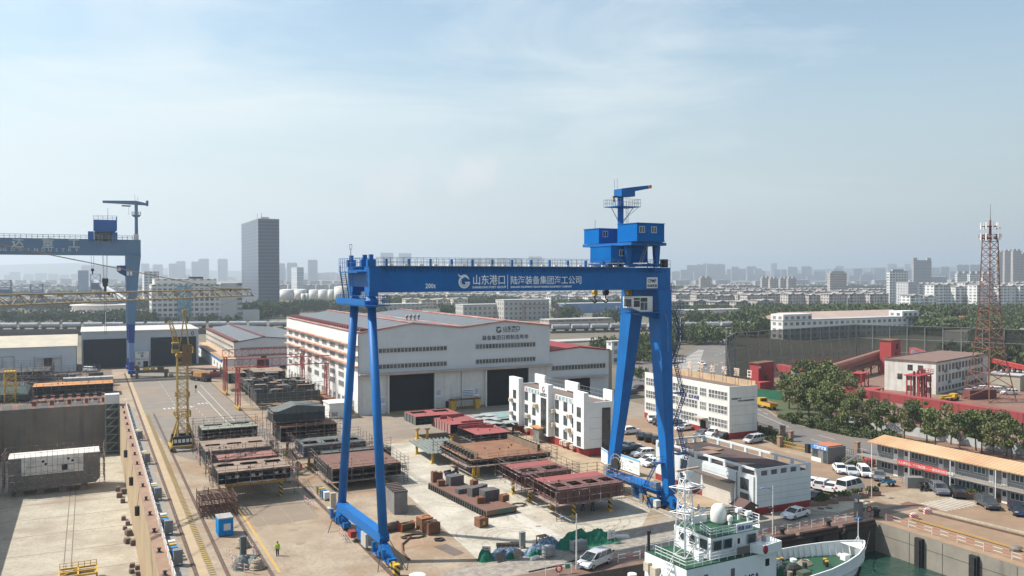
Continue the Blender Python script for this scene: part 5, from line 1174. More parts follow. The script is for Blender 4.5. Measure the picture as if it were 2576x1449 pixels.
for dz,l in((0,'lower of two rusty round pipes slanting up to the far transfer house'),(1.7,'upper of two rusty round pipes slanting up to the far transfer house')):
 a,b_=G(2048,946-dz*5,3.0+dz),at(2240,318,5.2+dz)
 tag(MB().tube(a,b_,1.0,n=12).build('ore_pipe',pm('pipe_salmon',(.34,.15,.11),(.28,.12,.09),sc=.5)),l,'pipe')
a,b_=G(2070,955,2),at(2240,312,3.5)
gallery('conveyor_gallery','dark brown trestle conveyor under the two rusty pipes',tuple(a),tuple(b_),2.2,.8,'',RUST)

for px,py,z,m,l in((1993,934,6.3,WHITE,'white sign board on the red conveyor by the ribbon office'),(2004,937,6.2,pm('sign_sky',(.2,.38,.55)),'blue sign board on the red conveyor by the ribbon office'),(2016,941,6.0,pm('sign_yellow',(.6,.48,.08)),'yellow sign board on the red conveyor by the ribbon office')):
 c=G(px,py,z);o=MB().b(-.85,-.06,-.6,.85,.06,.6).build('sign_board',m,None,(c.x-.6,c.y-1.3,c.z),R(-42));tag(o,l,'sign')
for px,m,l in((2300,WHITE,'white sign board on the conveyor behind the plant office'),(2314,MC['sign_sky'],'blue sign board on the conveyor behind the plant office'),(2328,MC['sign_yellow'],'yellow sign board on the conveyor behind the plant office')):
 Z=300-(px-2300)*.24;c=at(px,Z-2.2,8.2-(px-2292)*.033);o=MB().b(-.9,-.06,-.6,.9,.06,.6).build('sign_board',m,None,c,-YAW);tag(o,l,'sign')
c=at(2360,284);t=thing('white_kiosk','white flat box house behind the roof of the plant office','hut',(c.x,c.y,0),ROT)
MB().b(0,0,0,12,6,6.8).build('wall',WHITE,t);MB().b(-.2,-.2,6.8,12.2,6.2,7.0).build('roof',MC['city_roof'],t);MB().b(9.6,-.1,4,11,-.01,6.2).build('door',RUST,t)

c=at(2312,226);t=thing('pipe_tower','red steel frame tower with pipes in front of the plant office','steel frame',(c.x,c.y,0),ROT)
f=MB()
for x in(0,2.7,5.4,8.1):
 for y in(0,3):f.b(x-.15,y-.15,0,x+.15,y+.15,7.8)
for x in(0,2.7,5.4):f.bar((x,0,0),(x+2.7,0,4),.14).bar((x+2.7,0,4),(x,0,7.8),.14)
f.b(-.6,-.6,7.8,8.7,3.6,8.05).rail([(-.6,-.6,8.05),(8.7,-.6,8.05),(8.7,3.6,8.05)],1.1,.05,1.2)
f.build('frame',PR,t);v=MB()
for x in(1,3.5,6,7.8):v.tube((x,1.5,1),(x,1.5,9.0),.28,n=8)
v.build('pipes',pm('dark_red_pipe',(.13,.03,.03)),t)

NETM=bpy.data.materials.new('dust_net');NETM.use_nodes=True;nb_=NETM.node_tree.nodes['Principled BSDF']
nb_.inputs['Base Color'].default_value=(.055,.06,.05,1);nb_.inputs['Alpha'].default_value=.54;nb_.inputs['Roughness'].default_value=.95;nb_.inputs['Specular IOR Level'].default_value=0
t=thing('dust_net','tall dark dust net on slender steel posts around the ore plant','dust net',(0,0,0))
path=[at(1826,268),at(1848,288),at(2155,336),at(2420,316),at(2700,296)]
for i,(a,b_)in enumerate(zip(path,path[1:])):
 hh=15.2
 o=MB().ext([a,b_,b_+Vector((0,.04,0)),a+Vector((0,.04,0))],(0,0,hh)).build('netting',NETM,t)
 n=max(2,int((b_-a).length/6.0));f=MB();d=(b_-a).normalized();s=Vector((d.y,-d.x,0))*.4
 for k in range(n+1):
  q=a.lerp(b_,k/n)+s*.6
  f.bar(q,q+Vector((0,0,hh)),.28);f.bar(q+s*4.5,q+s*.5+Vector((0,0,hh*.72)),.16)
 for z in(hh*.33,hh*.66,hh):f.bar(a+s+Vector((0,0,z)),b_+s+Vector((0,0,z)),.16)
 f.build('post_frame',pm('net_steel',(.24,.26,.245),(.18,.2,.19),sc=.5),t)

t=thing('telecom_mast','tall red and grey lattice telecom mast with antenna ring at right','mast',at(2490,236),R(-10))
LT=pm('mast_rust',(.20,.075,.05),(.17,.09,.065),sc=.3);LT2=pm('mast_grey',(.15,.08,.065),(.20,.06,.042),sc=.12)
for z0,z1,w0,w1,n,m in((0,12,9.4,5.6,3,LT),(12,25,5.6,3.7,5,LT),(25,46,3.7,2.6,11,LT2)):
 MB().lattice((0,0,z0),(0,0,z1),w0,w0,n,.21 if z0<20 else.18,.11 if z0<20 else.09,up=(0,1,0),w2=w1,h2=w1).build('lattice_section',m,t)
MB().b(-1.3,-1.3,44.8,1.3,1.3,45.0).rail([(-2,-2,45),(2,-2,45),(2,2,45),(-2,2,45)],1,.05,1,close=True).lathe([(2.2,45.0),(2.3,45.2)],n=14).lathe([(2.0,48.2),(2.1,48.35)],n=14).tube((0,0,46),(0,0,50),.35,.25).build('antenna_platform',MC['mast_grey'],t)
for k in range(9):
 a=2*math.pi*k/9
 for z in(45.4,48.4):
  o=MB().c(0,0,0,.35,.2,1.9).build('antenna_panel',WHITE,t,(2.4*math.cos(a),2.4*math.sin(a),z),a+R(90))
MB().tube((0,0,50),(0,0,54.5),.12,.05).build('lightning_rod',STEEL,t)

SIL=pm('silver_pipe',(.55,.55,.55),(.42,.42,.42),sc=.8,rough=.35,metal=.6)
def rack(label,p,q,n,z):
 p=Vector((*p,0));q=Vector((*q,0));d=(q-p).normalized();s=Vector((d.y,-d.x,0));t=thing('pipe_rack',label,'pipe rack',p)
 for k in range(n):
  o_=s*(k*.55)
  MB().tube(o_+Vector((0,0,z+.2*(k%2))),q-p+o_+Vector((0,0,z+.2*(k%2))),.13 if k%3 else.2,n=6).build('pipe',SIL if k%2==0 else pm('pipe_redgrey',(.3,.2,.18)),t)
 m=int((q-p).length/8);l_=MB()
 for k in range(m+1):c=d*k*8;l_.b(c.x-.1,c.y-.1,0,c.x+.1,c.y+.1,z).b(c.x-.2,c.y-.9*2,z-.2,c.x+.2,c.y+.4,z-.02)
 l_.build('trestle',MC['trestle_dark'],t)
rack('bundle of silver pipes on low trestles below the red conveyor',(188.5,157.5),(198,108),5,1.4)
rack('bundle of silver pipes on low trestles nearer the road trees',(166,150.5),(174,98),4,1.2)
def lowwall(name,label,p,q,h,m,cat='wall',th=.4):
 p=Vector((*p,0));q=Vector((*q,0));d=(q-p).normalized();s=Vector((-d.y,d.x,0))*th
 return tag(MB().ext([p,q,q+s,p+s],(0,0,h)).build(name,m),label,cat)
lowwall('retaining_wall','long pale grey retaining wall behind the roadside trees',(157.5,141.5),(162,96),2.0,pm('wall_pale',(.42,.44,.43),(.36,.38,.37),sc=.3,streak=(.25,.24,.22)))
a,b_=G(1903,1000),G(1968,1008);lowwall('site_hoarding','green sheet hoarding at the road end below the red house',(a.x,a.y),(b_.x,b_.y),2.6,pm('hoarding_green',(.02,.13,.07),(.015,.1,.055),sc=.5),'hoarding',.1)
a,b_=at(2060,262),at(2160,262);lowwall('brick_wall','dark red brick wall at the foot of the dust net',(a.x,a.y),(b_.x,b_.y),3,pm('wall_oxide',(.16,.06,.05),(.12,.05,.045),sc=.6))
def rcont(label,px,py,L_,W_,h,rz,m=PR):
 c=G(px,py);t=thing('container',label,'container',c,rz)
 MB().b(0,0,.12,L_,W_,h).build('body',m,t);r=MB()
 for i in range(int(L_/.6)):r.b(.3+i*.6,-.05,.2,.55+i*.6,-.004,h-.1)
 r.build('ribs',m,t);return t
rcont('faded red container below the red house by the green hoarding',1912,985,6,2.4,2.6,ROT)
rcont('bright red container at the right edge behind the telecom mast',2548,962,9,3,4.2,R(6));rcont('long dark red container in front of the mast foot',2440,1006,9,2.4,2.6,R(-12),pm('cont_maroon',(.17,.05,.04),(.13,.045,.04),sc=.5))
c=G(2566,985);t=thing('pale_shed','beige flat roofed shed cut by the right picture edge','shed',c,ROT);MB().b(0,0,0,14,9,4.6).build('wall',pm('shed_beige',(.40,.35,.27)),t);MB().b(-.3,-.3,4.6,14.3,9.3,4.8).build('roof',MC['city_roof'],t)
t=thing('truck_crane','yellow folded boom machine lying beside the red steel frame','crane machine',G(2378,1012),R(5))
MB().b(0,0,.5,7,1.0,1.1).b(.5,1.2,.6,6.5,2.0,1.5).b(4.8,.2,1.1,6.6,1.8,1.9).build('boom',YEL,t)
for x in(1,3,5.8):MB().wheel((x,1,.5),.5,2.2,'y').build('wheel',BLACK,t)
for px,Z,w_,h_,m,l in((2105,250,7,3.4,RUST,'rusty open steel frame among the red pipes below the dust net'),(2168,262,5,4.2,PR,'small red hopper frame between the pipes and the far transfer house'),(2030,246,6,2.6,RUST,'low rust brown frame behind the green tree clump'),(2200,240,6,2.2,PR,'low red steel frame left of the white plant office')):
 c=at(px,Z);t=thing('process_frame',l,'steel frame',(c.x,c.y,0),ROT);f=MB()
 for x in(0,w_/2,w_):
  for y in(0,3):f.b(x-.12,y-.12,0,x+.12,y+.12,h_)
 f.b(-.2,-.2,h_,w_+.2,3.2,h_+.2).bar((0,0,0),(w_/2,0,h_),.12).bar((w_,0,0),(w_/2,0,h_),.12).build('frame',m,t)
 MB().loft([[(w_*.3,.8,h_*.3),(w_*.7,.8,h_*.3),(w_*.7,2.2,h_*.3),(w_*.3,2.2,h_*.3)],[(w_*.1,.2,h_-.02),(w_*.9,.2,h_-.02),(w_*.9,2.8,h_-.02),(w_*.1,2.8,h_-.02)]]).build('hopper',m,t)
# ================================================================ other cranes
def pyx(px,y):d=ray(px,690);return d.x/d.y*y

OB=pm('old_blue',(.095,.19,.30),(.085,.17,.27),sc=.2,rough=.55,dirt=(.06,.12,.2),dsc=.08,damt=.4);OB2=pm('old_blue_dark',(.01,.05,.22),(.012,.05,.19),sc=.4);OB3=pm('old_blue_light',(.20,.28,.46),(.17,.25,.42),sc=.4)
t=thing('old_gantry_crane','huge grey blue gantry crane over the dry dock with worn white lettering','gantry crane',(12,328,0))
gy=323.5
def lx(px):return pyx(px,gy)-12
xr=lx(354.6)
MB().b(-95,gy-328,41.6,xr,gy-328+3,47).b(-95,gy-328+6.5,41.6,xr,gy-328+9.5,47).build('girder',OB,t)
MB().rail([(-95,gy-328+.2,47.05),(xr-1,gy-328+.2,47.05)],1.3,.05,1.6,1).rail([(-95,gy-328+2.8,47.05),(xr-1,gy-328+2.8,47.05)],1.3,.05,1.6,1).build('railing',STEEL,t)
for s in(-1,1):
 yo=-1.5+s*3.2;yb=-1.5+s*8
 def rg(x0,x1,yc,z,wy):return[(x0,yc-wy,z),(x1,yc-wy,z),(x1,yc+wy,z),(x0,yc+wy,z)]
 xl=lx(317);
 MB().loft([rg(xl+.3,xl+2.6,yb*.8,17.8,1.2),rg(xl,lx(347),yo*1.1,33,1.45),rg(xl,xr,yo,41.6,1.5)]).build('leg',OB,t)
 MB().loft([rg(xl+.5,xl+2.3,yb*.9,11.5,1.1),rg(xl+.3,xl+2.6,yb*.8,17.8,1.2)]).build('leg_band',OB2,t)
 MB().loft([rg(xl+.6,xl+2.1,yb*.95,5,1.0),rg(xl+.5,xl+2.3,yb*.9,11.5,1.1)]).build('leg_band',OB3,t)
 MB().loft([rg(xl+.5,xl+2.2,yb,2.2,1.2),rg(xl+.6,xl+2.1,yb*.95,5,1.0)]).b(xl+.2,yb-3,1.1,xl+2.5,yb+3,2.19).build('leg_foot',OB2,t)
 for d in(-2.2,-.7,.7,2.2):MB().wheel((xl+1.3,yb+d,.62),.55,.5,'x').build('wheel',BLACK,t)
c_=MB().ext([(lx(294),-6,38.0),(lx(294),-6,36.2),(lx(300),-6,35.4),(lx(316.5),-6,34.2),(lx(316.5),-6,38.0)],(0,3,0)).build('cab',OB2,t)
MB().b(lx(295),-6.06,36.2,lx(303),-6.01,37.3).build('cab_window',FRAMEW,c_)
for k in(0,1):MB().b(lx(318+k*8),-6.6,34.6,lx(324+k*8),-5.6,36.0).build('air_conditioner',WHITE,t)
TB=pm('house_blue_old',(.005,.10,.34),(.005,.085,.3),sc=.3)
q=MB().b(lx(222),-5.5,46.4,lx(237),4,49.6).b(lx(283),-5.5,46.4,lx(296),4,49.4).build('machine_house',TB,t)
MB().b(lx(236),-6,50.2,lx(295),6,53.6).b(lx(240),-6,49.6,lx(291),6,50.15).rail([(lx(236),-6,53.6),(lx(295),-6,53.6),(lx(295),6,53.6)],1.4,.05,1.5,2).build('machine_house',TB,t)
MB().b(lx(238),-4.5,46.4,lx(282),3,49.6).build('machinery',pm('machinery_dark',(.06,.08,.1),(.1,.12,.14),sc=1),t)
cg=MB()
for a,b_ in((239,258),(274,292)):
 cg.rail([(lx(a),-5.6,45.6),(lx(b_),-5.6,45.6)],2.6,.08,1.0,2)
cg.build('trolley_cage',STEEL,t)
MB().tube((lx(273),0,53.6),(lx(273),0,58),.06).build('aerial',STEEL,t)
xm=lx(346)
MB().tube((xm,1.5,47),(xm,1.5,58),.62,.5,n=12).lathe([(1.0,55.3),(1.6,56.0)],(xm,1.5,0),10).tube((xm,1.5,57),(xm,1.5,60.6),.55,n=10).build('mast',OB,t)
MB().rail([(xm-1.4,.1,56),(xm+1.4,.1,56),(xm+1.4,2.9,56),(xm-1.4,2.9,56)],1.1,.05,.7,close=True).build('platform_railing',STEEL,t)
MB().loft([[(lx(260),1.1,59.9),(lx(260),1.9,59.9),(lx(260),1.9,60.7),(lx(260),1.1,60.7)],[(xm,.9,59.6),(xm,2.1,59.6),(xm,2.1,61),(xm,.9,61)],[(lx(374),1.0,59.5),(lx(374),2.0,59.5),(lx(374),2,60.2),(lx(374),1,60.2)]]).b(lx(371),.8,59.3,lx(377),2.2,61.2).build('jib',OB,t)
MB().b(lx(309),1,58.9,lx(332),2,59.3).tube((lx(327),1.5,58.9),(lx(327),1.5,56),.04,n=4).build('jib_hoist',BLACK,t)
MB().tube((xm-.4,1.5,61),(xm-.4,1.5,63.4),.05).tube((xm+.5,1.5,61),(xm+.5,1.5,62.6),.05).build('aerial',STEEL,t)
MB().b(xr-2.2,-4,47,xr-.6,-1,49).build('equipment_box',WHITE,t)
h=MB()
for dx in(-.9,-.5,.5,.9):h.tube((lx(265)+dx,-.5,46),(lx(265)+dx*.6,-.5,33),.05,n=4)
for dx in(-.25,.25):h.tube((lx(265)+dx,-.5,32),(lx(265)+dx,-.5,14),.05,n=4)
h.build('hoist_rope',BLACK,t);MB().b(lx(265)-1.0,-1.2,32,lx(265)+1.0,.2,33.6).wheel((lx(265),-.5,31.4),.9,.7,'y').b(lx(265)-.4,-.9,29,lx(265)+.4,-.1,31).build('hook_block',BLACK,t)
h=MB()
for dx in(-.6,.6):h.tube((lx(233)+dx,-.5,46),(lx(233)+dx*.4,-.5,37),.045,n=4)
h.build('hoist_rope',BLACK,t);MB().wheel((lx(233),-.5,36.5),.55,.5,'y').tube((lx(233),-.5,36.2),(lx(233),-.5,35),.2).build('hook_block',BLACK,t)
OL=pm('old_letter',(.55,.56,.53),(.36,.40,.44),sc=.5)
for ch,px in(('达',29.5),('重',106),('工',172)):text(ch,3.7,OL,t,(lx(px)-.1,gy-328-.03,44.1),sx=1.0,bold=.05)
for ch,px in zip('NGDAINDUSTRY',(-1,12.3,33.3,51.9,72.5,91.6,109.4,126.6,143,159.4,175.8,193.6)):text(ch,1.55,OL,t,(lx(px),gy-328-.03,42.65),align='CENTER',sx=1.15,bold=.02)
OCH=pm('ochre_paint',(.42,.27,.05),(.32,.2,.05),sc=.8,rough=.6)

t=thing('portal_crane','yellow lattice tower crane on rails between the dock and hull blocks','tower crane',(16.5,181.5,0))
tw=MB().lattice((0,0,3.6),(0,0,18.6),1.9,1.9,11,.13,.065,up=(0,1,0));tw.build('tower',OCH,t)
bs=MB()
for sx in(-1,1):
 for sy in(-1,1):bs.bar((sx*.9,sy*.9,5.6),(sx*2.3,sy*2.5,.9),.26);bs.bar((sx*.9,sy*.9,3.6),(sx*.9,sy*.9,1.2),.22)
for s in(-1,1):bs.b(s*2.3-.25,-3.2,.75,s*2.3+.25,3.2,1.15).b(-2.3,s*2.5-.2,.8,2.3,s*2.5+.2,1.1)
bs.build('base_frame',OCH,t)
for s in(-1,1):MB().b(-2.0,s*1.75-.5,1.16,2.0,s*1.75+.5,2.9).build('ballast',BLACK,t)
for i in range(5):MB().b(-1.8+i*.75,-2.28,1.7,-1.25+i*.75,-2.26,2.4).build('warning_board',WHITE,t)
for sx in(-1,1):
 for y in(-2.6,-1.6,1.6,2.6):MB().wheel((sx*2.3,y,.5),.36,.3,'x').build('wheel',BLACK,t)
for z,s in((6.6,2.9),(10.4,2.5)):
 MB().b(-s/2,-s/2,z,s/2,-.96,z+.12).b(-s/2,.96,z,s/2,s/2,z+.12).b(-s/2,-.95,z,-.96,.95,z+.12).b(.96,-.95,z,s/2,.95,z+.12).rail([(-s/2,-s/2,z+.12),(s/2,-s/2,z+.12),(s/2,s/2,z+.12),(-s/2,s/2,z+.12)],1,.04,.8,close=True).build('platform',OCH,t)
MB().b(-1.2,-1.3,18.6,1.2,1.3,19.0).b(-1.0,-1.2,19.0,.9,1.2,19.4).build('slewing_ring',OCH,t)
cb=MB().b(-2.0,-1.6,19.4,-.7,-.3,21.5).build('cab',OCH,t);MB().b(-1.9,-1.63,20.2,-.8,-1.605,21.2).b(-2.03,-1.5,20.2,-2.005,-.4,21.2).build('cab_window',GLASS,cb)
MB().b(-.1,-1.5,17.0,1.7,-1.0,21.0).build('counterweight',pm('counterweight_brown',(.20,.125,.06),(.16,.10,.05),sc=.6),t)
MB().bar((-.6,0,19.4),(.5,0,27.4),.22).bar((1.4,-.5,19.4),(.5,0,27.4),.16).bar((1.4,.5,19.4),(.5,0,27.4),.16).bar((-.1,0,23),(1.0,0,23),.1).b(.1,-.4,27.2,.9,.4,27.9).build('mast_head',OCH,t)
MB().lattice((-1.0,.2,21),(-2.2,.2,25.8),1.0,1.2,6,.09,.05,up=(0,1,0),w2=.5,h2=.8).build('folded_jib',OCH,t)
MB().rail([(.5,-1.7,19.4),(2.0,-1.7,19.4),(2.0,1,19.4)],1.0,.04,.7).b(.4,-1.75,19.3,2.05,1,19.39).build('gallery',OCH,t)
ch=MB().path([(-2.3,-2.6,1.3),(-2.6,-3.4,.2)],.05).path([(2.6,.5,11),(2.6,.5,12.6)],.05).b(2.4,.4,12.0,2.8,.6,12.6);ch.build('cable',BLACK,t)

t=thing('jib_crane','long thin yellow lattice jib reaching in from the left across the old gantry','tower crane',(-10.8,132.6,0))
P0=Vector((-28,-22.1,30.6));P1=Vector((41.4,53.4,30.5))
def tri_jib(p,q,n,m):
 d=(q-p).normalized();s=Vector((d.y,-d.x,0))*.7;u=Vector((0,0,1.6));b=MB()
 a0=[p-s,p+s,p+u];a1=[q-s,q+s,q+u*.85]
 for k in range(3):b.tube(a0[k],a1[k],.15 if k==2 else.13,n=5)
 for i in range(n):
  lo=[p.lerp(q,i/n)+e for e in(-s,s)];lo2=[p.lerp(q,(i+1)/n)+e for e in(-s,s)];tp_=p.lerp(q,(i+.5)/n)+u*(1-.15*i/n)
  for k in(0,1):b.tube(lo[k],tp_,.075,n=4,cap=False);b.tube(tp_,lo2[k],.075,n=4,cap=False)
  b.tube(lo[0],lo[1],.04,n=4,cap=False)
 return b.build('jib',m,t)
JY=pm('jib_tan',(.32,.245,.13),(.25,.18,.10),sc=.8)
tri_jib(P0,P1,27,JY)
apex=Vector((-22,-20.4,43.5));d=(P1-P0).normalized()
end_=P0.lerp(P1,.9)+Vector((0,0,1.55));md=MB().tube(apex,end_,.08,n=5).tube(P0.lerp(P1,.9)+Vector((0,0,1.6)),P1+Vector((0,0,1.4)),.12,n=5)
for k in(.42,.54,.66,.78):md.ball(apex.lerp(end_,k),.35,.35,.09,6,4)
md.build('pendant_line',JY,t)
MB().tube(P1+Vector((.1,.1,.1)),P1+Vector((-12,-9,-3.2)),.025,n=4).tube(P1,P1+Vector((.3,.3,1.2)),.03).ball(P1+Vector((.2,.2,0)),.22).build('trolley_line',BLACK,t)
for k in(.60,.93):MB().ball(P0.lerp(P1,k)+Vector((0,0,1.2)),.22).build('jib_lamp',BLACK,t)
for k in(.52,.62,.7,.8):MB().tube(P0.lerp(P1,k)+Vector((0,0,1.5)),P0.lerp(P1,k)+Vector((0,0,2.1)),.03).build('jib_post',JY,t)
MB().lattice((-28,-22.1,-13),(-28,-22.1,30.4),2,2,24,.14,.07,up=(0,1,0)).bar((-28,-22.1,30.4),apex,.3).build('mast',JY,t)
for o_ in t.children:
 if o_.name.startswith('mast'):o_.location=(0,0,0)

c=G(26,1012);t=thing('tower_section','short yellow lattice tower section standing among blocks at left edge','tower crane',c)
MB().lattice((0,0,0),(0,0,8.2),2.6,2.6,5,.16,.09,up=(0,1,0)).build('lattice',YEL,t);MB().b(-1.4,-1.4,8.2,1.4,1.4,8.6).rail([(-1.4,-1.4,8.6),(1.4,-1.4,8.6)],1,.05,.7).build('head',YEL,t)

GRM=pm('gantry_red',(.38,.055,.05),(.30,.06,.05),sc=.5,rough=.65)
def red_gantry(x0,x1,y,label):
 t=thing('lattice_gantry',label,'gantry crane',((x0+x1)/2,y,0),R(1.5));a=(x1-x0)/2
 MB().lattice((-a-.8,0,11.9),(a+.8,0,11.9),1.3,2.1,13,.085,.05).build('truss',GRM,t)
 for s in(-1,1):
  for k in(-1,1):
   MB().lattice((s*a,k*.55,10.9),(s*(a+.1),k*1.5,1.0),.75,.75,8,.07,.035,up=(0,1,0)).build('leg',GRM,t)
  MB().b(s*(a+.1)-.3,-2.9,.35,s*(a+.1)+.3,2.9,.95).build('end_carriage',YEL,t)
  for y_ in(-2.3,2.3):MB().wheel((s*(a+.1),y_,.32),.28,.25,'x').build('wheel',BLACK,t)
 MB().b(-.9,-.5,10.2,.5,.5,10.8).tube((0,0,10.2),(0,0,8.6),.06).b(-.25,-.2,8.2,.25,.2,8.6).build('hoist',BLACK,t)
red_gantry(35.3,57.6,259,'farther of two red lattice gantry cranes beside the hall side wall');red_gantry(34.3,57.6,229,'nearer of two red lattice gantry cranes beside the hall side wall')
for x,l in((34.8,'left rail under the red lattice gantries'),(57.7,'right rail under the red lattice gantries')):track(x,205,300,l,.15)
# ================================================================ hull blocks under construction
DKG=pm('primer_green_grey',(.105,.125,.12),(.08,.095,.09),sc=.5,rough=.75,dirt=(.14,.085,.06),dsc=.4,damt=.5)
DKT=pm('deck_tan',(.27,.20,.15),(.21,.15,.11),sc=.6,rough=.8,dirt=(.15,.085,.055),dsc=.5)
DKR=pm('deck_rust',(.22,.105,.055),(.17,.08,.045),sc=.4,rough=.85,dirt=(.27,.15,.08),dsc=.25,damt=.7)
DKB=pm('deck_brown',(.175,.09,.065),(.135,.07,.055),sc=.5,rough=.8,dirt=(.12,.07,.05),dsc=.3)
DKP=pm('deck_primer_red',(.30,.075,.07),(.25,.065,.06),sc=.5,rough=.7,dirt=(.2,.09,.075),dsc=.3,damt=.5)
DKM=pm('deck_maroon',(.155,.07,.062),(.12,.058,.052),sc=.5,rough=.7)
SHD=pm('shell_dark',(.045,.052,.05),(.032,.038,.037),sc=.5,rough=.7,dirt=(.075,.05,.04),dsc=.4,damt=.6)
SHM=pm('shell_maroon',(.13,.065,.06),(.105,.055,.05),sc=.5,rough=.7,dirt=(.09,.05,.045),dsc=.3)
SHP=pm('shell_pink',(.33,.17,.15),(.28,.14,.125),sc=.5,rough=.7)
SHB=pm('shell_blue_grey',(.065,.08,.095),(.05,.062,.072),sc=.5,rough=.7)
SCF=pm('scaffold_rust',(.12,.07,.055),(.46,.41,.37),sc=1.3,rough=.7,lo=.52,hi=.62)
PLK=pm('scaffold_plank',(.22,.13,.095),(.3,.25,.22),sc=1.5,rough=.85)
rb=random.Random(21)
def scaffold(mb,x0,y0,x1,y1,zs,out=.9,top=1.1,sides='fblr',step=1.8):
 """tube scaffold round a box: uprights, ledgers at the given levels"""
 X0,Y0,X1,Y1=x0-out,y0-out,x1+out,y1+out
 runs={'f':((X0,Y0),(X1,Y0)),'b':((X0,Y1),(X1,Y1)),'l':((X0,Y0),(X0,Y1)),'r':((X1,Y0),(X1,Y1))}
 for s in sides:
  a,b_=runs[s];Ln=math.hypot(b_[0]-a[0],b_[1]-a[1]);n=max(2,int(Ln/step))
  for i in range(n+1):
   x=a[0]+(b_[0]-a[0])*i/n+rb.uniform(-.1,.1);y=a[1]+(b_[1]-a[1])*i/n
   mb.tube((x,y,zs[0]-.3),(x,y,zs[-1]+top*rb.uniform(.8,1.15)),.035,n=4,cap=False)
  for z in list(zs)+[zs[-1]+top*.5,zs[-1]+top]:
   mb.tube((a[0]-.3,a[1],z+rb.uniform(-.05,.05)),(b_[0]+.3,b_[1],z+rb.uniform(-.05,.05)),.035,n=4,cap=False)
def plates(mb,x0,y0,x1,y1,z,t,holes):
 """flat plate with rectangular openings"""
 xs=sorted({x0,x1,*[h[0]for h in holes],*[h[2]for h in holes]});ys=sorted({y0,y1,*[h[1]for h in holes],*[h[3]for h in holes]})
 for a,b_ in zip(xs,xs[1:]):
  for c,d in zip(ys,ys[1:]):
   mx_,my_=(a+b_)/2,(c+d)/2
   if not any(h[0]<mx_<h[2]and h[1]<my_<h[3]for h in holes):mb.b(a,c,z-t,b_,d,z)
def hull(label,x0,y0,x1,y1,zb,zt,deck,shell,holes=0,open_='',ribs=True,scaf='fblr',split=None,levels=None,group=None,rz=0):
 """block: deck plate, shell plates, inner bulkheads and ribs, scaffold"""
 w,d=x1-x0,y1-y0
 t=thing('hull_block',label,'hull block',((x0+x1)/2,(y0+y1)/2,0),rz,group)
 a,b_,c,e=-w/2,-d/2,w/2,d/2
 hs=[]
 if holes:
  for i in range(holes):
   u=a+w*(i+.16)/holes;v=a+w*(i+.84)/holes;hs.append((u,b_+d*.5,v,b_+d*.78)if split is None else(u,b_+d*split[0],v,b_+d*split[1]))
 m=MB();plates(m,a,b_,c,e,zt,.05,hs);m.build('deck_plate',deck,t)
 s=MB();th=.06
 if 'f' not in open_:s.b(a,b_+.02,zb,c,b_+.02+th,zt-.051)
 if 'b' not in open_:s.b(a,e-.02-th,zb,c,e-.02,zt-.051)
 if 'l' not in open_:s.b(a+.02,b_+.09,zb,a+.02+th,e-.09,zt-.051)
 if 'r' not in open_:s.b(c-.02-th,b_+.09,zb,c-.02,e-.09,zt-.051)
 s.b(a+.1,b_+.1,zb-.05,c-.1,e-.1,zb)
 s.build('shell_plate',shell,t)
 f=MB();nb=max(3,int(w/1.1))
 for i in range(1,nb):
  x=a+w*i/nb;dp=.35 if ribs else.15
  f.b(x-.03,b_+(.25 if 'f' in open_ else-.1),zb+.02,x+.03,b_+(.25 if 'f' in open_ else-.1)+(d*.45 if 'f' in open_ else.1),zt-.06)
 for i in range(1,max(2,int(d/1.5))):
  y=b_+d*i/max(2,int(d/1.5));f.b(a+(.3 if 'l' in open_ else-.09),y-.03,zb+.02,a+(.3 if 'l' in open_ else-.09)+(w*.3 if 'l' in open_ else.09),y+.03,zt-.06)
 for z in(zb+(zt-zb)*.35,zb+(zt-zb)*.7):f.b(a+.12,b_+(.22 if 'f' in open_ else-.07),z,c-.12,b_+(.22 if 'f' in open_ else-.07)+.06,z+.12)
 f.build('frame',SHD if shell is not SHM else SHM,t)
 if scaf:
  sc=MB();lv=levels or[zb+.1,(zb+zt)/2,zt];scaffold(sc,a,b_,c,e,lv,sides=scaf)
  pk=MB()
  for s_ in scaf:
   z=lv[0]
   for i in range(max(2,int((w if s_ in 'fb' else d)/3))):
    if rb.random()<.8:
     if s_=='f':pk.b(a+3*i-.4,b_-.85,z,a+3*i+2.5,b_-.15,z+.06)
     if s_=='b':pk.b(a+3*i-.4,e+.15,z,a+3*i+2.5,e+.85,z+.06)
     if s_=='l':pk.b(a-.85,b_+3*i-.4,z,a-.15,b_+3*i+2.5,z+.06)
     if s_=='r':pk.b(c+.15,b_+3*i-.4,z,c+.85,b_+3*i+2.5,z+.06)
  sc.build('scaffold',SCF,t);pk.build('scaffold_plank',PLK,t)
 lg=MB()
 for _ in range(4):u,v=rb.uniform(a*.8,c*.8),rb.uniform(b_*.8,e*.4);lg.c(u,v,zt+.12,.3,.08,.3,rz=rb.uniform(0,3))
 lg.build('lifting_lug',DKM,t)
 return t
def stands(label,pts,h,striped=True,group=None):
 for x,y in pts:
  t=thing('support_stand',label,'stand',(x,y,0),0,group or label.replace('yellow support stand ','stands '))
  MB().loft([[(-.5,-.5,0),(.5,-.5,0),(.5,.5,0),(-.5,.5,0)],[(-.22,-.22,.35),(.22,-.22,.35),(.22,.22,.35),(-.22,.22,.35)]]).build('foot',YEL,t)
  MB().b(-.2,-.2,.351,.2,.2,h-.35).build('column',HAZ if striped else YEL,t)
  MB().loft([[(-.2,-.2,h-.35),(.2,-.2,h-.35),(.2,.2,h-.35),(-.2,.2,h-.35)],[(-.6,-.3,h),(.6,-.3,h),(.6,.3,h),(-.6,.3,h)]]).build('head',YEL,t)

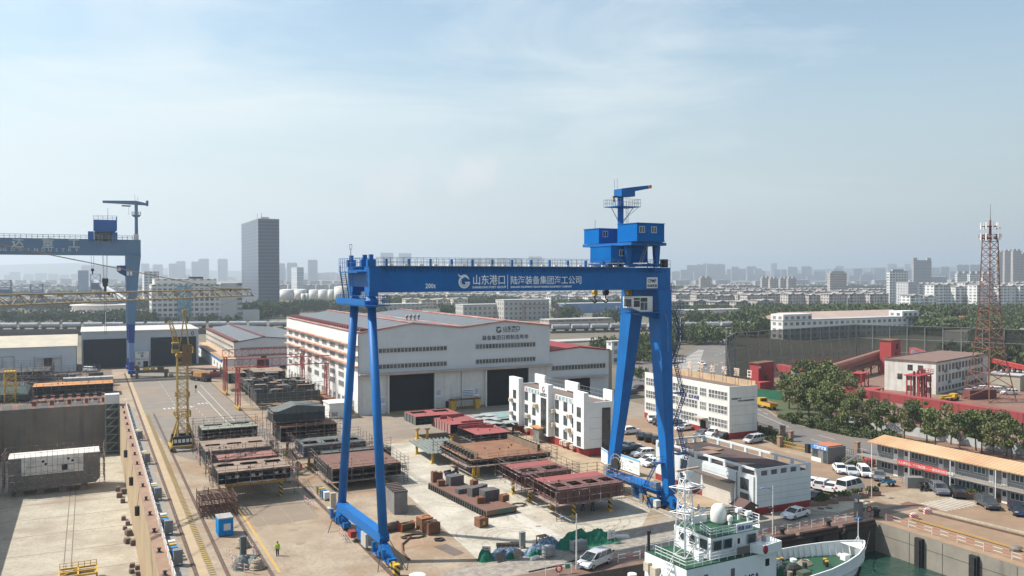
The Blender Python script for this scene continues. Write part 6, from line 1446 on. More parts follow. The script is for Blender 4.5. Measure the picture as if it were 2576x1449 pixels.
hull('dark hull block with tan deck and cut-outs nearest the blue container',17.2,134.3,28.0,141.6,3.2,5.0,DKT,SHD,3,'f',split=(.55,.82))
yb_=thing('support_beam','yellow girder carrying the tan decked hull block nearest the blue container','beam',(22.6,136.0,0));MB().b(-4.2,-.3,2.4,4.8,.3,3.1).build('beam',YEL,yb_);MB().b(4,-.25,0,4.4,.25,2.39).b(-3.8,-.25,0,-3.4,.25,2.39).build('leg',HAZ,yb_)
hull('low hull block with ribbed reddish brown plating behind the tan decked block',18.4,143.0,27.6,147.5,3.2,5.1,pm('plate_redbrown',(.28,.12,.09),(.22,.095,.075),sc=.6),DKB,0,'l')
hull('blue grey hull block with slotted deck, third from the front by the jib crane',17.4,151.5,28.3,161.5,3.0,5.0,DKT,SHB,3,'',split=(.45,.62))
hull('green grey decked dark hull block, farthest of the row beside the jib crane',18.6,167.3,28.6,173.5,3.4,6.0,pm('deck_sage',(.24,.25,.20),(.19,.2,.16),sc=.5,dirt=(.15,.1,.07),dsc=.5),SHD,2,'f',split=(.6,.85))

t=hull('peaked green grey hull module stacked on a rusty one by the round legs',31.3,165.8,41.3,171.5,6.4,8.7,DKG,SHD,0,'',scaf='b')
for o in t.children:
 if o.name.startswith('deck_plate'):
  o.data=MB().ext([(-5.2,-3.0,8.2),(-.6,-3.0,9.6),(5,-3.0,9.0),(5,-3.0,9.08),(-.6,-3,9.7),(-5.2,-3,8.3)],(0,6,0)).ext([(-5,-2.86,8.0),(5,-2.86,8.0),(5,-2.86,9.0),(-.6,-2.86,9.58),(-5,-2.86,8.2)],(0,.05,0)).mesh('deck_plate',DKG)
hull('rust orange decked hull module under the peaked green grey one',32.4,164.0,43.2,172.5,3.0,5.9,DKR,SHD,0,'f',levels=[3.0,4.0,5.0,5.9])
hull('grey green decked hull block with blue grey side left of the round legs',33.7,150.6,45.0,158.0,2.7,4.6,DKG,SHB,3,'',split=(.25,.55))
hull('big flat rusty brown hull block right behind the near round blue leg',35.0,135.6,46.6,147.2,1.5,3.5,DKB,SHD,0,'f',levels=[1.4,2.4,3.5])
hull('low dark green side panel block behind the flat rusty brown block',36.5,148.0,49.0,150.2,1.6,3.6,DKG,DKG,0,'',scaf='b')
stands('yellow support stand under the blue grey block by the jib crane',[(19,153),(26.5,153),(19,159),(26.5,159),(20,169),(27,169)],2.9)
stands('yellow support stand under the rusty modules by the round legs',[(34,166),(41.5,166),(36,156.5),(43,156.5),(36,152),(43,152)],2.64)
stands('yellow support stand under the flat brown block by the round leg',[(37,137.5),(44.5,137.5),(37,145),(44.5,145)],1.45)

t=thing('hull_block','large tangled dark hull module crowded with scaffold under the red gantries','hull block',(47,243,0))
b=MB()
for _ in range(46):
 x,y=rb.uniform(-8,7),rb.uniform(-17,16);b.c(x,y,rb.uniform(1.6,5.2),rb.uniform(.8,3.4),rb.uniform(.8,3.4),rb.uniform(.1,1.6))
for y in(-17,-11,-5,1,7,13):b.b(-8.5,y,1.5,8,y+.08,3.2+rb.uniform(0,2.2));b.b(-8.5+(y+17)*.05,y+.1,1.5,-8.4+(y+17)*.05,y+5,4.6)
b.build('bulkhead',SHD,t)
b=MB()
for _ in range(26):x,y=rb.uniform(-8,7),rb.uniform(-16,16);b.c(x,y,rb.uniform(3.4,6.0),rb.uniform(1.2,4),rb.uniform(1,3.4),.08,rz=rb.uniform(-.2,.2))
b.build('deck_piece',pm('deck_mix',(.14,.135,.12),(.26,.16,.11),sc=.35,lo=.42,hi=.55),t)
b=MB();scaffold(b,-8.8,-17.3,8.4,17,[1.4,2.8,4.2,5.4],sides='fl')
for _ in range(190):
 x,y,z=rb.uniform(-9,8.5),rb.uniform(-18,17),rb.uniform(1.6,6.4);k=rb.randrange(3);l_=rb.uniform(1.5,5)
 b.tube((x,y,z),(x+(l_ if k==0 else 0),y+(l_ if k==1 else 0),z+(l_*.6 if k==2 else rb.uniform(-.3,.3))),.045,n=4,cap=False)
b.build('scaffold',pm('scaffold_grey',(.16,.15,.14),(.3,.28,.26),sc=1.2,lo=.5,hi=.65),t)
t2=hull('plain dark hull section with pale deck behind the tangled module',45,268,54.5,280,2.2,5.0,DKT,SHD,0,'f',scaf='l')
hull('rusty deck section nearest the second hall behind the tangled module',38.5,284,49,296,1.6,4.2,DKR,SHD,0,'f',scaf='')
hull('grey steel section beside the left legs of the red gantries',37.0,264.5,42.0,272,2.4,5.4,DKT,SHD,0,'f',scaf='l')

hull('pink red decked hull block with cut-outs, farthest from the workshop near the hall door',61.3,169.0,71.5,176.4,3.2,5.0,DKP,DKG,2,'f',split=(.55,.88),scaf='')
hull('box shaped pink red hull block beside the heap of grey plates',65.3,159.6,72.8,170.2,2.6,4.5,DKP,SHP,0,'f',scaf='')
hull('red decked hull block with open ribbed sides behind the rust orange panel',66.8,149.8,74.3,159.6,2.2,4.0,DKP,DKG,0,'fl',scaf='')
tp=thing('stiffener','red raised girders lying across the box shaped pink red block','girder',(69,165,4.5));MB().c(-1.0,2.2,.35,4.4,.12,.7,rz=.25).c(.5,3.2,.3,5,.12,.6).c(-1.5,.8,.25,.12,4,.5).c(1.5,-4.6,.2,5,.35,.4).build('web',DKP,tp)
tp=thing('stiffener','red raised girders lying across the red decked ribbed block','girder',(70.3,155.5,4.0));MB().c(-1.2,1.6,.3,5,.12,.6).c(-.4,2.9,.25,6.5,.12,.5).c(1.2,.4,.3,3.2,.12,.6,rz=-.4).c(2.4,2.2,.3,.12,2,.6).build('web',DKP,tp)
hull('wide flat rust orange hull panel with upturned edges in the middle of the yard',58.0,132.8,73.6,147.0,2.3,3.2,DKR,SHD,0,'fl',levels=[2.2,3.2])
ed=thing('edge_plate','green grey upstanding edge strips on the wide rust orange panel','plate',(65.8,139.9,3.2));
MB().b(-6.2,-6.5,.002,-6.05,6.6,1.1).b(6.0,-5.5,.002,6.15,6.6,1.1).build('strip',pm('strip_tan',(.2,.16,.12),(.17,.1,.06),sc=.6),ed)
bb=MB()
for i in range(10):bb.c(-7.0,-6+i*1.35,.45,.7,.35,.9);bb.c(7.0,-4+i*1.1,.45,.7,.35,.9)
bb.build('bracket',SHD,ed)
pt=thing('plate_stack','grey green stiffened steel panel on trestles left of the rust orange panel','steel panel',(59.5,152,0),R(-3))
pb=MB().b(-3.8,-6.5,2.1,3.8,6.5,2.16)
for i in range(10):pb.b(-3.7+i*.82,-6.5,2.16,-3.62+i*.82,6.5,2.45)
pb.build('panel',pm('panel_sage',(.20,.225,.205),(.16,.18,.165),sc=.5),pt)
stands('yellow support stand under the grey green stiffened panel',[(56.6,147),(56.8,156),(62,147)],2.1,False)
stands('yellow support stand under the rust orange panel',[(60,134),(66,134),(72,134),(60,145),(72,145),(59,133.6),(72.4,133.6)],2.24,False)
stands('yellow support stand under the pink red blocks near the hall',[(62.2,170.5),(64.2,169.8),(70.5,170.5),(66,160.5),(72,160.5),(67.5,150.5),(73.5,150.5)],2.14,False)

t=hull('maroon hull block with round cut-outs behind the other maroon block',59.2,115.0,67.5,122.6,2.4,4.4,DKM,SHM,2,'l',split=(.2,.5),levels=[2.35,3.4,4.4])
for o in list(t.children):
 if o.name.startswith('deck_plate'):MB().b(-4.1,.9,4.401,4.1,3.7,4.42).build('primer_strip',DKP,t)
t=hull('larger maroon hull block with three cut-outs in front of the square blue leg',59.4,104.6,70.3,112.4,2.4,4.4,DKM,SHM,4,'l',split=(.2,.48),levels=[2.35,3.4,4.4])
MB().b(-5.4,1.0,4.401,5.4,3.85,4.42).build('primer_strip',DKP,t)
stands('yellow support stand under the two maroon blocks',[(60.3,121),(60.6,116.0),(62.3,105.4),(68.6,105.6),(61.8,111),(69,111),(66.5,116.5),(66.5,121.5)],2.34)
ld=thing('scaffold_ladder','tall thin scaffold ladder standing against the larger maroon block','ladder',(59.3,105.0,0));m_=MB()
for s in(-.35,.35):m_.bar((s,-.6,0),(s,0,3.6),.08)
for k in range(9):m_.bar((-.35,-.6+k*.066,.3+k*.38),(.35,-.6+k*.066,.3+k*.38),.05)
m_.build('ladder',SCF,ld)
for x,y,l in((29.4,137.3,'steel ladder against the tan decked block nearest the container'),(47.4,136.2,'steel ladder against the flat brown block by the round leg'),(33.0,155,'steel ladder against the grey green decked block')):
 ld=thing('scaffold_ladder',l,'ladder',(x,y,0));m_=MB()
 for s in(-.35,.35):m_.bar((s,-.8,0),(s,.3,3.3),.08)
 for k in range(9):m_.b(-.35,-.75+k*.12,.3+k*.34,.35,-.5+k*.12,.34+k*.34)
 m_.build('ladder',SCF,ld)

hp=thing('plate_heap','heap of loose grey steel plates on trestles beside the fin office','plates',(79,171.5,0));m_=MB()
for _ in range(26):m_.c(rb.uniform(-4.5,4),rb.uniform(-7,8),2.2+rb.uniform(0,.7),rb.uniform(1.5,3.5),rb.uniform(1.5,4),.04,rz=rb.uniform(-.5,.5))
m_.build('plates',pm('plate_silver',(.34,.35,.35),(.26,.27,.27),sc=.5),hp);m_=MB()
for x in(-4,0,3.5):
 for y in(-6,0,6):m_.b(x-.2,y-.2,0,x+.2,y+.2,2.1)
m_.b(-4.5,-7,1.9,4,8,2.1).build('trestle',SHD,hp)
gs=thing('sheet_stack','pale green steel sheets lying behind the heap of grey plates','sheets',(87.5,181,0));MB().b(-3.8,-5,1.6,4,4.5,1.75).c(-1,0,1.82,5,7,.06,rz=.15).build('sheets',pm('sheet_green',(.22,.30,.28),(.18,.25,.24),sc=.5),gs);MB().b(-3.5,-4.5,0,3.6,4,1.59).build('trestle',SHD,gs)
br=thing('work_bridge','low brown work bridge on yellow legs in front of the hall wall','work platform',(87,202.6,0));MB().b(-4.2,-.8,2.5,4.2,.8,2.8).rail([(-4.2,-.8,2.8),(4.2,-.8,2.8)],.5,.05,1.5,0).build('deck',RUST,br)
for x in(-3.4,3.4):MB().loft([[(x-.5,-.7,0),(x+.5,-.7,0),(x+.5,.7,0),(x-.5,.7,0)],[(x-.9,-.7,2.5),(x+.9,-.7,2.5),(x+.9,.7,2.5),(x-.9,.7,2.5)]]).build('leg',YEL,br)

t=thing('pontoon','long low rusty pontoon section lying on the pale concrete','pontoon',(52.6,120.6,0),R(4.5))
MB().b(-2.5,-9.7,.35,2.5,9.7,.95).build('deck',DKB,t);MB().b(-2.52,-9.9,.3,2.52,-9.7,1.0).build('end_plate',pm('pontoon_green',(.05,.11,.08),(.16,.09,.05),sc=.35,lo=.45,hi=.55),t)
m_=MB()
for i in range(26):m_.c(-2.55,-9.3+i*.74,.45,.3,.35,.8);m_.c(2.55,-9.3+i*.74,.45,.3,.35,.8)
m_.build('roller',SHD,t)
WB=pm('weight_grey',(.10,.105,.11),(.075,.078,.082),sc=.8,rough=.7,dirt=(.2,.09,.05),dsc=.9,damt=.5)
def wblock(px,py,s,h,kind,label,rz):
 c=G(px,py,.95);t=thing('ballast_block',label,'ballast block',(c.x,c.y,.96),rz)
 if kind=='g':
  MB().ext([(-s,-s*.7,0),(s,-s*.7,0),(s,s*.5,0),(s*.6,s*.75,0),(-s*.8,s*.75,0),(-s,s*.4,0)],(0,0,h)).build('body',WB,t)
  MB().c(0,-s*.7-.03,h*.3,.14,.06,.35).c(0,-s*.7-.03,h*.75,.14,.06,.35).build('lug',pm('lug_orange',(.3,.12,.06)),t)
 else:
  MB().b(-s*.7,-s*.6,0,s*.7,s*.6,h).build('body',RUST,t);MB().b(-s*.6,-.05,h,-s*.4,.05,h+.15).b(s*.4,-.05,h,s*.6,.05,h+.15).build('lug',RUST,t)
wd_=lambda x,y:((1550+x/2.683)*.63889,(1560+y/2.683)*.63889)
for(x,y),s,h,k,l,rz in(((430,905),.65,1.7,'r','tall rust brown ballast box at the far left corner of the pontoon',.1),((480,880),.7,1.2,'r','orange rust ballast box next to the tall one on the pontoon',.1),((500,945),.8,.9,'r','low rust brown ballast box leaning at the far end of the pontoon',-.1),
 ((640,925),1.3,1.4,'g','largest dark grey ballast block, farthest of the grey ones on the pontoon',.2),((850,945),.75,.9,'r','rust brown ballast box at the right edge, mid pontoon',.2),((725,1015),1.1,.7,'g','flat low dark grey ballast block on the left edge of the pontoon',.1),((850,1045),1.0,1.3,'g','upright dark grey ballast block in the middle of the pontoon',.3),((930,1000),.8,1.0,'g','small dark grey ballast block tucked behind the upright one',.5),
 ((1005,1085),1.35,1.5,'g','big dark grey ballast block near the green end of the pontoon',.15),((920,1125),.9,.9,'r','rust brown ballast box in front of the big grey block on the pontoon',-.2),((1165,1105),.85,.95,'r','rust brown ballast box at the near right corner of the pontoon',.2)):
 wblock(*wd_(x,y),s,h,k,l,rz)

t=thing('steel_grid','stack of rusty open steel grid frames in front of the tan decked block','steel frames',(16.6,131.2,0),R(1));t.scale=(1.12,1.3,1.05);m_=MB()
for z in(.3,1.0,1.8,2.5):
 for i in range(8):m_.bar((-2.2,-2.2+i*.63,z),(2.2,-2.2+i*.63,z),.1)
 for i in range(6):m_.bar((-2.2+i*.88,-2.2,z),(-2.2+i*.88,2.2,z),.1)
for x in(-2.2,-.7,.7,2.2):
 for y in(-2.2,0,2.2):m_.bar((x,y,0),(x,y,2.9),.09)
m_.build('bars',pm('grid_rust',(.09,.045,.035),(.15,.08,.06),sc=1.2),t)

t=thing('steel_tank','grey rectangular steel tank with ribbed open top by the near round leg','tank',(40.6,120.5,0),R(-3))
MB().b(-1.0,-2.6,0,1.0,2.6,3.1).build('body',pm('tank_grey',(.20,.20,.195),(.15,.14,.13),sc=.5,streak=(.17,.09,.06)),t);m_=MB()
for i in range(6):m_.b(-1.05,-2.6+i*.97,3.1,1.05,-2.25+i*.97,3.4)
m_.build('top_beam',pm('beam_dark',(.10,.09,.085),(.14,.09,.07),sc=1),t)

hull('black hull block with bright orange deck beyond the dock end wall',-14.5,273,6.0,282,1.0,3.4,pm('deck_orange',(.50,.22,.05),(.42,.19,.06),sc=.4,dirt=(.2,.11,.07),dsc=.35),SHD,0,'f',scaf='f')
t=thing('hull_block','dark green tarped curved hull block beyond the dock end wall','hull block',(-26,276,0))
MB().loft([[(-10,-8,.6),(11,-8,.6),(11,9,.6),(-10,9,.6)],[(-9.6,-8.4,3),(10.6,-8.4,2),(10.6,9,2.6),(-9.6,9,4.2)],[(-8.6,2,5.4),(8,4,3.2),(9,9,3.4),(-8,9,5.6)]]).build('shell_plate',pm('netting_green',(.02,.05,.042),(.035,.045,.042),sc=.5,lo=.45,hi=.55),t)
b=MB();scaffold(b,-10,-8.6,11,9,[1.2,2.6],sides='fl')
for i in range(14):b.c(-8+i*1.3,2.4+i*.12,5.3-i*.13,.12,1.4,.8,rz=.5)
b.build('scaffold',SCF,t)
t=thing('cabin_container','green grey cabin with salmon roof among the blocks at the far left','container',(-27.5,306,0));MB().b(-6,-3,1,4.2,3,4.8).build('body',pm('cabin_sage',(.17,.2,.19)),t);MB().c(-.9,0,4.9,10.6,6.4,.16).build('roof',pm('salmon_roof',(.5,.3,.24),(.42,.25,.2),sc=.4),t)
hull('low brown decked block beside the salmon roofed cabin at left',-62,296,-36,309,1,3.6,DKT,SHD,0,'f',scaf='f')
hull('dark scaffolded hull block in front of the long white shed',-36,318,-12,334,.8,3.2,SHD,SHD,0,'f',scaf='fblr',levels=[.8,2,3.2,4.4])
t=thing('hull_block','jumble of brown scaffolded hull parts left of the old gantry foot','hull block',(-9,304,0));b=MB()
for _ in range(26):b.c(rb.uniform(-12,11),rb.uniform(-12,11),rb.uniform(.6,2.8),rb.uniform(1,5),rb.uniform(1,4),rb.uniform(.1,1.2))
b.build('parts',SHD,t);b=MB()
scaffold(b,-12,-12,11,11,[1,2.4,3.8],sides='fbl')
for _ in range(120):
 x,y,z=rb.uniform(-12,11),rb.uniform(-13,11),rb.uniform(.8,5);k=rb.randrange(3);l_=rb.uniform(1.5,6)
 b.tube((x,y,z),(x+(l_ if k==0 else 0),y+(l_ if k==1 else 0),z+(l_*.5 if k==2 else 0)),.06,n=4,cap=False)
b.build('scaffold',SCF,t)
t=thing('pipe_bundle','silver grey wrapped pipe section left of the old gantry foot','pipes',(0.5,297,0));MB().b(-8,-2,1.8,6,1.5,2.9).build('casing',pm('pipe_silver',(.42,.43,.42),(.3,.31,.31),sc=.8),t);MB().b(-7.5,-1.6,0,5.5,1.2,1.79).build('trestle',SHD,t)
for i in range(9):
 t=thing('keel_block','rust red keel block in the row below the orange decked block','keel block',(-13.5+i*2.1,263,0),0,'red keel blocks beyond the dock wall')
 MB().b(-.45,-5,0,.45,5,.9).build('beam',pm('keel_red',(.19,.06,.045),(.15,.055,.042),sc=.8),t);MB().b(-.5,-5.2,.9,.5,-4.2,1.3).b(-.5,3.6,.9,.5,4.8,1.4).build('cap',RUST,t)
# ---------------- block in the dry dock
t=thing('hull_block','white and grey scaffolded hull block standing on the dry dock floor','hull block',(-7.4,225,DZ),R(1.5))
bw,bd,bz=8.9,21,8.2
DB_=pm('dock_block_white',(.78,.79,.77),(.62,.63,.62),sc=.6,lo=.4,dirt=(.3,.3,.29),dsc=.5);DB2=pm('dock_block_grey',(.17,.16,.155),(.13,.125,.12),sc=.6)
MB().ext([(-bw,-14,1.6),(-bw*.7,-14,1.2),(bw*.9,-14,1.6),(bw,-14,2.6),(bw,-14,4.4),(-bw,-14,4.4)],(0,7,0)).build('lower_shell',DB2,t)
MB().b(-bw*.72,-14.04,4.41,bw*.62,-7,bz).build('upper_shell',DB_,t);MB().b(-bw,-13.9,4.41,-bw*.72-.02,-7,bz).b(bw*.62+.02,-13.9,4.41,bw,-7,bz).build('side_shell',DB2,t)
MB().b(-bw,-14,bz,bw,-7,bz+.08).build('deck',pm('dock_deck',(.6,.57,.5),(.5,.47,.42),sc=.5),t)
o=MB()
for x,z in((-2.3,7.2),(2.6,7.4),(3.4,6.9),(-1.8,6.6)):o.wheel((x,-14.06,z),.28,.03,'y',12)
o.b(1.3,-14.1,4.9,2.4,-14.05,6.2).build('opening',DARK,t)
b=MB();scaffold(b,-bw,-14,bw,-7,[1.6,2.8,4.0,5.2,6.4,7.6],sides='fblr',step=1.0,top=1.8);b.build('scaffold',SCF,t)
b=MB()
for z in(2.0,3.4,4.8,6.2,7.6):
 for i in range(9):
  if rb.random()<.7:b.b(-bw+i*1.9,-14.85,z,-bw+i*1.9+1.2,-14.6,z+.07)
b.build('scaffold_plank',pm('plank_pale',(.34,.31,.28),(.2,.13,.1),sc=1),t)
for x,y in((-6.5,-13),(-2.5,-13),(1.8,-13),(6,-13)):
 c=thing('dock_block','concrete docking block under the white scaffolded hull block','docking block',(-7.4+x,225+y,DZ),0,'docking blocks under the scaffolded block');MB().b(-.8,-.8,0,.8,.8,.7).build('base',DW,c);MB().b(-.7,-.7,.7,.7,.7,1.25).build('cap',pm('timber',(.16,.12,.09)),c)

t=thing('stair_tower','grey green open steel stair tower in the corner of the dry dock','stair tower',(5.2,251.2,DZ));m_=MB()
for x in(-1.6,1.6):
 for y in(-1.6,1.6):m_.b(x-.16,y-.16,0,x+.16,y+.16,13.6)
for z in(.8,3,5.2,7.4,9.6,11.8):m_.b(-1.6,-1.66,z,1.6,-1.54,z+.28);m_.b(-1.66,-1.54,z,-1.54,1.6,z+.28);m_.b(-1.5,-1.5,z,1.5,1.5,z+.06)
m_.build('frame',pm('tower_green',(.16,.20,.19),(.12,.155,.15),sc=.6),t);MB().b(-1.75,-1.7,13.61,1.75,1.7,16.0).build('cabin',pm('tower_top',(.55,.56,.55)),t)
m_=MB()
for k in range(6):m_.bar((-1.2,-.8,.9+2.2*k),(1.2,-.8,3.0+2.2*k),.25)
m_.build('stair',STEEL,t)

for i,(x,y,s)in enumerate(((4.6,207,1.0),(5.6,204,1.2),(4.7,201,1.1),(5.2,196,.9),(4.9,182,.8),(5.5,178,.8),(4.9,175,.7),(5.4,171,1.1),(5.0,166,1.0),(5.9,164.5,1.0),(5.2,152,.7),(5.9,150.5,.7),(5.0,149,.7),(5.8,147.5,.7),(5.2,145.5,.7),(5.9,144,.7),(5.1,142.5,.7),(5.9,141,.7))):
 c=thing('dock_block','dark timber topped keel block in the heap along the dock side wall','keel block',(x+.75,y,DZ),rb.uniform(-.3,.3),'keel blocks heaped along the dock wall');c.scale=(s*.72,)*3;MB().b(-.7,-.9,0,.7,.9,.9).build('base',pm('kb_brown',(.10,.075,.06),(.14,.1,.08),sc=1),c);MB().b(-.6,-.8,.9,.6,.8,1.3).build('cap',MC['timber'],c)
t=thing('work_platform','yellow steel work platform on the dock floor at the bottom edge','platform',(-1.9,148.5,DZ));m_=MB()
for y in(-2,0,2):m_.bar((-2.6,y,1.6),(2.6,y,1.6),.25)
for x in(-2.6,0,2.6):m_.bar((x,-2,1.6),(x,2,1.6),.25);m_.bar((x,-2,0),(x,-2,1.6),.2);m_.bar((x,2,0),(x,2,1.6),.2)
m_.bar((-2.6,-2,1.6),(0,2,1.6),.15).rail([(-2.6,2,1.6),(2.6,2,1.6)],.9,.05,.9).build('frame',YEL,t);MB().b(-2.3,-1.7,1.3,2.3,1.7,1.36).build('deck',pm('deck_mesh',(.12,.09,.06)),t)
# ================================================================ vehicles
CP={k:pm('car_'+k,c,tuple(x*.92 for x in c),sc=1,rough=.28,spec=.6)for k,c in dict(white=(.72,.72,.71),silver=(.42,.43,.44),black=(.012,.013,.016),charcoal=(.05,.053,.06),grey=(.13,.14,.155),navy=(.02,.028,.05),red=(.35,.03,.03),yellow=(.52,.32,.03),blue=(.05,.16,.25)).items()}
CGL=glassm('car_glass',(.015,.02,.024),.08,(.05,.06,.065));TYRE=pm('tyre',(.02,.02,.02),(.03,.03,.03));RIM=pm('rim',(.4,.4,.41),rough=.35,metal=.6)
HL=pm('headlight',(.6,.62,.64),rough=.2);TL=pm('taillight',(.30,.02,.02),rough=.3);PLT=pm('plate_number',(.03,.10,.35))
SHAPES=dict(
 sedan=dict(L=4.75,w=1.84,belt=.92,roof=1.45,body=[(-2.35,.35),(-2.3,.88),(-1.6,1.0),(1.0,.95),(2.1,.78),(2.35,.6),(2.35,.3)],cab=(-1.75,1.25,-.95,.35),wb=1.4),
 suv=dict(L=4.7,w=1.9,belt=1.05,roof=1.70,body=[(-2.3,.4),(-2.32,1.1),(-2.0,1.12),(1.05,1.08),(2.1,.95),(2.32,.7),(2.3,.35)],cab=(-2.2,1.2,-1.8,.35),wb=1.4),
 mpv=dict(L=4.9,w=1.9,belt=1.08,roof=1.76,body=[(-2.45,.38),(-2.47,1.1),(-2.2,1.14),(1.3,1.08),(2.2,.85),(2.45,.62),(2.42,.33)],cab=(-2.38,1.75,-2.1,.55),wb=1.5),
 van=dict(L=5.1,w=1.9,belt=1.3,roof=2.25,body=[(-2.55,.42),(-2.58,1.35),(-2.4,1.38),(1.6,1.32),(2.4,1.0),(2.57,.7),(2.55,.38)],cab=(-2.5,2.0,-2.38,1.15),wb=1.55),
 mini=dict(L=4.1,w=1.66,belt=1.12,roof=1.86,body=[(-2.05,.4),(-2.08,1.15),(-1.9,1.18),(1.3,1.12),(1.95,.95),(2.06,.65),(2.04,.36)],cab=(-2.0,1.65,-1.88,.9),wb=1.2))
CARM={}
def car_meshes(kind):
 if kind in CARM:return CARM[kind]
 s=SHAPES[kind];w=s['w'];cx=0;cz=.62
 b=MB();b.loft([[(x*f+0,w*yy,cz+(z-cz)*f)for x,z in s['body']]for yy,f in((-.5,.93),(-.47,1),(.47,1),(.5,.93))])
 x0,x1,x2,x3=s['cab'];zb,zr=s['belt'],s['roof'];wb_,wr=w*.46,w*.39
 g=MB().loft([[(x0,-wb_,zb),(x1,-wb_,zb),(x1,wb_,zb),(x0,wb_,zb)],[(x2,-wr,zr-.06),(x3,-wr,zr-.06),(x3,wr,zr-.06),(x2,wr,zr-.06)]])
 b.loft([[(x2-.04,-wr-.02,zr-.08),(x3+.04,-wr-.02,zr-.08),(x3+.04,wr+.02,zr-.08),(x2-.04,wr+.02,zr-.08)],[(x2+.1,-wr+.08,zr),(x3-.12,-wr+.08,zr),(x3-.12,wr-.08,zr),(x2+.1,wr-.08,zr)]])
 n=3 if kind in('sedan',)else 4
 for sy in(-1,1):
  for i in range(n):
   u=i/(n-1);b.bar((x0+(x1-x0)*u,sy*wb_,zb),(x2+(x3-x2)*u,sy*wr,zr-.06),.07)
 wh=MB().wheel((0,0,0),.33,.22,'y',14).mesh('wheel',TYRE);rm=MB().wheel((0,0,0),.2,.24,'y',10).mesh('rim',RIM)
 fx=s['body'][-2][0];rx=s['body'][1][0]
 hl=MB().b(-.04,-.2,-.08,.05,.2,.08).mesh('headlight',HL);tl=MB().b(-.04,-.14,-.12,.05,.14,.12).mesh('taillight',TL);pl_=MB().b(-.02,-.24,-.07,.02,.24,.07).mesh('number_plate',PLT)
 mr_=MB().b(-.1,-.09,-.07,.1,.09,.07)
 CARM[kind]=(b,g.mesh('windows',CGL),wh,rm,hl,tl,pl_,fx,rx,s,mr_,{});return CARM[kind]
def car(px,py,kind,col,heading,label,group=None,cat='car',s=1.0,pos=None):
 b,g,wh,rm,hl,tl,pl_,fx,rx,sh,mr_,cache=car_meshes(kind)
 if col not in cache:cache[col]=(b.mesh('body',CP[col]),mr_.mesh('mirror',CP[col]))
 p=pos or G(px,py);t=thing('parked_car',label,cat,(p[0],p[1],.03),R(heading),group);t.scale=(s,s,s)
 inst('body',cache[col][0],t);inst('windows',g,t)
 for x in(-sh['wb'],sh['wb']):
  for y in(-1,1):q=inst('wheel',wh,t,(x,y*(sh['w']/2-.1),.33));inst('rim',rm,q)
 for y in(-1,1):
  inst('headlight',hl,t,(fx-.08,y*sh['w']*.34,.72));inst('taillight',tl,t,(rx+.02,y*sh['w']*.38,.92));inst('mirror',cache[col][1],t,(sh['cab'][1]-.35,y*(sh['w']/2+.06),sh['belt']+.05))
 inst('number_plate',pl_,t,(fx+.02,0,.45));return t
K_=lambda x,y:((2350+x/2.862)*.63889,(1550+y/2.862)*.63889)
P_=lambda x,y:((3100+x/2.4646)*.63889,(1680+y/2.4646)*.63889)

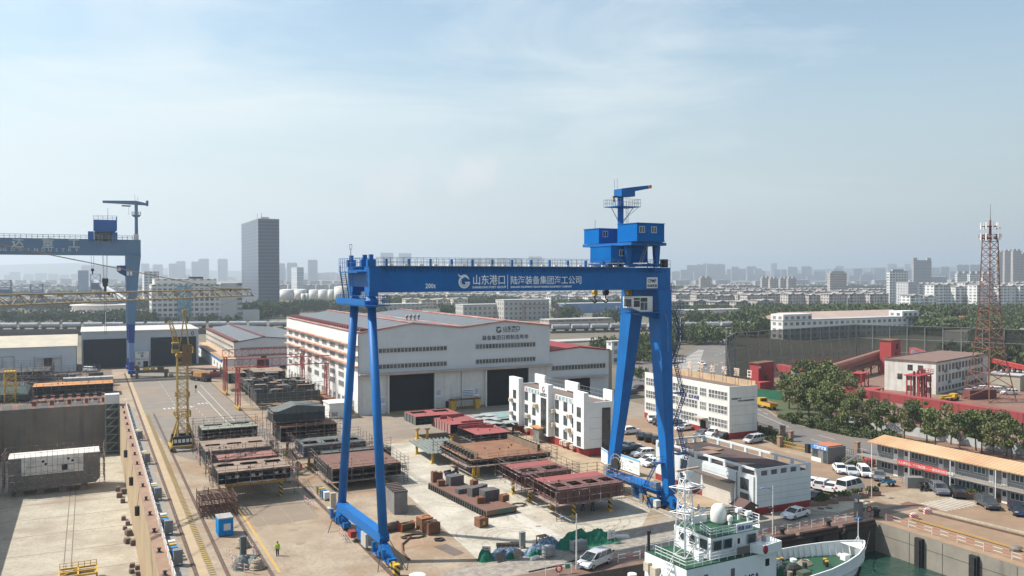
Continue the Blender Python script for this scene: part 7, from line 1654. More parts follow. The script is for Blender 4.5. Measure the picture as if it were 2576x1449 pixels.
for(x,y),kind,col,hd,label in(
 (K_(620,318),'suv','white',-120,'white suv, left end of the row along the ribbon office front'),(K_(668,340),'sedan','charcoal',-120,'dark sedan next to the white suv along the ribbon office front'),(K_(705,358),'sedan','black',-120,'black sedan half hidden behind the near square crane leg'),
 (K_(915,372),'suv','charcoal',-120,'dark suv glimpsed behind the zigzag crane stair'),(K_(990,412),'sedan','white',185,'white sedan parked along the red plinth right of the crane stair'),(K_(1190,478),'sedan','grey',200,'dark grey sedan before the ribbon office door, seen over the roof parapet'),
 (K_(1310,478),'suv','white',200,'white suv between grey and black cars by the ribbon office corner'),(K_(1415,512),'sedan','black',195,'black sedan at the corner of the ribbon office, behind the parapet'),(K_(1768,552),'mpv','silver',188,'silver people carrier alone on the red paving near the gate pillars'),
 (K_(378,452),'suv','white',5,'white suv seen between the two square crane legs, left of black cars'),(K_(497,508),'sedan','black',60,'leftmost of three black cars parked between the square crane legs'),(K_(580,532),'suv','black',60,'middle one of three black cars parked between the square crane legs'),(K_(665,552),'suv','charcoal',60,'rightmost of three dark cars parked between the square crane legs'),
 (K_(372,618),'sedan','white',10,'white sedan farthest back in the cluster behind the display boards'),(K_(440,650),'sedan','charcoal',0,'dark sedan in the cluster behind the display boards'),(K_(350,672),'sedan','black',0,'black sedan half hidden by the display boards'),
 (K_(525,715),'suv','white',172,'large white suv with black roof glass behind the display boards'),(K_(585,780),'sedan','white',190,'white sedan just right of the display boards'),(K_(628,812),'sedan','white',190,'nearest white sedan beside the display boards and crane ladder'),
 (P_(512,440),'sedan','white',235,'white sedan, first in the row before the cabin stairs'),(P_(618,462),'sedan','silver',235,'silver sedan, second in the row before the cabin stairs'),(P_(745,478),'mini','white',235,'white minivan, third in the row before the cabin stairs'),(P_(893,508),'sedan','grey',220,'grey sedan, last in the row by the blue cargo tricycle'),
 (P_(252,572),'sedan','white',25,'white sedan mostly hidden by the workshop corner'),(P_(345,602),'suv','white',25,'white suv seen from behind, left of the white van'),(P_(440,620),'sedan','white',25,'white sedan squeezed against the left side of the white van'),(P_(280,715),'sedan','black',15,'black car behind the planters by the workshop end wall'),
 (P_(80,880),'sedan','white',190,'white sedan with black sunroof parked on the quay by the street lamp'),(P_(1475,645),'suv','grey',235,'grey suv with bluish windscreen in front of the cabin doors'),(P_(1645,675),'suv','black',50,'black suv seen from behind by the zebra crossing'),(P_(1940,780),'suv','charcoal',240,'dark hatchback with pale roof right of the zebra crossing'),(P_(2235,842),'sedan','navy',225,'dark sedan cut by the right edge near the planters'),
 (((1700+1840/2.862)*.63889,(1950+790/2.862)*.63889),'mpv','silver',200,'silver estate car on the quay beside the tall street lamp and green nets'),
 ((1766,918),'sedan','white',250,'white car driving on the far junction road'),((1590,990),'sedan','charcoal',200,'dark car parked behind the fin office, left of the square leg'),((1604,983),'suv','black',200,'black car parked by the hedge behind the square leg')):
 car(x,y,kind,col,hd,label)
car(*P_(610,640),'van','white',12,'tall white passenger van parked behind the flower planters',None,'van',1.08)
car(227,936,'mini','white',-35,'small white van among the blocks left of the old gantry foot',None,'van',1.1)
for i,(px,py,c)in enumerate(((2432,992,'silver'),(2446,986,'white'),(2458,990,'charcoal'),(2468,984,'white'),(2480,988,'silver'),(2492,983,'white'),(2503,987,'white'),(2514,981,'silver'),(2528,971,'charcoal'),(2540,993,'white'))):
 car(px,py,'suv' if i%3==0 else 'sedan',c,150,'%s car in the small lot behind the telecom mast legs'%{'silver':'silver','white':'white','charcoal':'dark'}[c],'cars parked behind the telecom mast')

p=G(1928,1028);t=thing('truck','yellow flatbed truck driving along the curving road past the green hoarding','truck',(p.x,p.y,.03),R(80))
MB().b(1.2,-1.1,.7,2.9,1.1,2.6).build('cab',CP['yellow'],t);MB().b(-3.4,-1.15,.9,1.1,1.15,1.25).b(-3.4,-1.15,1.26,1.1,-1.05,1.8).b(-3.4,1.05,1.26,1.1,1.15,1.8).b(-3.4,-1.0,1.26,-3.3,1.0,1.8).build('bed',CP['yellow'],t);MB().b(1.18,-.8,1.7,1.195,.8,2.35).b(2.905,-.95,1.6,2.93,.95,2.4).build('windows',CGL,t);MB().b(-2.5,-.9,1.27,.6,.9,1.75).build('load',RUST,t)
for x in(-2.2,2.0):
 for y in(-1,1):MB().wheel((x,y*.95,.48),.48,.3,'y').build('wheel',TYRE,t)

p=G(505,958);t=thing('mobile_crane','orange and black mobile crane parked near the second hall','mobile crane',(p.x,p.y,0),R(-65))
MB().b(-4.5,-1.4,.9,4.5,1.4,1.5).build('chassis',BLACK,t);MB().b(-2.5,-1.3,1.51,1.0,1.3,2.8).build('house',pm('crane_orange',(.42,.2,.04),(.3,.14,.04),sc=.6),t);MB().b(1.1,-1.3,1.51,2.6,-.1,2.9).build('cab',MC['crane_orange'],t);MB().b(-5.5,-.1,2.81,5.5,.7,3.5).build('boom',pm('boom_tan',(.35,.25,.14)),t)
for x in(-3.6,-2.2,2.2,3.6):
 for y in(-1,1):MB().wheel((x,y*1.1,.6),.6,.4,'y').build('wheel',TYRE,t)
p=G(512,938);t=thing('flat_load','stack of salmon steel plates behind the orange mobile crane','plates',(p.x,p.y,0),R(-4));MB().b(-5,-6,1.4,5,5,1.7).c(0,0,1.8,8,9,.15,rz=.1).build('plates',pm('plate_salmon',(.32,.19,.13),(.26,.14,.1),sc=.5),t);MB().b(-4,-5,0,-3.4,4,1.39).b(3.4,-5,0,4,4,1.39).build('trestle',SHD,t)
p=G(380,950);t=thing('transporter','brown and yellow transporter machine right of the old gantry foot','machine',(p.x,p.y,0));MB().b(-4.5,-1.2,1.8,5.5,1.2,2.6).b(-4.8,-1,0,-4,1,1.79).b(4.2,-1,0,5.2,1,1.79).build('frame',pm('machine_brown',(.11,.08,.055)),t);MB().b(-2.5,-.8,2.61,-.5,.8,3.4).b(0,-.7,2.61,1.2,.7,3.6).b(5.6,-1,.2,7,.6,1).build('cover',YEL,t);MB().b(2,-.8,2.61,4,.8,3.5).tube((-4,0,2.6),(-4.6,0,4.2),.7,n=8).build('drum',RUST,t)
p=G(535,948);t=thing('tarp_heap','dark red tarpaulin heap beside the mobile crane','tarpaulin',(p.x,p.y,0));MB().ball((0,0,.3),3.4,2.2,1.5,12,7).build('tarp',pm('tarp_red',(.28,.03,.03),(.2,.025,.025),sc=.8),t)

def trike(px,py,label,col,rz,rider=False):
 p=G(px,py);t=thing('cargo_tricycle',label,'tricycle',(p.x,p.y,.02),R(rz))
 MB().b(-1.5,-.6,.55,.2,.6,.62).b(-1.5,-.6,.63,.2,-.55,1.0).b(-1.5,.55,.63,.2,.6,1.0).b(-1.5,-.54,.63,-1.45,.54,1.0).build('cargo_bed',CP[col],t);MB().bar((.2,0,.6),(1.2,0,.5),.12).bar((1.2,0,.4),(1.05,0,1.15),.07).bar((1.05,-.35,1.15),(1.05,.35,1.15),.05).b(.3,-.2,.65,.75,.2,.85).build('frame',CP[col],t)
 for c in((-1,-.55),(-1,.55),(1.25,0)):MB().wheel((c[0],c[1],.28),.28,.12,'y').build('wheel',TYRE,t)
 return t
trike(*P_(955,578),'teal cargo tricycle parked right of the grey sedan','blue',165);trike(1138,1197,'dark green cargo tricycle carrying a rider at the end of the pontoon','navy',20)
rbk=random.Random(9)
for i in range(9):
 p=G(*P_(1290+(i%5)*26,598+(i//5)*22));t=thing('scooter','dark electric scooter in the tight cluster by the cabin wall','scooter',(p.x,p.y,.02),R(rbk.uniform(200,250)),'scooters parked by the cabins')
 MB().b(-.6,-.14,.35,-.1,.14,.75).bar((-.1,0,.35),(.45,0,.35),.2).bar((.45,0,.3),(.35,0,1.0),.09).bar((.35,-.3,1.0),(.35,.3,1.0),.05).build('body',CP['charcoal' if i%2 else 'black'],t)
 for x in(-.45,.55):MB().wheel((x,0,.24),.24,.1,'y',10).build('wheel',TYRE,t)
# ================================================================ white patrol ship
SHW_=pm('ship_white',(.74,.75,.75),(.68,.69,.69),sc=.4,rough=.4,streak=(.55,.53,.50));SHG=pm('ship_deck_green',(.016,.075,.038),(.013,.06,.032),sc=.5,rough=.65,dirt=(.06,.1,.06),dsc=.5,damt=.4)
SWH=pm('ship_white_fit',(.76,.76,.75),rough=.4)
S=thing('patrol_ship','white patrol ship with green decks, lattice mast and white radar dome','ship',(60,75.3,WZ),R(3.1))
st_=[(-24,4.4,4.1,4.3),(-5,4.5,4.25,4.3),(8,4.5,4.2,4.35),(13,4.45,3.7,4.45),(17.5,4.2,2.8,4.55),(21,3.6,1.9,4.7),(24,2.75,1.0,4.85),(26.3,1.7,.3,5.0),(27.8,.7,.08,5.1),(28.4,.12,.03,5.15)]
def xw(x,k):return x if x<20 else 20+(x-20)*(.62 if k==0 else 1)
hull_=MB().loft([[(x,b,z),(xw(x,1)-max(0,x-22)*.12,b*.8+w*.2,z*.5),(xw(x,0),w,0),(xw(x,0)-.3,w*.5,-2.2),(xw(x,0)-.3,-w*.5,-2.2),(xw(x,0),-w,0),(xw(x,1)-max(0,x-22)*.12,-b*.8-w*.2,z*.5),(x,-b,z)]for x,b,w,z in st_])
hull_.f=[f for f in hull_.f if not(len(f)==4 and all(i%8 in(0,7)for i in f))]
hull_.m=[0]*len(hull_.f);hull_.build('hull',SHW_,S)
dk=[(x-(.25 if x>26 else 0),b-.06)for x,b,w,z in st_ if 7<=x<28]
MB().poly([(x,b,3.3)for x,b in dk]+[(x,-b,3.3)for x,b in reversed(dk)]).build('foredeck',SHG,S)
bw_=MB()
for s in(-1,1):
 pts=[(x,s*(b-.09),z)for x,b,w,z in st_ if 8<=x]
 for p,q in zip(pts,pts[1:]):bw_.add([(p[0],p[1],3.31),(q[0],q[1],3.31),(q[0],q[1],q[2]+.02),(p[0],p[1],p[2]+.02)],[(0,1,2,3)]);bw_.bar((p[0],p[1],p[2]+.03),(q[0],q[1],q[2]+.03),.14)
 for i in range(24):
  x=8.5+i*.8;j=max(k for k in range(len(st_))if st_[k][0]<=x);a,b_=st_[j],st_[min(j+1,len(st_)-1)];u=(x-a[0])/max(.01,b_[0]-a[0]);hb=a[1]+(b_[1]-a[1])*u;zt=a[3]+(b_[3]-a[3])*u
  bw_.ext([(x,s*(hb-.1),3.32),(x,s*(hb-.6),3.32),(x,s*(hb-.14),zt)],(.06,0,0))
bw_.build('bulwark',SWH,S)
MB().b(-5,-4.5,3.2,8,2.4,8.5).build('deckhouse',SHW_,S)
MB().poly([(8,-4.4,6.2),(9.6,-4.0,6.2),(9.6,4.0,6.2),(8,4.4,6.2)]).b(8,-4.2,3.31,9.5,4.2,6.19).build('lower_bridge_deck',SHG,S)
MB().b(-24,-4.2,4.0,-5.01,4.2,4.25).build('aft_deck',SHG,S)
MB().b(-5,-4.5,8.5,8.6,2.4,8.62).build('upper_deck',SHG,S)
rl=MB().rail([(-.5,2.3,8.62),(-5,2.3,8.62)],1.05,.035,1.1,1).rail([(-5,.6,8.62),(-5,-4.4,8.62),(4.2,-4.4,8.62)],1.05,.035,1.1,2).rail([(8,-4.3,6.21),(9.5,-3.9,6.21),(9.5,3.9,6.21)],1.0,.035,.9,2).rail([(-5.6,4.0,4.26),(-14,4.0,4.26)],1,.035,1.2,1).rail([(-5.6,-4.0,4.26),(-14,-4.0,4.26)],1,.035,1.2,1);rl.build('railing',SWH,S)
MB().b(2.2,-4.47,8.9,4.0,-4.42,9.7).build('vent_louvre',pm('louvre',(.16,.12,.11)),S)

bz0,bz1=8.62,11.0
br_=MB().ext([(-1.0,-3.7,bz0),(5.6,-3.7,bz0),(7.0,-2.2,bz0),(7.0,1.6,bz0),(5.6,2.1,bz0),(-1.0,2.1,bz0)],(0,0,1.25)).loft([[(-1.0,-3.7,bz0+1.25),(5.6,-3.7,bz0+1.25),(7.0,-2.2,bz0+1.25),(7.0,1.6,bz0+1.25),(5.6,2.1,bz0+1.25),(-1.0,2.1,bz0+1.25)],[(-1.0,-3.8,bz1),(6.1,-3.8,bz1),(7.7,-2.3,bz1),(7.7,1.7,bz1),(6.1,2.2,bz1),(-1.0,2.2,bz1)]])
br_.build('bridge',SHW_,S)
wf=MB();wg=[]
def bwin(p,q,z0,z1):
 p=Vector(p);q=Vector(q);d=(q-p).normalized();nrm=Vector((d.y,-d.x,0))
 g_=MB().ext([p+nrm*.05+Vector((0,0,z0)),q+nrm*.05+Vector((0,0,z0)),q+nrm*.11+Vector((0,0,z1)),p+nrm*.11+Vector((0,0,z1))],nrm*.03).build('bridge_window',pm('bridge_glass',(.018,.028,.034),(.05,.06,.065),rough=.1,sc=.8),S)
 f_=MB();
 for a,b_ in((0,0),(1,0)):pass
 u=Vector((0,0,1));e=nrm*.1
 f_.bar(p+e+u*z0,q+e+u*z0,.07).bar(p+e*1.5+u*z1,q+e*1.5+u*z1,.07).bar(p+e+u*z0,p+e*1.5+u*z1,.07).bar(q+e+u*z0,q+e*1.5+u*z1,.07);f_.build('frame',STEEL,g_)
for a,b_ in((-.7,.45),(.8,1.95),(4.3,5.5)):bwin((a,-3.72,0),(b_,-3.72,0),bz0+1.0,bz0+2.0)
bwin((5.8,-3.5,0),(6.85,-2.4,0),bz0+1.05,bz0+2.05)
for i in range(3):bwin((7.02,-2.0+i*1.2,0),(7.02,-1.0+i*1.2,0),bz0+1.05,bz0+2.05)
for i in range(3):
 g_=MB().b(-1.06,-3.2+i*1.7,bz0+1.0,-1.01,-2.1+i*1.7,bz0+2.0).build('bridge_window',MC['bridge_glass'],S)
MB().b(2.6,-3.78,bz0+.05,3.5,-3.71,bz0+2.0).build('bridge_door',SWH,S);MB().b(2.85,-3.8,bz0+1.2,3.2,-3.785,bz0+1.8).build('door_window',DARK,S)
MB().b(-1.0,-3.85,bz1,6.1,2.25,bz1+.06).b(6.1,-2.4,bz1,7.7,1.8,bz1+.06).build('bridge_roof',SHG,S)
MB().rail([(1.5,2.15,bz1+.06),(6.0,2.15,bz1+.06),(7.6,1.7,bz1+.06),(7.6,-2.3,bz1+.06),(6.0,-3.7,bz1+.06),(-1,-3.7,bz1+.06)],.95,.04,.9,2).rail([(-1,-3.7,bz1+.06),(-.2,-1.2,bz1+.06)],.95,.04,.9,2).build('roof_railing',SWH,S)
MB().b(.6,.9,bz1+.07,2.7,1.1,bz1+.95).build('wind_screen',SWH,S)
nb2=MB().b(2.6,-3.9,bz1+.08,5.0,-3.78,bz1+1.0).build('name_board',SWH,S)
text('海巡 0581',.52,pm('name_blue',(.04,.15,.33)),nb2,(2.75,-3.92,bz1+.33),bold=.01,sx=.95)

MB().ext([(4.6,-3.9,8.63),(8.4,-3.0,8.63),(8.4,-4.9,8.63),(5.4,-5.3,8.63)],(0,0,1.0)).build('bridge_wing',SHW_,S)
MB().b(8.41,-4.4,8.9,8.44,-3.6,9.4).build('wing_opening',DARK,S);MB().ball((5.5,-5.3,9.2),.34,.2,.5,10,6).build('life_ring_box',RED,S);MB().tube((6.6,-4,9.63),(6.6,-4,10.2),.26,n=10).build('covered_light',STEEL,S)

MB().lathe([(.86,.0),(.9,.1),(.9,.95),(.87,1.25),(.77,1.58),(.58,1.83),(.3,2.0),(.05,2.05)],(3.7,.1,bz1+.2),24).build('radar_dome',pm('dome_white',(.74,.72,.67),(.7,.68,.63),sc=.8,rough=.5),S,smooth=True)
MB().tube((3.7,.1,bz1+.06),(3.7,.1,bz1+.21),.7,n=14).build('dome_pedestal',SWH,S)
MB().lathe([(.3,0),(.33,.3),(.28,.55),(.04,.68)],(4.1,-1.3,bz1+.55),14).tube((4.1,-1.3,bz1+.06),(4.1,-1.3,bz1+.56),.2,n=10).build('small_dome',MC['dome_white'],S)
for x,y,h in((5.3,1.6,1.2),(6.5,-.2,1.0),(7.0,-1.2,.8)):MB().tube((x,y,bz1+.06),(x,y,bz1+h),.16,n=8).tube((x-.35,y,bz1+h+.2),(x+.4,y,bz1+h+.2),.26,n=10).build('searchlight',SWH,S)
MB().ball((5.9,.9,bz1+.45),.38,.38,.5,9,6).build('covered_gear',pm('cover_dark',(.05,.055,.05)),S);MB().tube((6.8,.8,bz1),(6.8,.8,bz1+3.4),.02,n=4).tube((5,2,bz1),(5,2,bz1+2.6),.02,n=4).build('whip_aerial',SWH,S)

MX,MY,MZ=-2.3,-1.2,8.62
mm=MB().lattice((MX,MY,MZ),(MX-.1,MY,MZ+8.4),1.7,1.8,6,.085,.045,up=(0,1,0),w2=.85,h2=.85)
for z,s in((4.9,1.7),(7.6,1.75)):
 c=[(MX-s,MY+.6,MZ+z),(MX+s*.9,MY+.9,MZ+z),(MX+s,MY-s*.7,MZ+z),(MX-s*.4,MY-s*.9,MZ+z)]
 for a,b_ in zip(c,c[1:]+c[:1]):mm.tube(a,b_,.06,n=5);mm.tube((a[0],a[1],a[2]+.0),(MX+(a[0]-MX)*.25,MY+(a[1]-MY)*.25,a[2]-1.3),.045,n=4)
 mm.ext([(p[0]*.6+MX*.4,p[1]*.6+MY*.4,p[2])for p in c],(0,0,.05))
mm.build('mast',SWH,S)
MB().tube((MX+.2,MY,MZ+8.4),(MX+.2,MY,MZ+8.75),.28,n=8).b(MX-.1,MY-.3,MZ+8.75,MX+.7,MY+.3,MZ+9.2).build('radar_pedestal',SWH,S)
MB().c(MX+.3,MY,MZ+9.4,3.4,.24,.2,rz=R(4)).build('radar_scanner',pm('scanner_tan',(.48,.34,.26)),S)
MB().c(MX+1.6,MY-.3,MZ+5.4,1.8,.18,.16,rz=R(50)).tube((MX+1.5,MY-.4,MZ+4.95),(MX+1.5,MY-.4,MZ+5.3),.16).build('lower_radar',MC['scanner_tan'],S)
MB().ball((MX+1.9,MY-.9,MZ+5.0),.24).ball((MX+1.2,MY-1.1,MZ+5.1),.22).b(MX-.5,MY-.8,MZ+3.8,MX-.1,MY-.4,MZ+4.8).build('camera_ball',SWH,S)
MB().tube((MX-.5,MY+.4,MZ+8.4),(MX-.5,MY+.4,MZ+10.4),.03).tube((MX-.2,MY-.5,MZ+8.4),(MX-.2,MY-.5,MZ+9.8),.03).build('whip_aerial',SWH,S)

MB().tube((-4.7,2.1,8.62),(-4.7,2.1,10.6),.17,n=8).tube((-4.7,2.1,10.6),(-4.7,2.1,10.85),.26,n=8).build('exhaust_post',BLACK,S)
sr=MB()
for k in range(12):sr.b(-5.2-k*.22,-2.4,8.45-k*.34,-5.0-k*.22,-1.5,8.5-k*.34)
sr.bar((-5.05,-2.45,8.5),(-7.8,-2.45,4.3),.09).bar((-5.05,-1.45,8.5),(-7.8,-1.45,4.3),.09).rail([(-5.1,-2.45,8.5),(-7.8,-2.45,4.3)],.9,.03,1.2).build('stair',SWH,S)
for x,y in((-.2,-1.9),(-1.35,-2.9)):MB().b(x-1.0,y-.5,8.63,x-.3,y+.5,9.5).build('air_conditioner',SWH,S)
MB().b(-5.7,-.3,6.4,-5.02,.6,7.5).b(-5.5,1.2,6.6,-5.02,2.0,7.6).build('air_conditioner',AC,S)
for k in range(3):MB().tube((-11.6+k*.9,1.6,5.2),(-10.75+k*.9,1.6,5.2),.42,n=14).build('life_raft',SWH,S)
MB().b(-11.8,1.2,4.26,-8.7,2.0,4.75).build('raft_cradle',STEEL,S)
MB().tube((-7.2,1.8,4.26),(-7.2,1.8,6.2),.32,n=10).lathe([(.5,6.1),(.5,6.6)],(-7.2,1.8,0),12).build('vent_mast',SWH,S)
for x,y in((-13.0,2.6),(-13.8,1.8)):MB().path([(x,y,4.26),(x,y,5.9),(x+.3,y,6.2),(x+.5,y,5.9)],.07,6).ball((x+.1,y,6.3),.22).build('goose_neck',SWH,S)
for x in(-2.6,1.2):MB().b(x,-4.53,6.75,x+.55,-4.502,7.6).build('porthole',pm('porthole_grey',(.12,.13,.14)),S)
MB().b(6.3,-4.53,7.0,6.9,-4.502,7.8).build('porthole',DARK,S)
text('CHINA MSA',1.25,NAVY,S,(-.9,-4.53,5.65),sx=.95,bold=.015)
for s in(-1,1):
 MB().ball((-5.08,s*1.2-1.2,6.4),.08,.32,.42,10,6).build('fire_hose_box',RED,S)
fd=3.32
cv=pm('tarp_dark',(.03,.036,.034),(.045,.05,.047),sc=1.2,rough=.9)
MB().ball((14.2,.9,fd+.3),1.2,1.0,1.1,9,6).ball((15.4,-.2,fd+.3),1.3,.8,.95,9,6).ball((13.2,-.3,fd+.2),.9,.9,.8,8,5).build('covered_winch',cv,S)
for x,y,r,h,m in((12.1,2.6,.32,1.3,pm('canvas_sand',(.42,.36,.24))),(11.6,-.4,.34,1.2,pm('canvas_taupe',(.25,.21,.16))),(13.0,-1.9,.36,1.15,MC['canvas_taupe']),(13.4,2.8,.3,.7,cv),(17.5,-.1,.33,.9,cv)):MB().tube((x,y,fd),(x,y,fd+h),r,r*.85,n=9).build('covered_reel',m,S)
MB().b(13.7,-3.2,fd,15.2,-2.2,fd+1.2).build('covered_locker',pm('canvas_olive',(.07,.09,.06)),S)
for x,y in((17.0,1.2),(12.4,-3.5)):MB().tube((x,y,fd),(x,y,fd+.9),.24,n=10).lathe([(.42,.75),(.42,1.05),(.2,1.15)],(x,y,fd),12).build('deck_vent',SWH,S)
for x,y in((16.2,3.0),(16.9,3.0),(20.8,-.6),(21.3,.1)):MB().tube((x,y,fd),(x,y,fd+.6),.22,n=10).build('bollard',BLACK,S);MB().tube((x,y,fd+.6),(x,y,fd+.72),.24,n=10).build('bollard_cap',YEL,S)
rp=MB()
for k in range(4):rp.path([(19.2+(1-k*.16)*math.cos(a*.524),1.4+(.8-k*.12)*math.sin(a*.524),fd+.07+k*.12)for a in range(13)],.07,5)
rp.build('rope_coil',pm('rope_tan',(.40,.33,.24),(.3,.24,.17),sc=2),S)
rp=MB()
for k in range(3):rp.path([(10.4+(.8-k*.1)*math.cos(a*.524),1.3,fd+.85+(.8-k*.1)*math.sin(a*.524))for a in range(13)],.08,5)
rp.tube((10.4,.8,fd+.85),(10.4,1.8,fd+.85),.35,n=10).build('hose_reel',MC['rope_tan'],S)
MB().tube((27.3,0,4.6),(27.3,0,8.2),.05).bar((27.3,0,6.0),(26.6,-.5,4.4),.05).bar((27.3,0,6.0),(26.6,.5,4.4),.05).bar((27.3,0,6.0),(27.9,0,4.9),.05).build('bow_staff',SWH,S)
MB().ext([(25.9,-1.6,4.9),(28.0,0,5.0),(25.9,1.6,4.9)],(0,0,.06)).build('bow_plate',SWH,S);MB().b(24.4,-.4,fd,25.3,.4,fd+.7).ball((25.0,.9,fd+.3),.3).build('anchor_gear',SWH,S)
MB().tube((25.2,-2.05,3.0),(24.6,-2.05,1.9),.16).b(24.2,-2.2,1.5,25.0,-1.7,1.9).build('anchor',BLACK,S);MB().wheel((25.8,-1.55,4.0),.16,.5,'y',12).build('fairlead',BLACK,S)
ml=MB();a=Vector((87.7,77.6,.5));b_=Vector((100.6,86.0,.5));ml.path([a.lerp(b_,i/12)+Vector((0,0,-3.2*(1-(2*i/12-1)**2)))for i in range(13)],.05,5)
tag(ml.build('mooring_rope',MC['rope_tan']),'slack tan mooring rope from the ship bow to the quay corner bollard','rope')
# ================================================================ yard clutter, railings, people
WR=pm('rail_white',(.62,.60,.57),(.5,.46,.42),sc=1.5);RR=pm('rail_red',(.42,.05,.04))

RT_=MB();RT_.b(-.03,0,.1,.03,2.3,1.3)
me_p=RT_.mesh('panel',WR);me_q=MB().b(-.04,0,.1,.04,.45,1.15).mesh('red_panel',RR);me_s=MB().b(-.05,-.05,0,.05,.05,1.35).mesh('post',WR)
for i in range(52):
 y=96+i*3.0
 t=thing('barrier','white mesh barrier panel with red end in the line along the dry dock edge','barrier',(DX1+1.45,y,.015),R(.5),'barrier panels along the dry dock')
 inst('mesh_panel',me_p,t);inst('post',me_s,t,(0,-.1,0))
 if i%2:inst('red_panel',me_q,t,(0,2.32,0))
for i in range(7):
 x=-20.5+i*4.0;t=thing('fence_panel','white lattice fence panel between taller posts on the dock end wall','fence',(x,DY1+.45,-.004),0,'white fence panels on the dock end wall')
 m_=MB();
 for k in range(9):m_.b(.1+k*.24,-.03,.15,.27+k*.24,.03,1.1)
 m_.b(.06,-.035,1.1,2.3,.035,1.25).b(.06,-.035,.1,2.3,.035,.2);m_.build('lattice',WR,t);MB().b(-.06,-.06,0,.06,.06,2.0).b(2.3,-.06,0,2.42,.06,2.0).build('post',WR,t)
 if i<6:MB().rail([(2.5,0,0),(3.9,0,0)],.9,.03,.35,1).build('red_rail',RR,t)

me_b=MB().lathe([(.3,0),(.22,.12),(.2,.4),(.34,.5),(.3,.62)],n=12).mesh('post',BLACK);me_bb=MB().b(-.4,-.4,0,.4,.4,.06).mesh('base',RUST)
def bollard(x,y,label,group,z=.02,s=1.0):
 t=thing('bollard',label,'bollard',(x,y,z),0,group);t.scale=(s,s,s);inst('base',me_bb,t);inst('post',me_b,t,(0,0,.06))
for i in range(16):bollard(DX1+.62,106+i*9.2,'black mooring bollard on the brown strip of the dry dock edge','bollards along the dry dock',s=.8)
for x,l in((70,'black quay bollard behind the patrol ship mast'),(83,'black quay bollard left of the bow near the railing'),(91.5,'black quay bollard beside the bow railing')):bollard(x,BY1+1.0,l,None,s=1.4)
bollard(101.3,85.9,'large black corner bollard holding the ship mooring rope',None,s=1.7)
for y,x,l in((172,DX1-.3,'rusty tyre fender hanging on the dock side wall beyond the hull block'),(199,DX1-.3,'dark tyre fender hanging on a line near the dock hull block'),(150,DX1-.3,'dark tyre fender hanging on a line at mid dock wall')):
 t=thing('hanging_fender',l,'fender',(x,y,-3.2));MB().tube((0,0,-.9),(0,0,.6),.42,n=10).build('rubber',BLACK,t);MB().tube((0,0,.6),(.3,0,3.2),.04,n=4).build('line',BLACK,t)

def sbox(label,x,y,w,d,h,m,cat='cabinet',rz=0,name='cabinet',legs=True,group=None):
 t=thing(name,label,cat,(x,y,.012),rz,group);z0=.3 if legs else 0
 MB().b(-w/2,-d/2,z0,w/2,d/2,h).build('body',m,t);MB().b(-w/2-.04,-d/2-.04,h,w/2+.04,d/2+.04,h+.06).build('lid',m,t)
 if legs:MB().b(-w/2,-d/2,0,-w/2+.1,d/2,.299).b(w/2-.1,-d/2,0,w/2,d/2,.299).build('foot',STEEL,t)
 return t
BB=pm('box_blue',(.02,.19,.42),(.02,.15,.34),sc=1);BG=pm('box_grey',(.2,.2,.19));BW=pm('box_white',(.6,.6,.58))
for gy_,nm in((196,'near the stair tower'),(171,'beside the jib crane'),(143,'halfway along the dock'),(123.5,'beside the blue container'),(110,'nearest the bottom edge')):
 for k,(m,c)in enumerate(((BG,'large grey'),(BB,'blue'),(BB,'second blue'),(YEL,'yellow'),(BW,'white'))):
  sbox('%s waste box in the row along the dock railing, %s'%(c,nm),DX1+2.3-.05*k,gy_+k*1.35-(1.0 if k==0 else 0),1.0 if k==0 else.75,.9 if k==0 else.7,1.9 if k==0 else 1.15,m,'waste box',name='waste_box')
for k,(m,c)in enumerate(((BG,'grey'),(YEL,'yellow'),(BB,'blue'),(BW,'white'))):
 sbox('%s waste box in the row beside the round crane legs'%c,32.5+.05*k,134.4-1.35*k,.8,.8,1.25,m,'waste box',name='waste_box')
 p=G(*K_(520+52*k,1222+24*k));sbox('%s waste box in the row below the square blue legs'%('dark','yellow','blue','white')[k],p.x,p.y,.8,.8,1.2,(BG,YEL,BB,BW)[k],'waste box',name='waste_box')
 if k<3:sbox('%s waste box by the end of the tan decked hull block'%('yellow','blue','white')[k],29.6+.1*k,146.8-1.2*k,.7,.7,1.2,(YEL,BB,BW)[k],'waste box',name='waste_box')
PILL=pm('pillar_stone',(.42,.37,.29),(.34,.3,.24),sc=1.2)
for x,y,l in((32.3,125.1,'stone coloured power pillar beside the far round blue leg'),(32.2,149.3,'stone coloured power pillar by the tan decked hull block'),(31.9,170.6,'brown power pillar between the rusty modules and the jib crane blocks')):
 t=thing('power_pillar',l,'power pillar',(x,y,.012));MB().b(-.8,-.6,0,.8,.6,.25).build('plinth',PALE,t);MB().b(-.4,-.3,.25,.4,.3,2.3).b(-.44,-.34,2.3,.44,.34,2.4).build('body',PILL,t)
p=G(*P_(690,862));t=thing('guard_post','small grey guard post with pitched canopy at the quay corner','sentry box',(p.x,p.y,0));MB().b(-.45,-.45,0,.45,.45,1.9).build('body',BG,t);MB().b(-.4,-.4,1.9,-.3,-.3,2.6).b(.3,.3,1.9,.4,.4,2.6).ext([(-1,-.8,2.6),(1,-.8,2.6),(0,-.8,3.1)],(0,1.6,0)).build('canopy',pm('canopy_slate',(.14,.12,.11)),t)
t=thing('tarpaulin','bright blue tarpaulin bundle beside the grey guard post','tarpaulin',G(*P_(690,905)));MB().ball((0,0,.15),.7,.45,.3,9,5).build('sheet',pm('tarp_blue',(.015,.11,.28),(.01,.08,.2),sc=3),t)
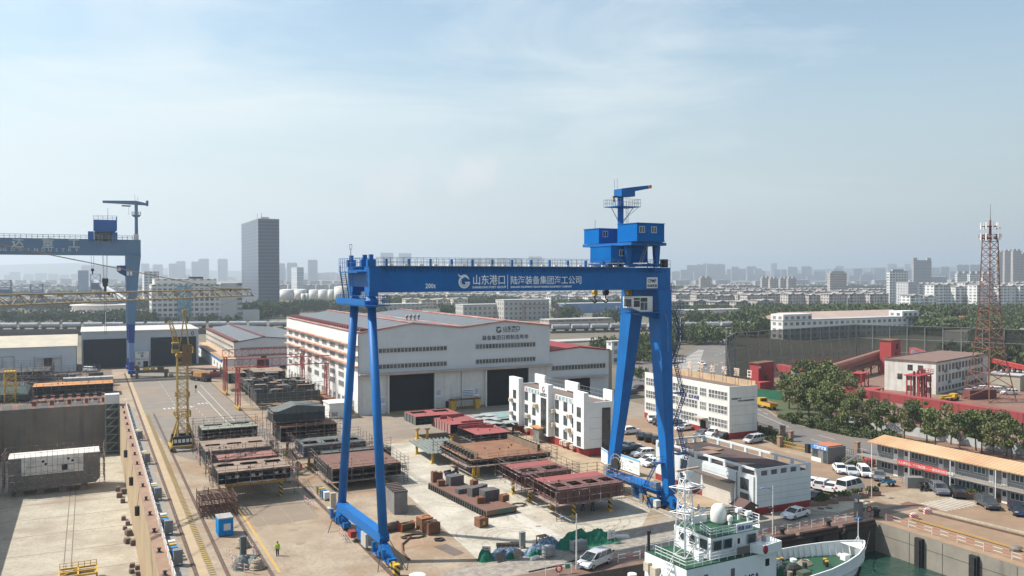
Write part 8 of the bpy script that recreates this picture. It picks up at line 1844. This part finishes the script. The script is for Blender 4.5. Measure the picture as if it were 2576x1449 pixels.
p=G(*P_(792,862));t=thing('lifebuoy_stand','red lifebuoy on a white stand with green boards at the quay corner','lifebuoy',(p.x,p.y,0),R(-20));MB().rail([(-1.4,0,0),(1.4,0,0)],1.3,.05,1.4,0).tube((0,0,0),(0,0,2.0),.05).build('stand',WR,t)
def ring(mb,c,r,w,ax='y'):
 for k in range(14):
  a,b_=2*math.pi*k/14,2*math.pi*(k+1)/14
  f=(lambda a_:(c[0]+r*math.cos(a_),c[1],c[2]+r*math.sin(a_)))if ax=='y' else(lambda a_:(c[0]+r*math.cos(a_),c[1]+r*math.sin(a_),c[2]))
  mb.tube(f(a),f(b_),w,n=6)
 return mb
ring(MB(),(0,-.1,.95),.38,.1).build('lifebuoy',RR,t);MB().b(-1.3,-.05,.6,-.6,.05,1.2).b(.65,-.05,.6,1.3,.05,1.2).build('board',pm('board_green',(.03,.2,.13)),t)
p=G(2200*.63889,2262*.63889);t=thing('lifebuoy_stand','red lifebuoy on a rail with green plate at the bottom edge by the ship','lifebuoy',(p.x,p.y,0),R(-10));MB().rail([(-1.6,0,0),(1.6,0,0)],1.2,.05,1.6,0).build('stand',WR,t);ring(MB(),(0,-.1,.7),.36,.1).build('lifebuoy',RR,t);MB().b(.8,-.05,.6,1.4,.05,1.1).build('board',MC['board_green'],t)

t=thing('blue_container','small bright blue container with grey ribbed roof and white panel','container',(16.05,119.4,.012),R(2));MB().b(-.95,-1.2,.1,.95,1.2,2.35).build('body',ribbed('cont_blue',(.01,.21,.52),(.01,.18,.45),1,.3,.75),t);MB().b(-1.0,-1.25,2.35,1.0,1.25,2.5).build('roof',ribbed('cont_roof',(.4,.39,.37),(.25,.23,.22),0,.32,.7),t);MB().b(-.3,-1.24,.8,.6,-1.205,1.7).build('panel',BW,t)
ROPE=pm('rope_beige',(.34,.27,.20),(.24,.19,.14),sc=3)
for(x,y),l in(((17.4,112.6),'tan mooring rope heap behind the grey electric pillar'),((17.6,103.6),'tan mooring rope heap in front of the grey green tarpaulin')):
 t=thing('rope_heap',l,'rope',(x,y,.02));m_=MB()
 for k in range(7):ring(m_,(rb.uniform(-.06,.06),rb.uniform(-.06,.06),.12+k*.15),.85-k*.07,.12,'z')
 m_.lathe([(.7,0),(.6,.6),(.3,1.05)],n=10).build('coil',ROPE,t)
sbox('dark grey electric pillar beside the tarpaulin and rope heaps',16.9,109.3,.7,.5,2.3,pm('elec_dark',(.09,.1,.1)),'electric pillar',R(10),'electric_pillar',False)
TARPG=pm('tarp_greygreen',(.16,.18,.17),(.12,.14,.13),sc=1.5,rough=.9)
def drape(name,label,cat,x,y,sx,sy,h,m,seed,n=16,extra=None):
 rn=random.Random(seed);bumps=[(rn.uniform(-.6,.6),rn.uniform(-.6,.6),rn.uniform(.4,.7),rn.uniform(.55,1))for _ in range(7)]if extra is None else extra
 vs,fs=[],[]
 for i in range(n+1):
  for j in range(n+1):
   u,v=2*i/n-1,2*j/n-1;e=max(0,1-(u*u+v*v));z=0
   for bx,by,br_,bh in bumps:z=max(z,bh*math.exp(-((u-bx)**2+(v-by)**2)/br_**2))
   z=z*min(1,e*2.5)+.07*math.sin(u*13+v*5)*e+.05*math.sin(v*17-u*9)*e+rn.uniform(-.05,.05)*e
   vs.append((u*sx*(1+.08*math.sin(v*9)),v*sy*(1+.08*math.sin(u*8)),max(0,z)*h))
 for i in range(n):
  for j in range(n):a=i*(n+1)+j;fs.append((a,a+n+1,a+n+2,a+1))
 o=MB().add(vs,fs).build(name,m,None,(x,y,.015));return tag(o,label,cat)
drape('tarpaulin','crumpled grey green tarpaulin over gear near the yellow line','tarpaulin',16.7,104.9,1.7,1.5,1.5,TARPG,4)
def barrier(label,pts,step=1.4):
 p0=Vector((*pts[0],0));t=thing('barrier_rail',label,'barrier',p0);m_=MB();r_2=MB()
 for a,b_ in zip(pts,pts[1:]):
  a=Vector((*a,0))-p0;b_=Vector((*b_,0))-p0;n=max(1,round((b_-a).length/step))
  for i in range(n+1):q=a.lerp(b_,i/n);m_.tube(q,q+Vector((0,0,1.05)),.05,n=5)
  for i in range(n*3):
   for z in(.95,.5):(m_ if i%2 else r_2).tube(a.lerp(b_,i/(3*n))+Vector((0,0,z)),a.lerp(b_,(i+1)/(3*n))+Vector((0,0,z)),.035,n=4,cap=False)
 m_.build('posts',WR,t);r_2.build('red_sections',RR,t)
barrier('red and white barrier around the tarpaulin, left side',[(15.4,110),(15.2,104),(16.9,101.8)]);barrier('short red and white barrier right of the electric pillar',[(18.2,110.2),(18.0,107.6)])
barrier('short red and white barrier on the pale strip near the far round leg',[(29.3,130.6),(29.6,126)]);barrier('short red and white barrier beside the near round leg bogies',[(30.0,112.8),(29.6,108.6)])
barrier('red and white scaffold barrier left of the tan decked block',[(16.4,148),(16.0,143)])
barrier('long white and red railing along the quay beside the ship bow',[(78,86.2),(98.2,86.6)],2.2);barrier('white and red railing along the quay behind the ship mast',[(54,86.2),(70,86.2)],3)
barrier('white and red railing along the right quay wall',[(101.0,84),(101.2,40)],3.6)
barrier('white and red barrier beside the flower planters',[tuple(G(*P_(600,718)).xy),tuple(G(*P_(780,690)).xy)],1.6)
barrier('white and red barrier near the cabin walkway',[tuple(G(*P_(1000,545)).xy),tuple(G(*P_(1120,545)).xy)],1.5)

def reel(label,px,py,rz,m,frame):
 p=G(px,py);t=thing('cable_drum',label,'cable drum',(p.x,p.y,.62),R(rz));MB().tube((-1.0,0,0),(1.0,0,0),.55,n=16).build('winding',pm('winding',(.12,.085,.06),(.08,.06,.045),sc=3),t);MB().wheel((-1.05,0,0),.62,.08,'x',18).wheel((1.05,0,0),.62,.08,'x',18).build('flange',m,t)
 if frame:MB().bar((-1.2,-.7,-.6),(1.2,-.7,-.6),.1).bar((-1.2,-.7,.5),(1.2,-.7,.5),.1).bar((-1.2,-.7,-.6),(-1.2,-.7,.5),.1).bar((1.2,-.7,-.6),(1.2,-.7,.5),.1).build('cradle',YEL,t)
reel('cable drum with bright red flange in a yellow cradle',1022,1334,15,RR,True);reel('dark brown cable drum half behind the near round blue leg',984,1336,12,BLACK,False)
def rustbox(label,px,py,s,h,top=None,rz=0):
 p=G(px,py);t=thing('steel_box',label,'steel box',(p.x,p.y,.015),R(rz));MB().b(-s,-s,0,s,s,h).build('body',RUST,t);m_=MB()
 for u in(-1,1):m_.bar((u*s*.6,-s*.5,h),(u*s*.6,-s*.5,h+.3),.08)
 m_.bar((-s*.6,-s*.5,h+.3),(s*.6,-s*.5,h+.3),.08);m_.build('handle',RUST,t)
 if top:MB().b(-s-.02,-s-.02,h,s+.02,s+.02,h+.06).build('lid',top,t)
 return t
OR=pm('rust_orange',(.36,.15,.05),(.28,.11,.05),sc=1)
rustbox('rusty weight box with orange lid, left of a touching pair',1068,1330,.85,1.6,OR,8);rustbox('rusty weight box, right one of a touching pair',1085,1341,.9,1.55,None,8)
t=rustbox('lone small rusty box with handle and yellow mark on pale concrete',1211,1324,.72,1.25,None,8);MB().b(-.2,-.74,.35,.15,-.725,.85).build('mark',YEL,t)
def hose(label,pts,r=.06,m=BLACK,name='hose',z=.06):
 tag(MB().path([(p[0],p[1],z+(p[2]if len(p)>2 else 0))for p in pts],r,5).build(name,m),label,'hose' if name=='hose' else 'cable')
def coilpts(cx,cy,r,n,sq=1.0,seed=0):
 rn=random.Random(seed);return[(cx+r*(1+rn.uniform(-.25,.25))*math.cos(k*.7),cy+r*sq*(1+rn.uniform(-.25,.25))*math.sin(k*.7),rn.uniform(0,.15))for k in range(n)]
hose('tangled dark hoses on the ground behind the near round leg',coilpts(38.5,106.8,1.6,40,.5,1));hose('thick black hose coil on a brown patch right of the cable drums',coilpts(41.0,104.0,.55,30,1,2),.1)
hose('tangled cable loops at the near end of the pontoon',coilpts(57.9,114.4,1.1,36,.8,3),.05);hose('black hose crossing the quay toward the tall street lamp',[tuple(G(*q).xy)for q in((1330,1440),(1400,1425),(1450,1410),(1500,1402),(1520,1398),(1545,1385))],.09)
p=[G(*q)for q in((1034,1352),(1012,1372),(1013,1390),(1030,1410))];hose('bent dark steel pipe lying on a rust patch near the round leg',[(q.x,q.y)for q in p],.14,RUST,'bent_pipe',.14)
sheet('rust_patch',[G(*q)for q in((985,1350),(1060,1346),(1068,1370),(1000,1385))],.022,pm('rust_stain',(.26,.15,.09),(.32,.23,.15),sc=.6,lo=.3))

t=thing('hazard_post','yellow and black striped post at the bottom edge near the round legs','post',G(997,1449));MB().b(-.35,-.35,0,.35,.35,1.3).build('post',HAZ,t);MB().b(-.38,-.38,1.3,.38,.38,1.4).build('cap',YEL,t)
t=thing('white_spill','white sheet lying on the ground at the bottom edge','sheet',G(1050,1446));MB().lathe([(1.0,0),(.8,.05),(.1,.08)],n=12).build('sheet',BW,t)

GN=pm('net_green',(.01,.15,.085),(.008,.10,.06),sc=1.5,rough=.9);SK=pm('sack_blue',(.05,.10,.18),(.24,.29,.34),sc=1.6,lo=.46,hi=.6,rough=.85)
q_=lambda x,y:G((1700+x/2.862)*.63889,(1950+y/2.862)*.63889)
a=q_(1650,590);drape('green_net','large mound of bright green netting beside the tall street lamp','netting',a.x+1.0,a.y+1.2,3.6,1.8,1.9,GN,12,22,[(-.55,0,.5,.55),(-.1,.1,.6,1.0),(.35,0,.55,.75),(.65,.1,.3,.5)])
a=q_(1960,540);drape('green_net','smaller mound of green netting with a white frame board','netting',a.x,a.y+1,2.3,1.5,1.7,GN,13,20,[(-.25,0,.65,1.0),(.45,0,.5,.7)])
a=q_(650,740);drape('green_net','flat green net bundle at the left end of the sack heap','netting',a.x,a.y+.5,1.3,.9,1.3,GN,14)
a=q_(1150,670);drape('green_net','small green net scrap in front of the blue sacks','netting',a.x,a.y,1.0,.6,.8,GN,15)
for(x,y),sx,sy,h,sd,l in(((840,690),2.5,1.1,1.15,16,'long heap of blue and white sacks behind the pallets'),((1190,640),1.8,1.0,1.0,17,'dark blue sack heap in the middle of the pile'),((1320,590),1.7,1.1,1.35,18,'tall blue tarpaulin heap left of the grey cage tank')):
 a=q_(x,y);drape('sack_heap',l,'sacks',a.x,a.y,sx,sy,h,SK,sd)
a=q_(900,690);drape('green_net','green net strip lying between the two wooden pallets','netting',a.x,a.y-.3,1.1,.7,.9,GN,19)
def pallet(label,x,y,rz,tilt):
 a=q_(x,y);t=thing('pallet',label,'pallet',(a.x,a.y,.02),R(rz));m_=MB()
 for i in range(6):m_.b(-.6,-.03,i*.2,.6,.0,.13+i*.2)
 for u in(-.55,-.05,.45):m_.b(u,0.002,0,u+.1,.09,1.13)
 o=m_.build('boards',pm('pallet_wood',(.30,.23,.15),(.22,.16,.11),sc=2)if 'pale' in label else pm('pallet_dark',(.14,.11,.085)),t);o.rotation_euler=(R(-tilt),0,0)
pallet('dark wooden pallet leaning on the sack heap',790,755,5,28);pallet('pale wooden pallet leaning on the sack heap',985,725,5,28)
def ibc(label,x,y,w):
 a=q_(x,y);t=thing('cage_tank',label,'tank',(a.x,a.y,.02),R(8));MB().b(-w/2,-.5,.2,w/2,.5,1.3).build('tank',pm('ibc_grey',(.32,.33,.34),(.26,.27,.28),sc=1),t);m_=MB()
 for k in range(int(w/.3)+1):u=-w/2+k*.3;m_.bar((u,-.53,0),(u,-.53,1.45),.04)
 m_.rail([(-w/2-.05,-.53,0),(w/2+.05,-.53,0)],1.45,.04,w,2).rail([(-w/2-.05,.53,0),(-w/2-.05,-.53,0)],1.45,.04,1,2);m_.build('cage',STEEL,t)
ibc('grey cage tank beside the blue tarpaulin heap',1315,690,1.3);ibc('double grey cage tank in front of the green net mound',1650,630,1.9)
a=q_(1020,595);sbox('upright grey electric cabinet on legs behind the sack heap',a.x,a.y,.7,.5,2.0,BG,'cabinet')
def frame_(label,x,y,L_,W_,rz,h=.4,m=None):
 a=q_(x,y);t=thing('rack_frame',label,'steel rack',(a.x,a.y,.02),R(rz));m_=MB()
 for z in(.15,h):
  for v in(-W_/2,0,W_/2):m_.bar((-L_/2,v,z),(L_/2,v,z),.1)
  for k in range(int(L_/.6)+1):m_.bar((-L_/2+k*.6,-W_/2,z),(-L_/2+k*.6,W_/2,z),.07)
 for v in(-W_/2,W_/2):
  for u in(-L_/2,L_/2):m_.bar((u,v,0),(u,v,h),.1)
 m_.build('bars',m or pm('rack_dark',(.05,.035,.03)),t)
frame_('flat dark steel rack lying behind the sack heap',865,585,3.0,.9,-20);frame_('rusty steel rack upright between the cabinet and the tarpaulin',1250,545,1.4,.8,5,1.0,RUST)
for(x,y),l,rz in(((1140,730),'left of two small white foam blocks before the sack heap',5),((1180,715),'right of two small white foam blocks before the sack heap',5),((1475,520),'white foam block behind the blue tarpaulin heap',10)):
 a=q_(x,y);tag(MB().b(-.35,-.2,0,.35,.2,.35).build('foam_block',BW,None,(a.x,a.y,.02),R(rz)),l,'block')
a=q_(615,700);t=thing('sign_stand','white notice board with red lettering left of the sack heap','sign',(a.x,a.y,.02),R(-35));b_=MB().b(-.55,-.03,.5,.55,.03,1.4).build('board',WHITE,t);text('施工重地',.2,RR,b_,(-.42,-.045,1.05),bold=.01);text('闲人免进',.2,RR,b_,(-.42,-.045,.7),bold=.01);MB().b(-.5,-.02,0,-.44,.02,.5).b(.44,-.02,0,.5,.02,.5).build('leg',STEEL,t)
a=q_(2025,540);t=thing('frame_board','white framed board standing on the smaller green net mound','board',(a.x,a.y,.02),R(5));MB().b(-.6,-.03,.6,.6,.03,1.7).build('board',pm('frame_white',(.55,.55,.53)),t);MB().b(-.05,-.04,.8,.02,-.031,1.5).b(-.4,-.04,1.2,.45,-.031,1.27).build('cross',STEEL,t);MB().b(-.6,-.03,0,-.54,.03,.6).b(.54,-.03,0,.6,.03,.6).build('leg',STEEL,t)
a=q_(2140,470);tag(MB().b(-1,-.5,0,1,.5,.12).c(.1,.1,.16,1.6,.8,.05,rz=.1).build('white_sheets',BW,None,(a.x,a.y,.02),R(-25)),'stack of white sheets at the right end of the green nets','sheets')

def lamp(px,py,h,label,heads,rz=0):
 p=G(px,py);t=thing('street_lamp',label,'street lamp',(p.x,p.y,0),R(rz));MB().tube((0,0,0),(0,0,h*.42),.1,.09,n=8).build('lower_pole',pm('pole_blue',(.10,.26,.48))if h>8 else WR,t);MB().tube((0,0,h*.42),(0,0,h),.085,.06,n=8).build('pole',WR,t);m_=MB()
 for s in heads:m_.path([(0,0,h-.6),(s*.8,0,h-.25),(s*1.9,0,h-.1)],.04,5).b(s*1.9-.3,-.12,h-.16,s*1.9+.3,.12,h-.07)
 m_.build('lamp_arm',pm('arm_blue',(.16,.27,.4)),t);return t
lamp(1450,1432,6.6,'tall street lamp with blue lower pole in front of the green nets',(-1,));t=lamp(1944,1345,6.6,'street lamp with solar panel on the quay before the workshop corner',(-1,));MB().b(-.7,-.3,3.6,-.1,.3,3.7).build('solar_panel',DARK,t);MB().ball((-.3,-.2,3.0),.16).build('camera',WR,t)
p=G(*P_(818,688));t=thing('sign_pole','thin white pole with small square panel among the planters','pole',(p.x,p.y,0));MB().tube((0,0,0),(0,0,3.4),.07,n=6).build('pole',WR,t);MB().b(-.35,-.2,3.3,.35,.2,3.75).build('panel',BW,t)
p=G(*K_(1812,1300));

BOX=pm('planter_brick',(.24,.15,.115),(.19,.12,.095),sc=2)
for k,((x,y),L_,l)in enumerate(((P_(290,765),3.0,'planter with round bush next to the workshop end wall'),(P_(405,745),2.6,'planter with clipped bush, second from the workshop wall'),(P_(548,715),3.0,'planter with dark bush behind the white van bumper'),(P_(680,690),3.0,'planter with low bush in the middle beside the barrier'),(P_(818,668),2.6,'planter with bush beside the thin white sign pole'),(P_(1845,690),4.0,'planter with light green bush in front of the cabins by the black suv'),(P_(2085,735),4.5,'planter with light green bush by the dark hatchback'),(P_(2290,770),2.5,'planter with bush cut by the right picture edge'))):
 p=G(x,y);t=thing('planter',l,'planter',(p.x,p.y,0),R(-18 if k<5 else-30));MB().b(-L_/2,-.5,0,L_/2,.5,.7).build('box',BOX,t)
 rn=random.Random(70+k);crown(rn,500,[(rn.uniform(-L_*.32,L_*.32),0,1.0+rn.uniform(-.1,.25),.5)for _ in range(5)],.11).build('bush',LF1 if k>4 else LF2,t)

for(x0,y0),(x1,y1),l in((K_(52,780),K_(125,830),'white display board with blue header left of the square crane leg'),(K_(235,850),K_(485,940),'long white display board with blue header behind the cable reel')):
 a,b_=G(x0,y0),G(x1,y1);d=b_-a;t=thing('display_board',l,'display board',(a.x,a.y,0),math.atan2(d.y,d.x));Ln=d.length
 MB().b(0,-.06,.25,Ln,.06,2.9).build('board',WHITE,t);MB().b(0,-.07,2.5,Ln,-.061,2.9).build('header',pm('header_blue',(.12,.32,.55),(.2,.42,.6),sc=1),t);m_=MB();rn=random.Random(3)
 for k in range(int(Ln*2)):u=rn.uniform(.2,Ln-.9);v=rn.uniform(.5,2.2);m_.b(u,-.068,v,u+rn.uniform(.3,.7),-.0615,v+rn.uniform(.04,.25))
 m_.build('pictures',pm('print_grey',(.3,.36,.42),(.14,.17,.2),sc=2),t);MB().b(0,-.05,0,.12,.05,.249).b(Ln-.12,-.05,0,Ln,.05,.249).build('leg',RED,t)

GPM=pm('pillar_brown',(.30,.185,.13),(.24,.15,.11),sc=1.5)
for(x,y),l in(((565,962),'left tan stone gate pillar at the folding gate'),((590,868),'tan stone gate pillar behind the left one'),((655,915),'tan stone gate pillar next to the iron fence'),((1203,1010),'low tan gate pillar behind the gatehouse')):
 p=G((2800+x/2.0909)*.63889,(1300+y/2.0909)*.63889);t=thing('gate_pillar',l,'gate pillar',(p.x,p.y,0));MB().b(-.4,-.4,0,.4,.4,2.0).build('shaft',GPM,t);MB().b(-.48,-.48,2.0,.48,.48,2.2).build('cap',GPM,t)
a,b_=G(1968,1124),G(2028,1138);d=(b_-a);t=thing('folding_gate','yellow folding gate between the gate pillar and the gatehouse','gate',(a.x,a.y,0),math.atan2(d.y,d.x));m_=MB();n=14
for k in range(n):u=d.length*k/n;m_.bar((u,-.3,.1),(u+d.length/n,.3,1.3),.07).bar((u,-.3,1.3),(u+d.length/n,.3,.1),.07)
m_.rail([(0,-.3,0),(d.length,-.3,0)],1.35,.04,.8,1).build('lattice',pm('gate_yellow',(.5,.33,.08)),t);MB().b(d.length,-.4,0,d.length+.8,.4,1.7).build('drive_box',BLACK,t)
def fence(label,pts,h=1.8):
 p0=pts[0];t=thing('iron_fence',label,'fence',p0);m_=MB()
 for a,b_ in zip(pts,pts[1:]):m_.rail([a-p0,b_-p0],h,.035,.45,0);m_.rail([a-p0,b_-p0],h*.5,.035,9,0)
 m_.build('bars',pm('fence_dark',(.06,.055,.05)),t);m_=MB()
 for a,b_ in zip(pts,pts[1:]):
  for k in range(int((b_-a).length/5)+1):q=a.lerp(b_,k*5/max(5,(b_-a).length))-p0;m_.b(q.x-.2,q.y-.2,0,q.x+.2,q.y+.2,h+.15)
 m_.build('fence_post',GPM,t)
fence('dark iron fence with tan posts curving right of the ribbon office',[G(*q)for q in((1904,1082),(1940,1094),(1984,1116))]);fence('dark iron fence behind the gatehouse and cabin stairs',[G(*q)for q in((2120,1150),(2170,1160),(2216,1172))])
hedge('scrubby green bushes beside the gatehouse and fence',[G(2118,1166),G(2175,1176)],1.6,1.3,9)
t=thing('red_tank','red fire tank beside the cabin stairs','tank',G(*P_(785,385)));MB().tube((-1.1,0,.8),(1.1,0,.8),.7,n=14).build('vessel',RR,t);MB().b(-.8,-.5,0,-.6,.5,.3).b(.6,-.5,0,.8,.5,.3).build('saddle',STEEL,t)
p=G(*P_(1230,590));sbox('low grey utility cabinet beside the scooters at the cabins',p.x,p.y,2.6,1.4,1.7,BG,'cabinet',R(-30),legs=False)

t=thing('white_cabin','white site cabin by the hall side wall behind the rusty modules','cabin',(54.3,206.2,0));MB().b(-2.6,-3,.15,2.6,3,3.6).build('body',BW,t);MB().b(-2.8,-3.2,3.6,2.8,3.2,3.8).build('roof',pm('cabin_cream',(.66,.64,.56)),t);MB().b(1.2,-3.05,2.3,1.8,-3.01,2.9).b(-2,-3.05,.6,-.6,-3.01,1.6).build('panel',BG,t)
for i in range(4):
 t=thing('rack_frame','orange brown steel rack in the row along the hall side wall','steel rack',(57.5-.1*i,212+i*8,0),0,'orange racks along the hall wall');m_=MB()
 for y in(-3,-1,1,3):m_.b(-1,y-.1,0,1,y+.1,1.8)
 m_.b(-1,-3.2,1.8,1,3.2,2.0).b(-1,-3.2,.8,1,3.2,.95);m_.build('frame',pm('rack_orange',(.32,.16,.06),(.16,.075,.05),sc=.6),t)

SKIN=pm('skin',(.34,.2,.14));HAIR=pm('hair',(.02,.016,.013))
def person(label,loc,rz,top,legs_m,hat,pose='walk',s=1.0):
 t=thing('person',label,'person',loc,rz);t.scale=(s,s,s)
 P={}
 if pose=='sit':kn={-1:(.42,-.12,.55),1:(.42,.12,.55)};an={-1:(.45,-.13,.1),1:(.45,.13,.1)};hip=.55;lean=.1;hands={-1:(.5,-.25,.85),1:(.5,.25,.85)};elb={-1:(.25,-.3,.85),1:(.25,.3,.85)}
 else:kn={-1:(.10,-.11,.50),1:(-.02,.11,.50)};an={-1:(.12,-.11,.09),1:(-.20,.11,.12)};hip=.93;lean=.02;hands={-1:(-.08,-.30,.80),1:(.14,.30,.82)};elb={-1:(-.10,-.27,1.08),1:(.02,.27,1.08)}
 dz=hip-.93
 vs=[(0,0,hip)];ed=[];rad=[.135]
 def addv(p,r,par):vs.append(p);rad.append(r);ed.append((par,len(vs)-1));return len(vs)-1
 w=addv((lean*.4,0,1.12+dz),.125,0);ch=addv((lean,0,1.34+dz),.15,w);nk=addv((lean,0,1.50+dz),.058,ch);hd=addv((lean+.01,0,1.60+dz),.085,nk);addv((lean+.015,0,1.70+dz),.08,hd)
 for k in(-1,1):
  sh=addv((lean,k*.18,1.42+dz),.068,ch);e=addv(elb[k],.045,sh);h=addv(hands[k],.032,e);hx,hy,hz=hands[k]
  d=-1 if pose!='sit' else-.2
  pa=addv((hx+(.02 if d==-1 else.06),hy,hz+d*.07),.03,h)
  for f in range(4):a=addv((hx+.03-f*.02,hy+.002*f,hz+d*.07-.045),.0095,pa);addv((hx+.038-f*.02,hy,hz+d*.07-.085+(.01 if f in(0,3)else 0)),.008,a)
  addv((hx+.055,hy-k*.01,hz-.05),.01,h)
  th=addv((0,k*.1,hip-.08),.095,0);q=addv(kn[k],.066,th);c=addv(an[k],.045,q);addv((an[k][0]+.14,an[k][1],.035 if pose!='walk' or k<0 else.05),.04,c)
 me=bpy.data.meshes.new('body');me.from_pydata(vs,ed,[]);o=bpy.data.objects.new('body',me);COL.objects.link(o)
 sm_=o.modifiers.new('s','SKIN');su=o.modifiers.new('u','SUBSURF');su.levels=1
 for i,r in enumerate(rad):o.data.skin_vertices[0].data[i].radius=(r,r*(.8 if r>.1 else 1))
 o.data.skin_vertices[0].data[0].use_root=True
 dg=bpy.context.evaluated_depsgraph_get();m2=bpy.data.meshes.new_from_object(o.evaluated_get(dg));bpy.data.objects.remove(o)
 m2.materials.clear();m2.materials.append(SKIN);m2.name='body';b=inst('body',m2,t)

 jk=MB().loft([[(x0+rx*math.cos(a*.5236),ry*math.sin(a*.5236),z+dz)for a in range(12)]for x0,rx,ry,z in((0,.155,.19,.86),(lean*.4,.15,.18,1.1),(lean,.165,.21,1.32),(lean,.13,.19,1.44),(lean,.075,.085,1.5))])
 for k in(-1,1):jk.tube((lean,k*.18,1.41+dz),elb[k],.085,.066,n=8).tube(elb[k],Vector(elb[k]).lerp(Vector(hands[k]),.9),.066,.05,n=8)
 jk.build('jacket',top,t)
 tr=MB()
 for k in(-1,1):tr.tube((0,k*.1,hip),kn[k],.125,.088,n=9).tube(kn[k],an[k],.088,.07,n=9)
 tr.build('trousers',legs_m,t)
 bt=MB()
 for k in(-1,1):bt.loft([[(an[k][0]-.08,an[k][1]-.05,0),(an[k][0]+.19,an[k][1]-.05,0),(an[k][0]+.19,an[k][1]+.05,0),(an[k][0]-.08,an[k][1]+.05,0)],[(an[k][0]-.06,an[k][1]-.045,an[k][2]+.05),(an[k][0]+.08,an[k][1]-.045,an[k][2]+.04),(an[k][0]+.08,an[k][1]+.045,an[k][2]+.04),(an[k][0]-.06,an[k][1]+.045,an[k][2]+.05)]])
 bt.build('boots',BLACK,t)
 hz_=1.66+dz;MB().ball((lean,0,hz_-.01),.1,.088,.1,10,6).build('hair',HAIR,t);MB().ball((lean+.03,0,hz_-.03),.085,.075,.105,10,6).ball((lean+.118,0,hz_-.04),.018,.014,.022,6,4).build('face',SKIN,t)
 MB().lathe([(.135,0),(.13,.05),(.105,.1),(.03,.135)],(lean,0,hz_+.04),14).b(lean+.1,-.07,hz_+.035,lean+.2,.07,hz_+.05).build('helmet',hat,t)
 return t
HV=pm('hi_vis',(.42,.55,.04),(.36,.48,.035),sc=3);DT=pm('dark_trousers',(.018,.02,.025));WBL=pm('work_blue',(.03,.06,.16));RH=pm('helmet_red',(.42,.04,.03),rough=.35)
person('worker in yellow green jacket and red helmet walking across the open yard',(20.7,107.2,.012),R(85),HV,DT,RH)
person('worker in dark blue overalls with white helmet under the maroon block',(66.4,106.9,.016),R(200),WBL,WBL,WHITE,'walk');person('worker in dark blue overalls with red helmet farther under the maroon block',(65.2,107.6,.016),R(20),WBL,WBL,RH,'walk')
p=G(1143,1196);person('rider in dark clothes and red helmet seated on the green cargo tricycle',(p.x+.2,p.y+.1,.45),R(20),DT,WBL,RH,'sit')

for(x,y),l in((P_(1360,845),'red and white striped rail stop near the zebra crossing'),(P_(1228,895),'red and white striped rail stop nearest the quay corner')):
 p=G(x,y);t=thing('rail_stop',l,'rail stop',(p.x,p.y,0),R(-30));MB().b(-.5,-.35,0,.5,.35,.7).build('block',stripes('stop_stripes',(.5,.04,.03),(.6,.58,.55),.35),t);MB().b(-.3,-.2,.7,.3,.2,.85).build('bumper',WR,t)
p=G(*P_(2220,1200));t=thing('stone','grey brown boulder on the right quay edge','stone',(p.x,p.y,.1));MB().ball((0,0,.1),1.0,.8,.45,9,5).build('rock',pm('rock',(.2,.16,.13),(.13,.11,.09),sc=2),t)
tag(MB().bar((104.6,83,.25),(105.5,50,.25),.16).build('yellow_pipe',pm('pipe_ochre',(.40,.23,.06))),'yellow pipe running along the right quay behind the railing','pipe')
for(x,y)in((P_(716,738)),(P_(772,728)),(P_(325,798)),(P_(405,792))):
 p=G(x,y);tag(MB().lathe([(.55,.03),(.5,.06),(.02,.06)],n=16).build('manhole_cover',pm('manhole',(.09,.07,.06)),None,(p.x,p.y,.01)),'round rusty manhole cover in the pale slab beside the planters','manhole cover','manhole covers by the planters')
t=thing('scrap_bin','orange tray of white scrap pipes beside the tan decked hull block','scrap bin',(32.6,153.2,.012));MB().b(-1.2,-.8,0,1.2,.8,.2).rail([(-1.2,-.8,.2),(1.2,-.8,.2),(1.2,.8,.2),(-1.2,.8,.2)],.8,.06,.6,1,close=True).build('tray',pm('bin_orange',(.42,.1,.04)),t);m_=MB()
for k in range(10):m_.tube((-1+rb.uniform(0,.5),rb.uniform(-.6,.6),.3+rb.uniform(0,.6)),(1-rb.uniform(0,.6),rb.uniform(-.6,.6),.3+rb.uniform(0,.7)),.06,n=5)
m_.build('scrap',BW,t)
# ================================================================ the hazy air
hb=MB().b(-7500,-400,-16,9500,9500,230).build('haze',[])
hm=bpy.data.materials.new('haze_air');hm.use_nodes=True;ht=hm.node_tree;ht.nodes.clear()
pv=ht.nodes.new('ShaderNodeVolumePrincipled');pv.inputs['Color'].default_value=(.80,.90,1.0,1)
pv.inputs['Density'].default_value=.00020;pv.inputs['Anisotropy'].default_value=.35
ho=ht.nodes.new('ShaderNodeOutputMaterial');ht.links.new(pv.outputs[0],ho.inputs['Volume'])
hb.data.materials.append(hm);tag(hb,kind='stuff')
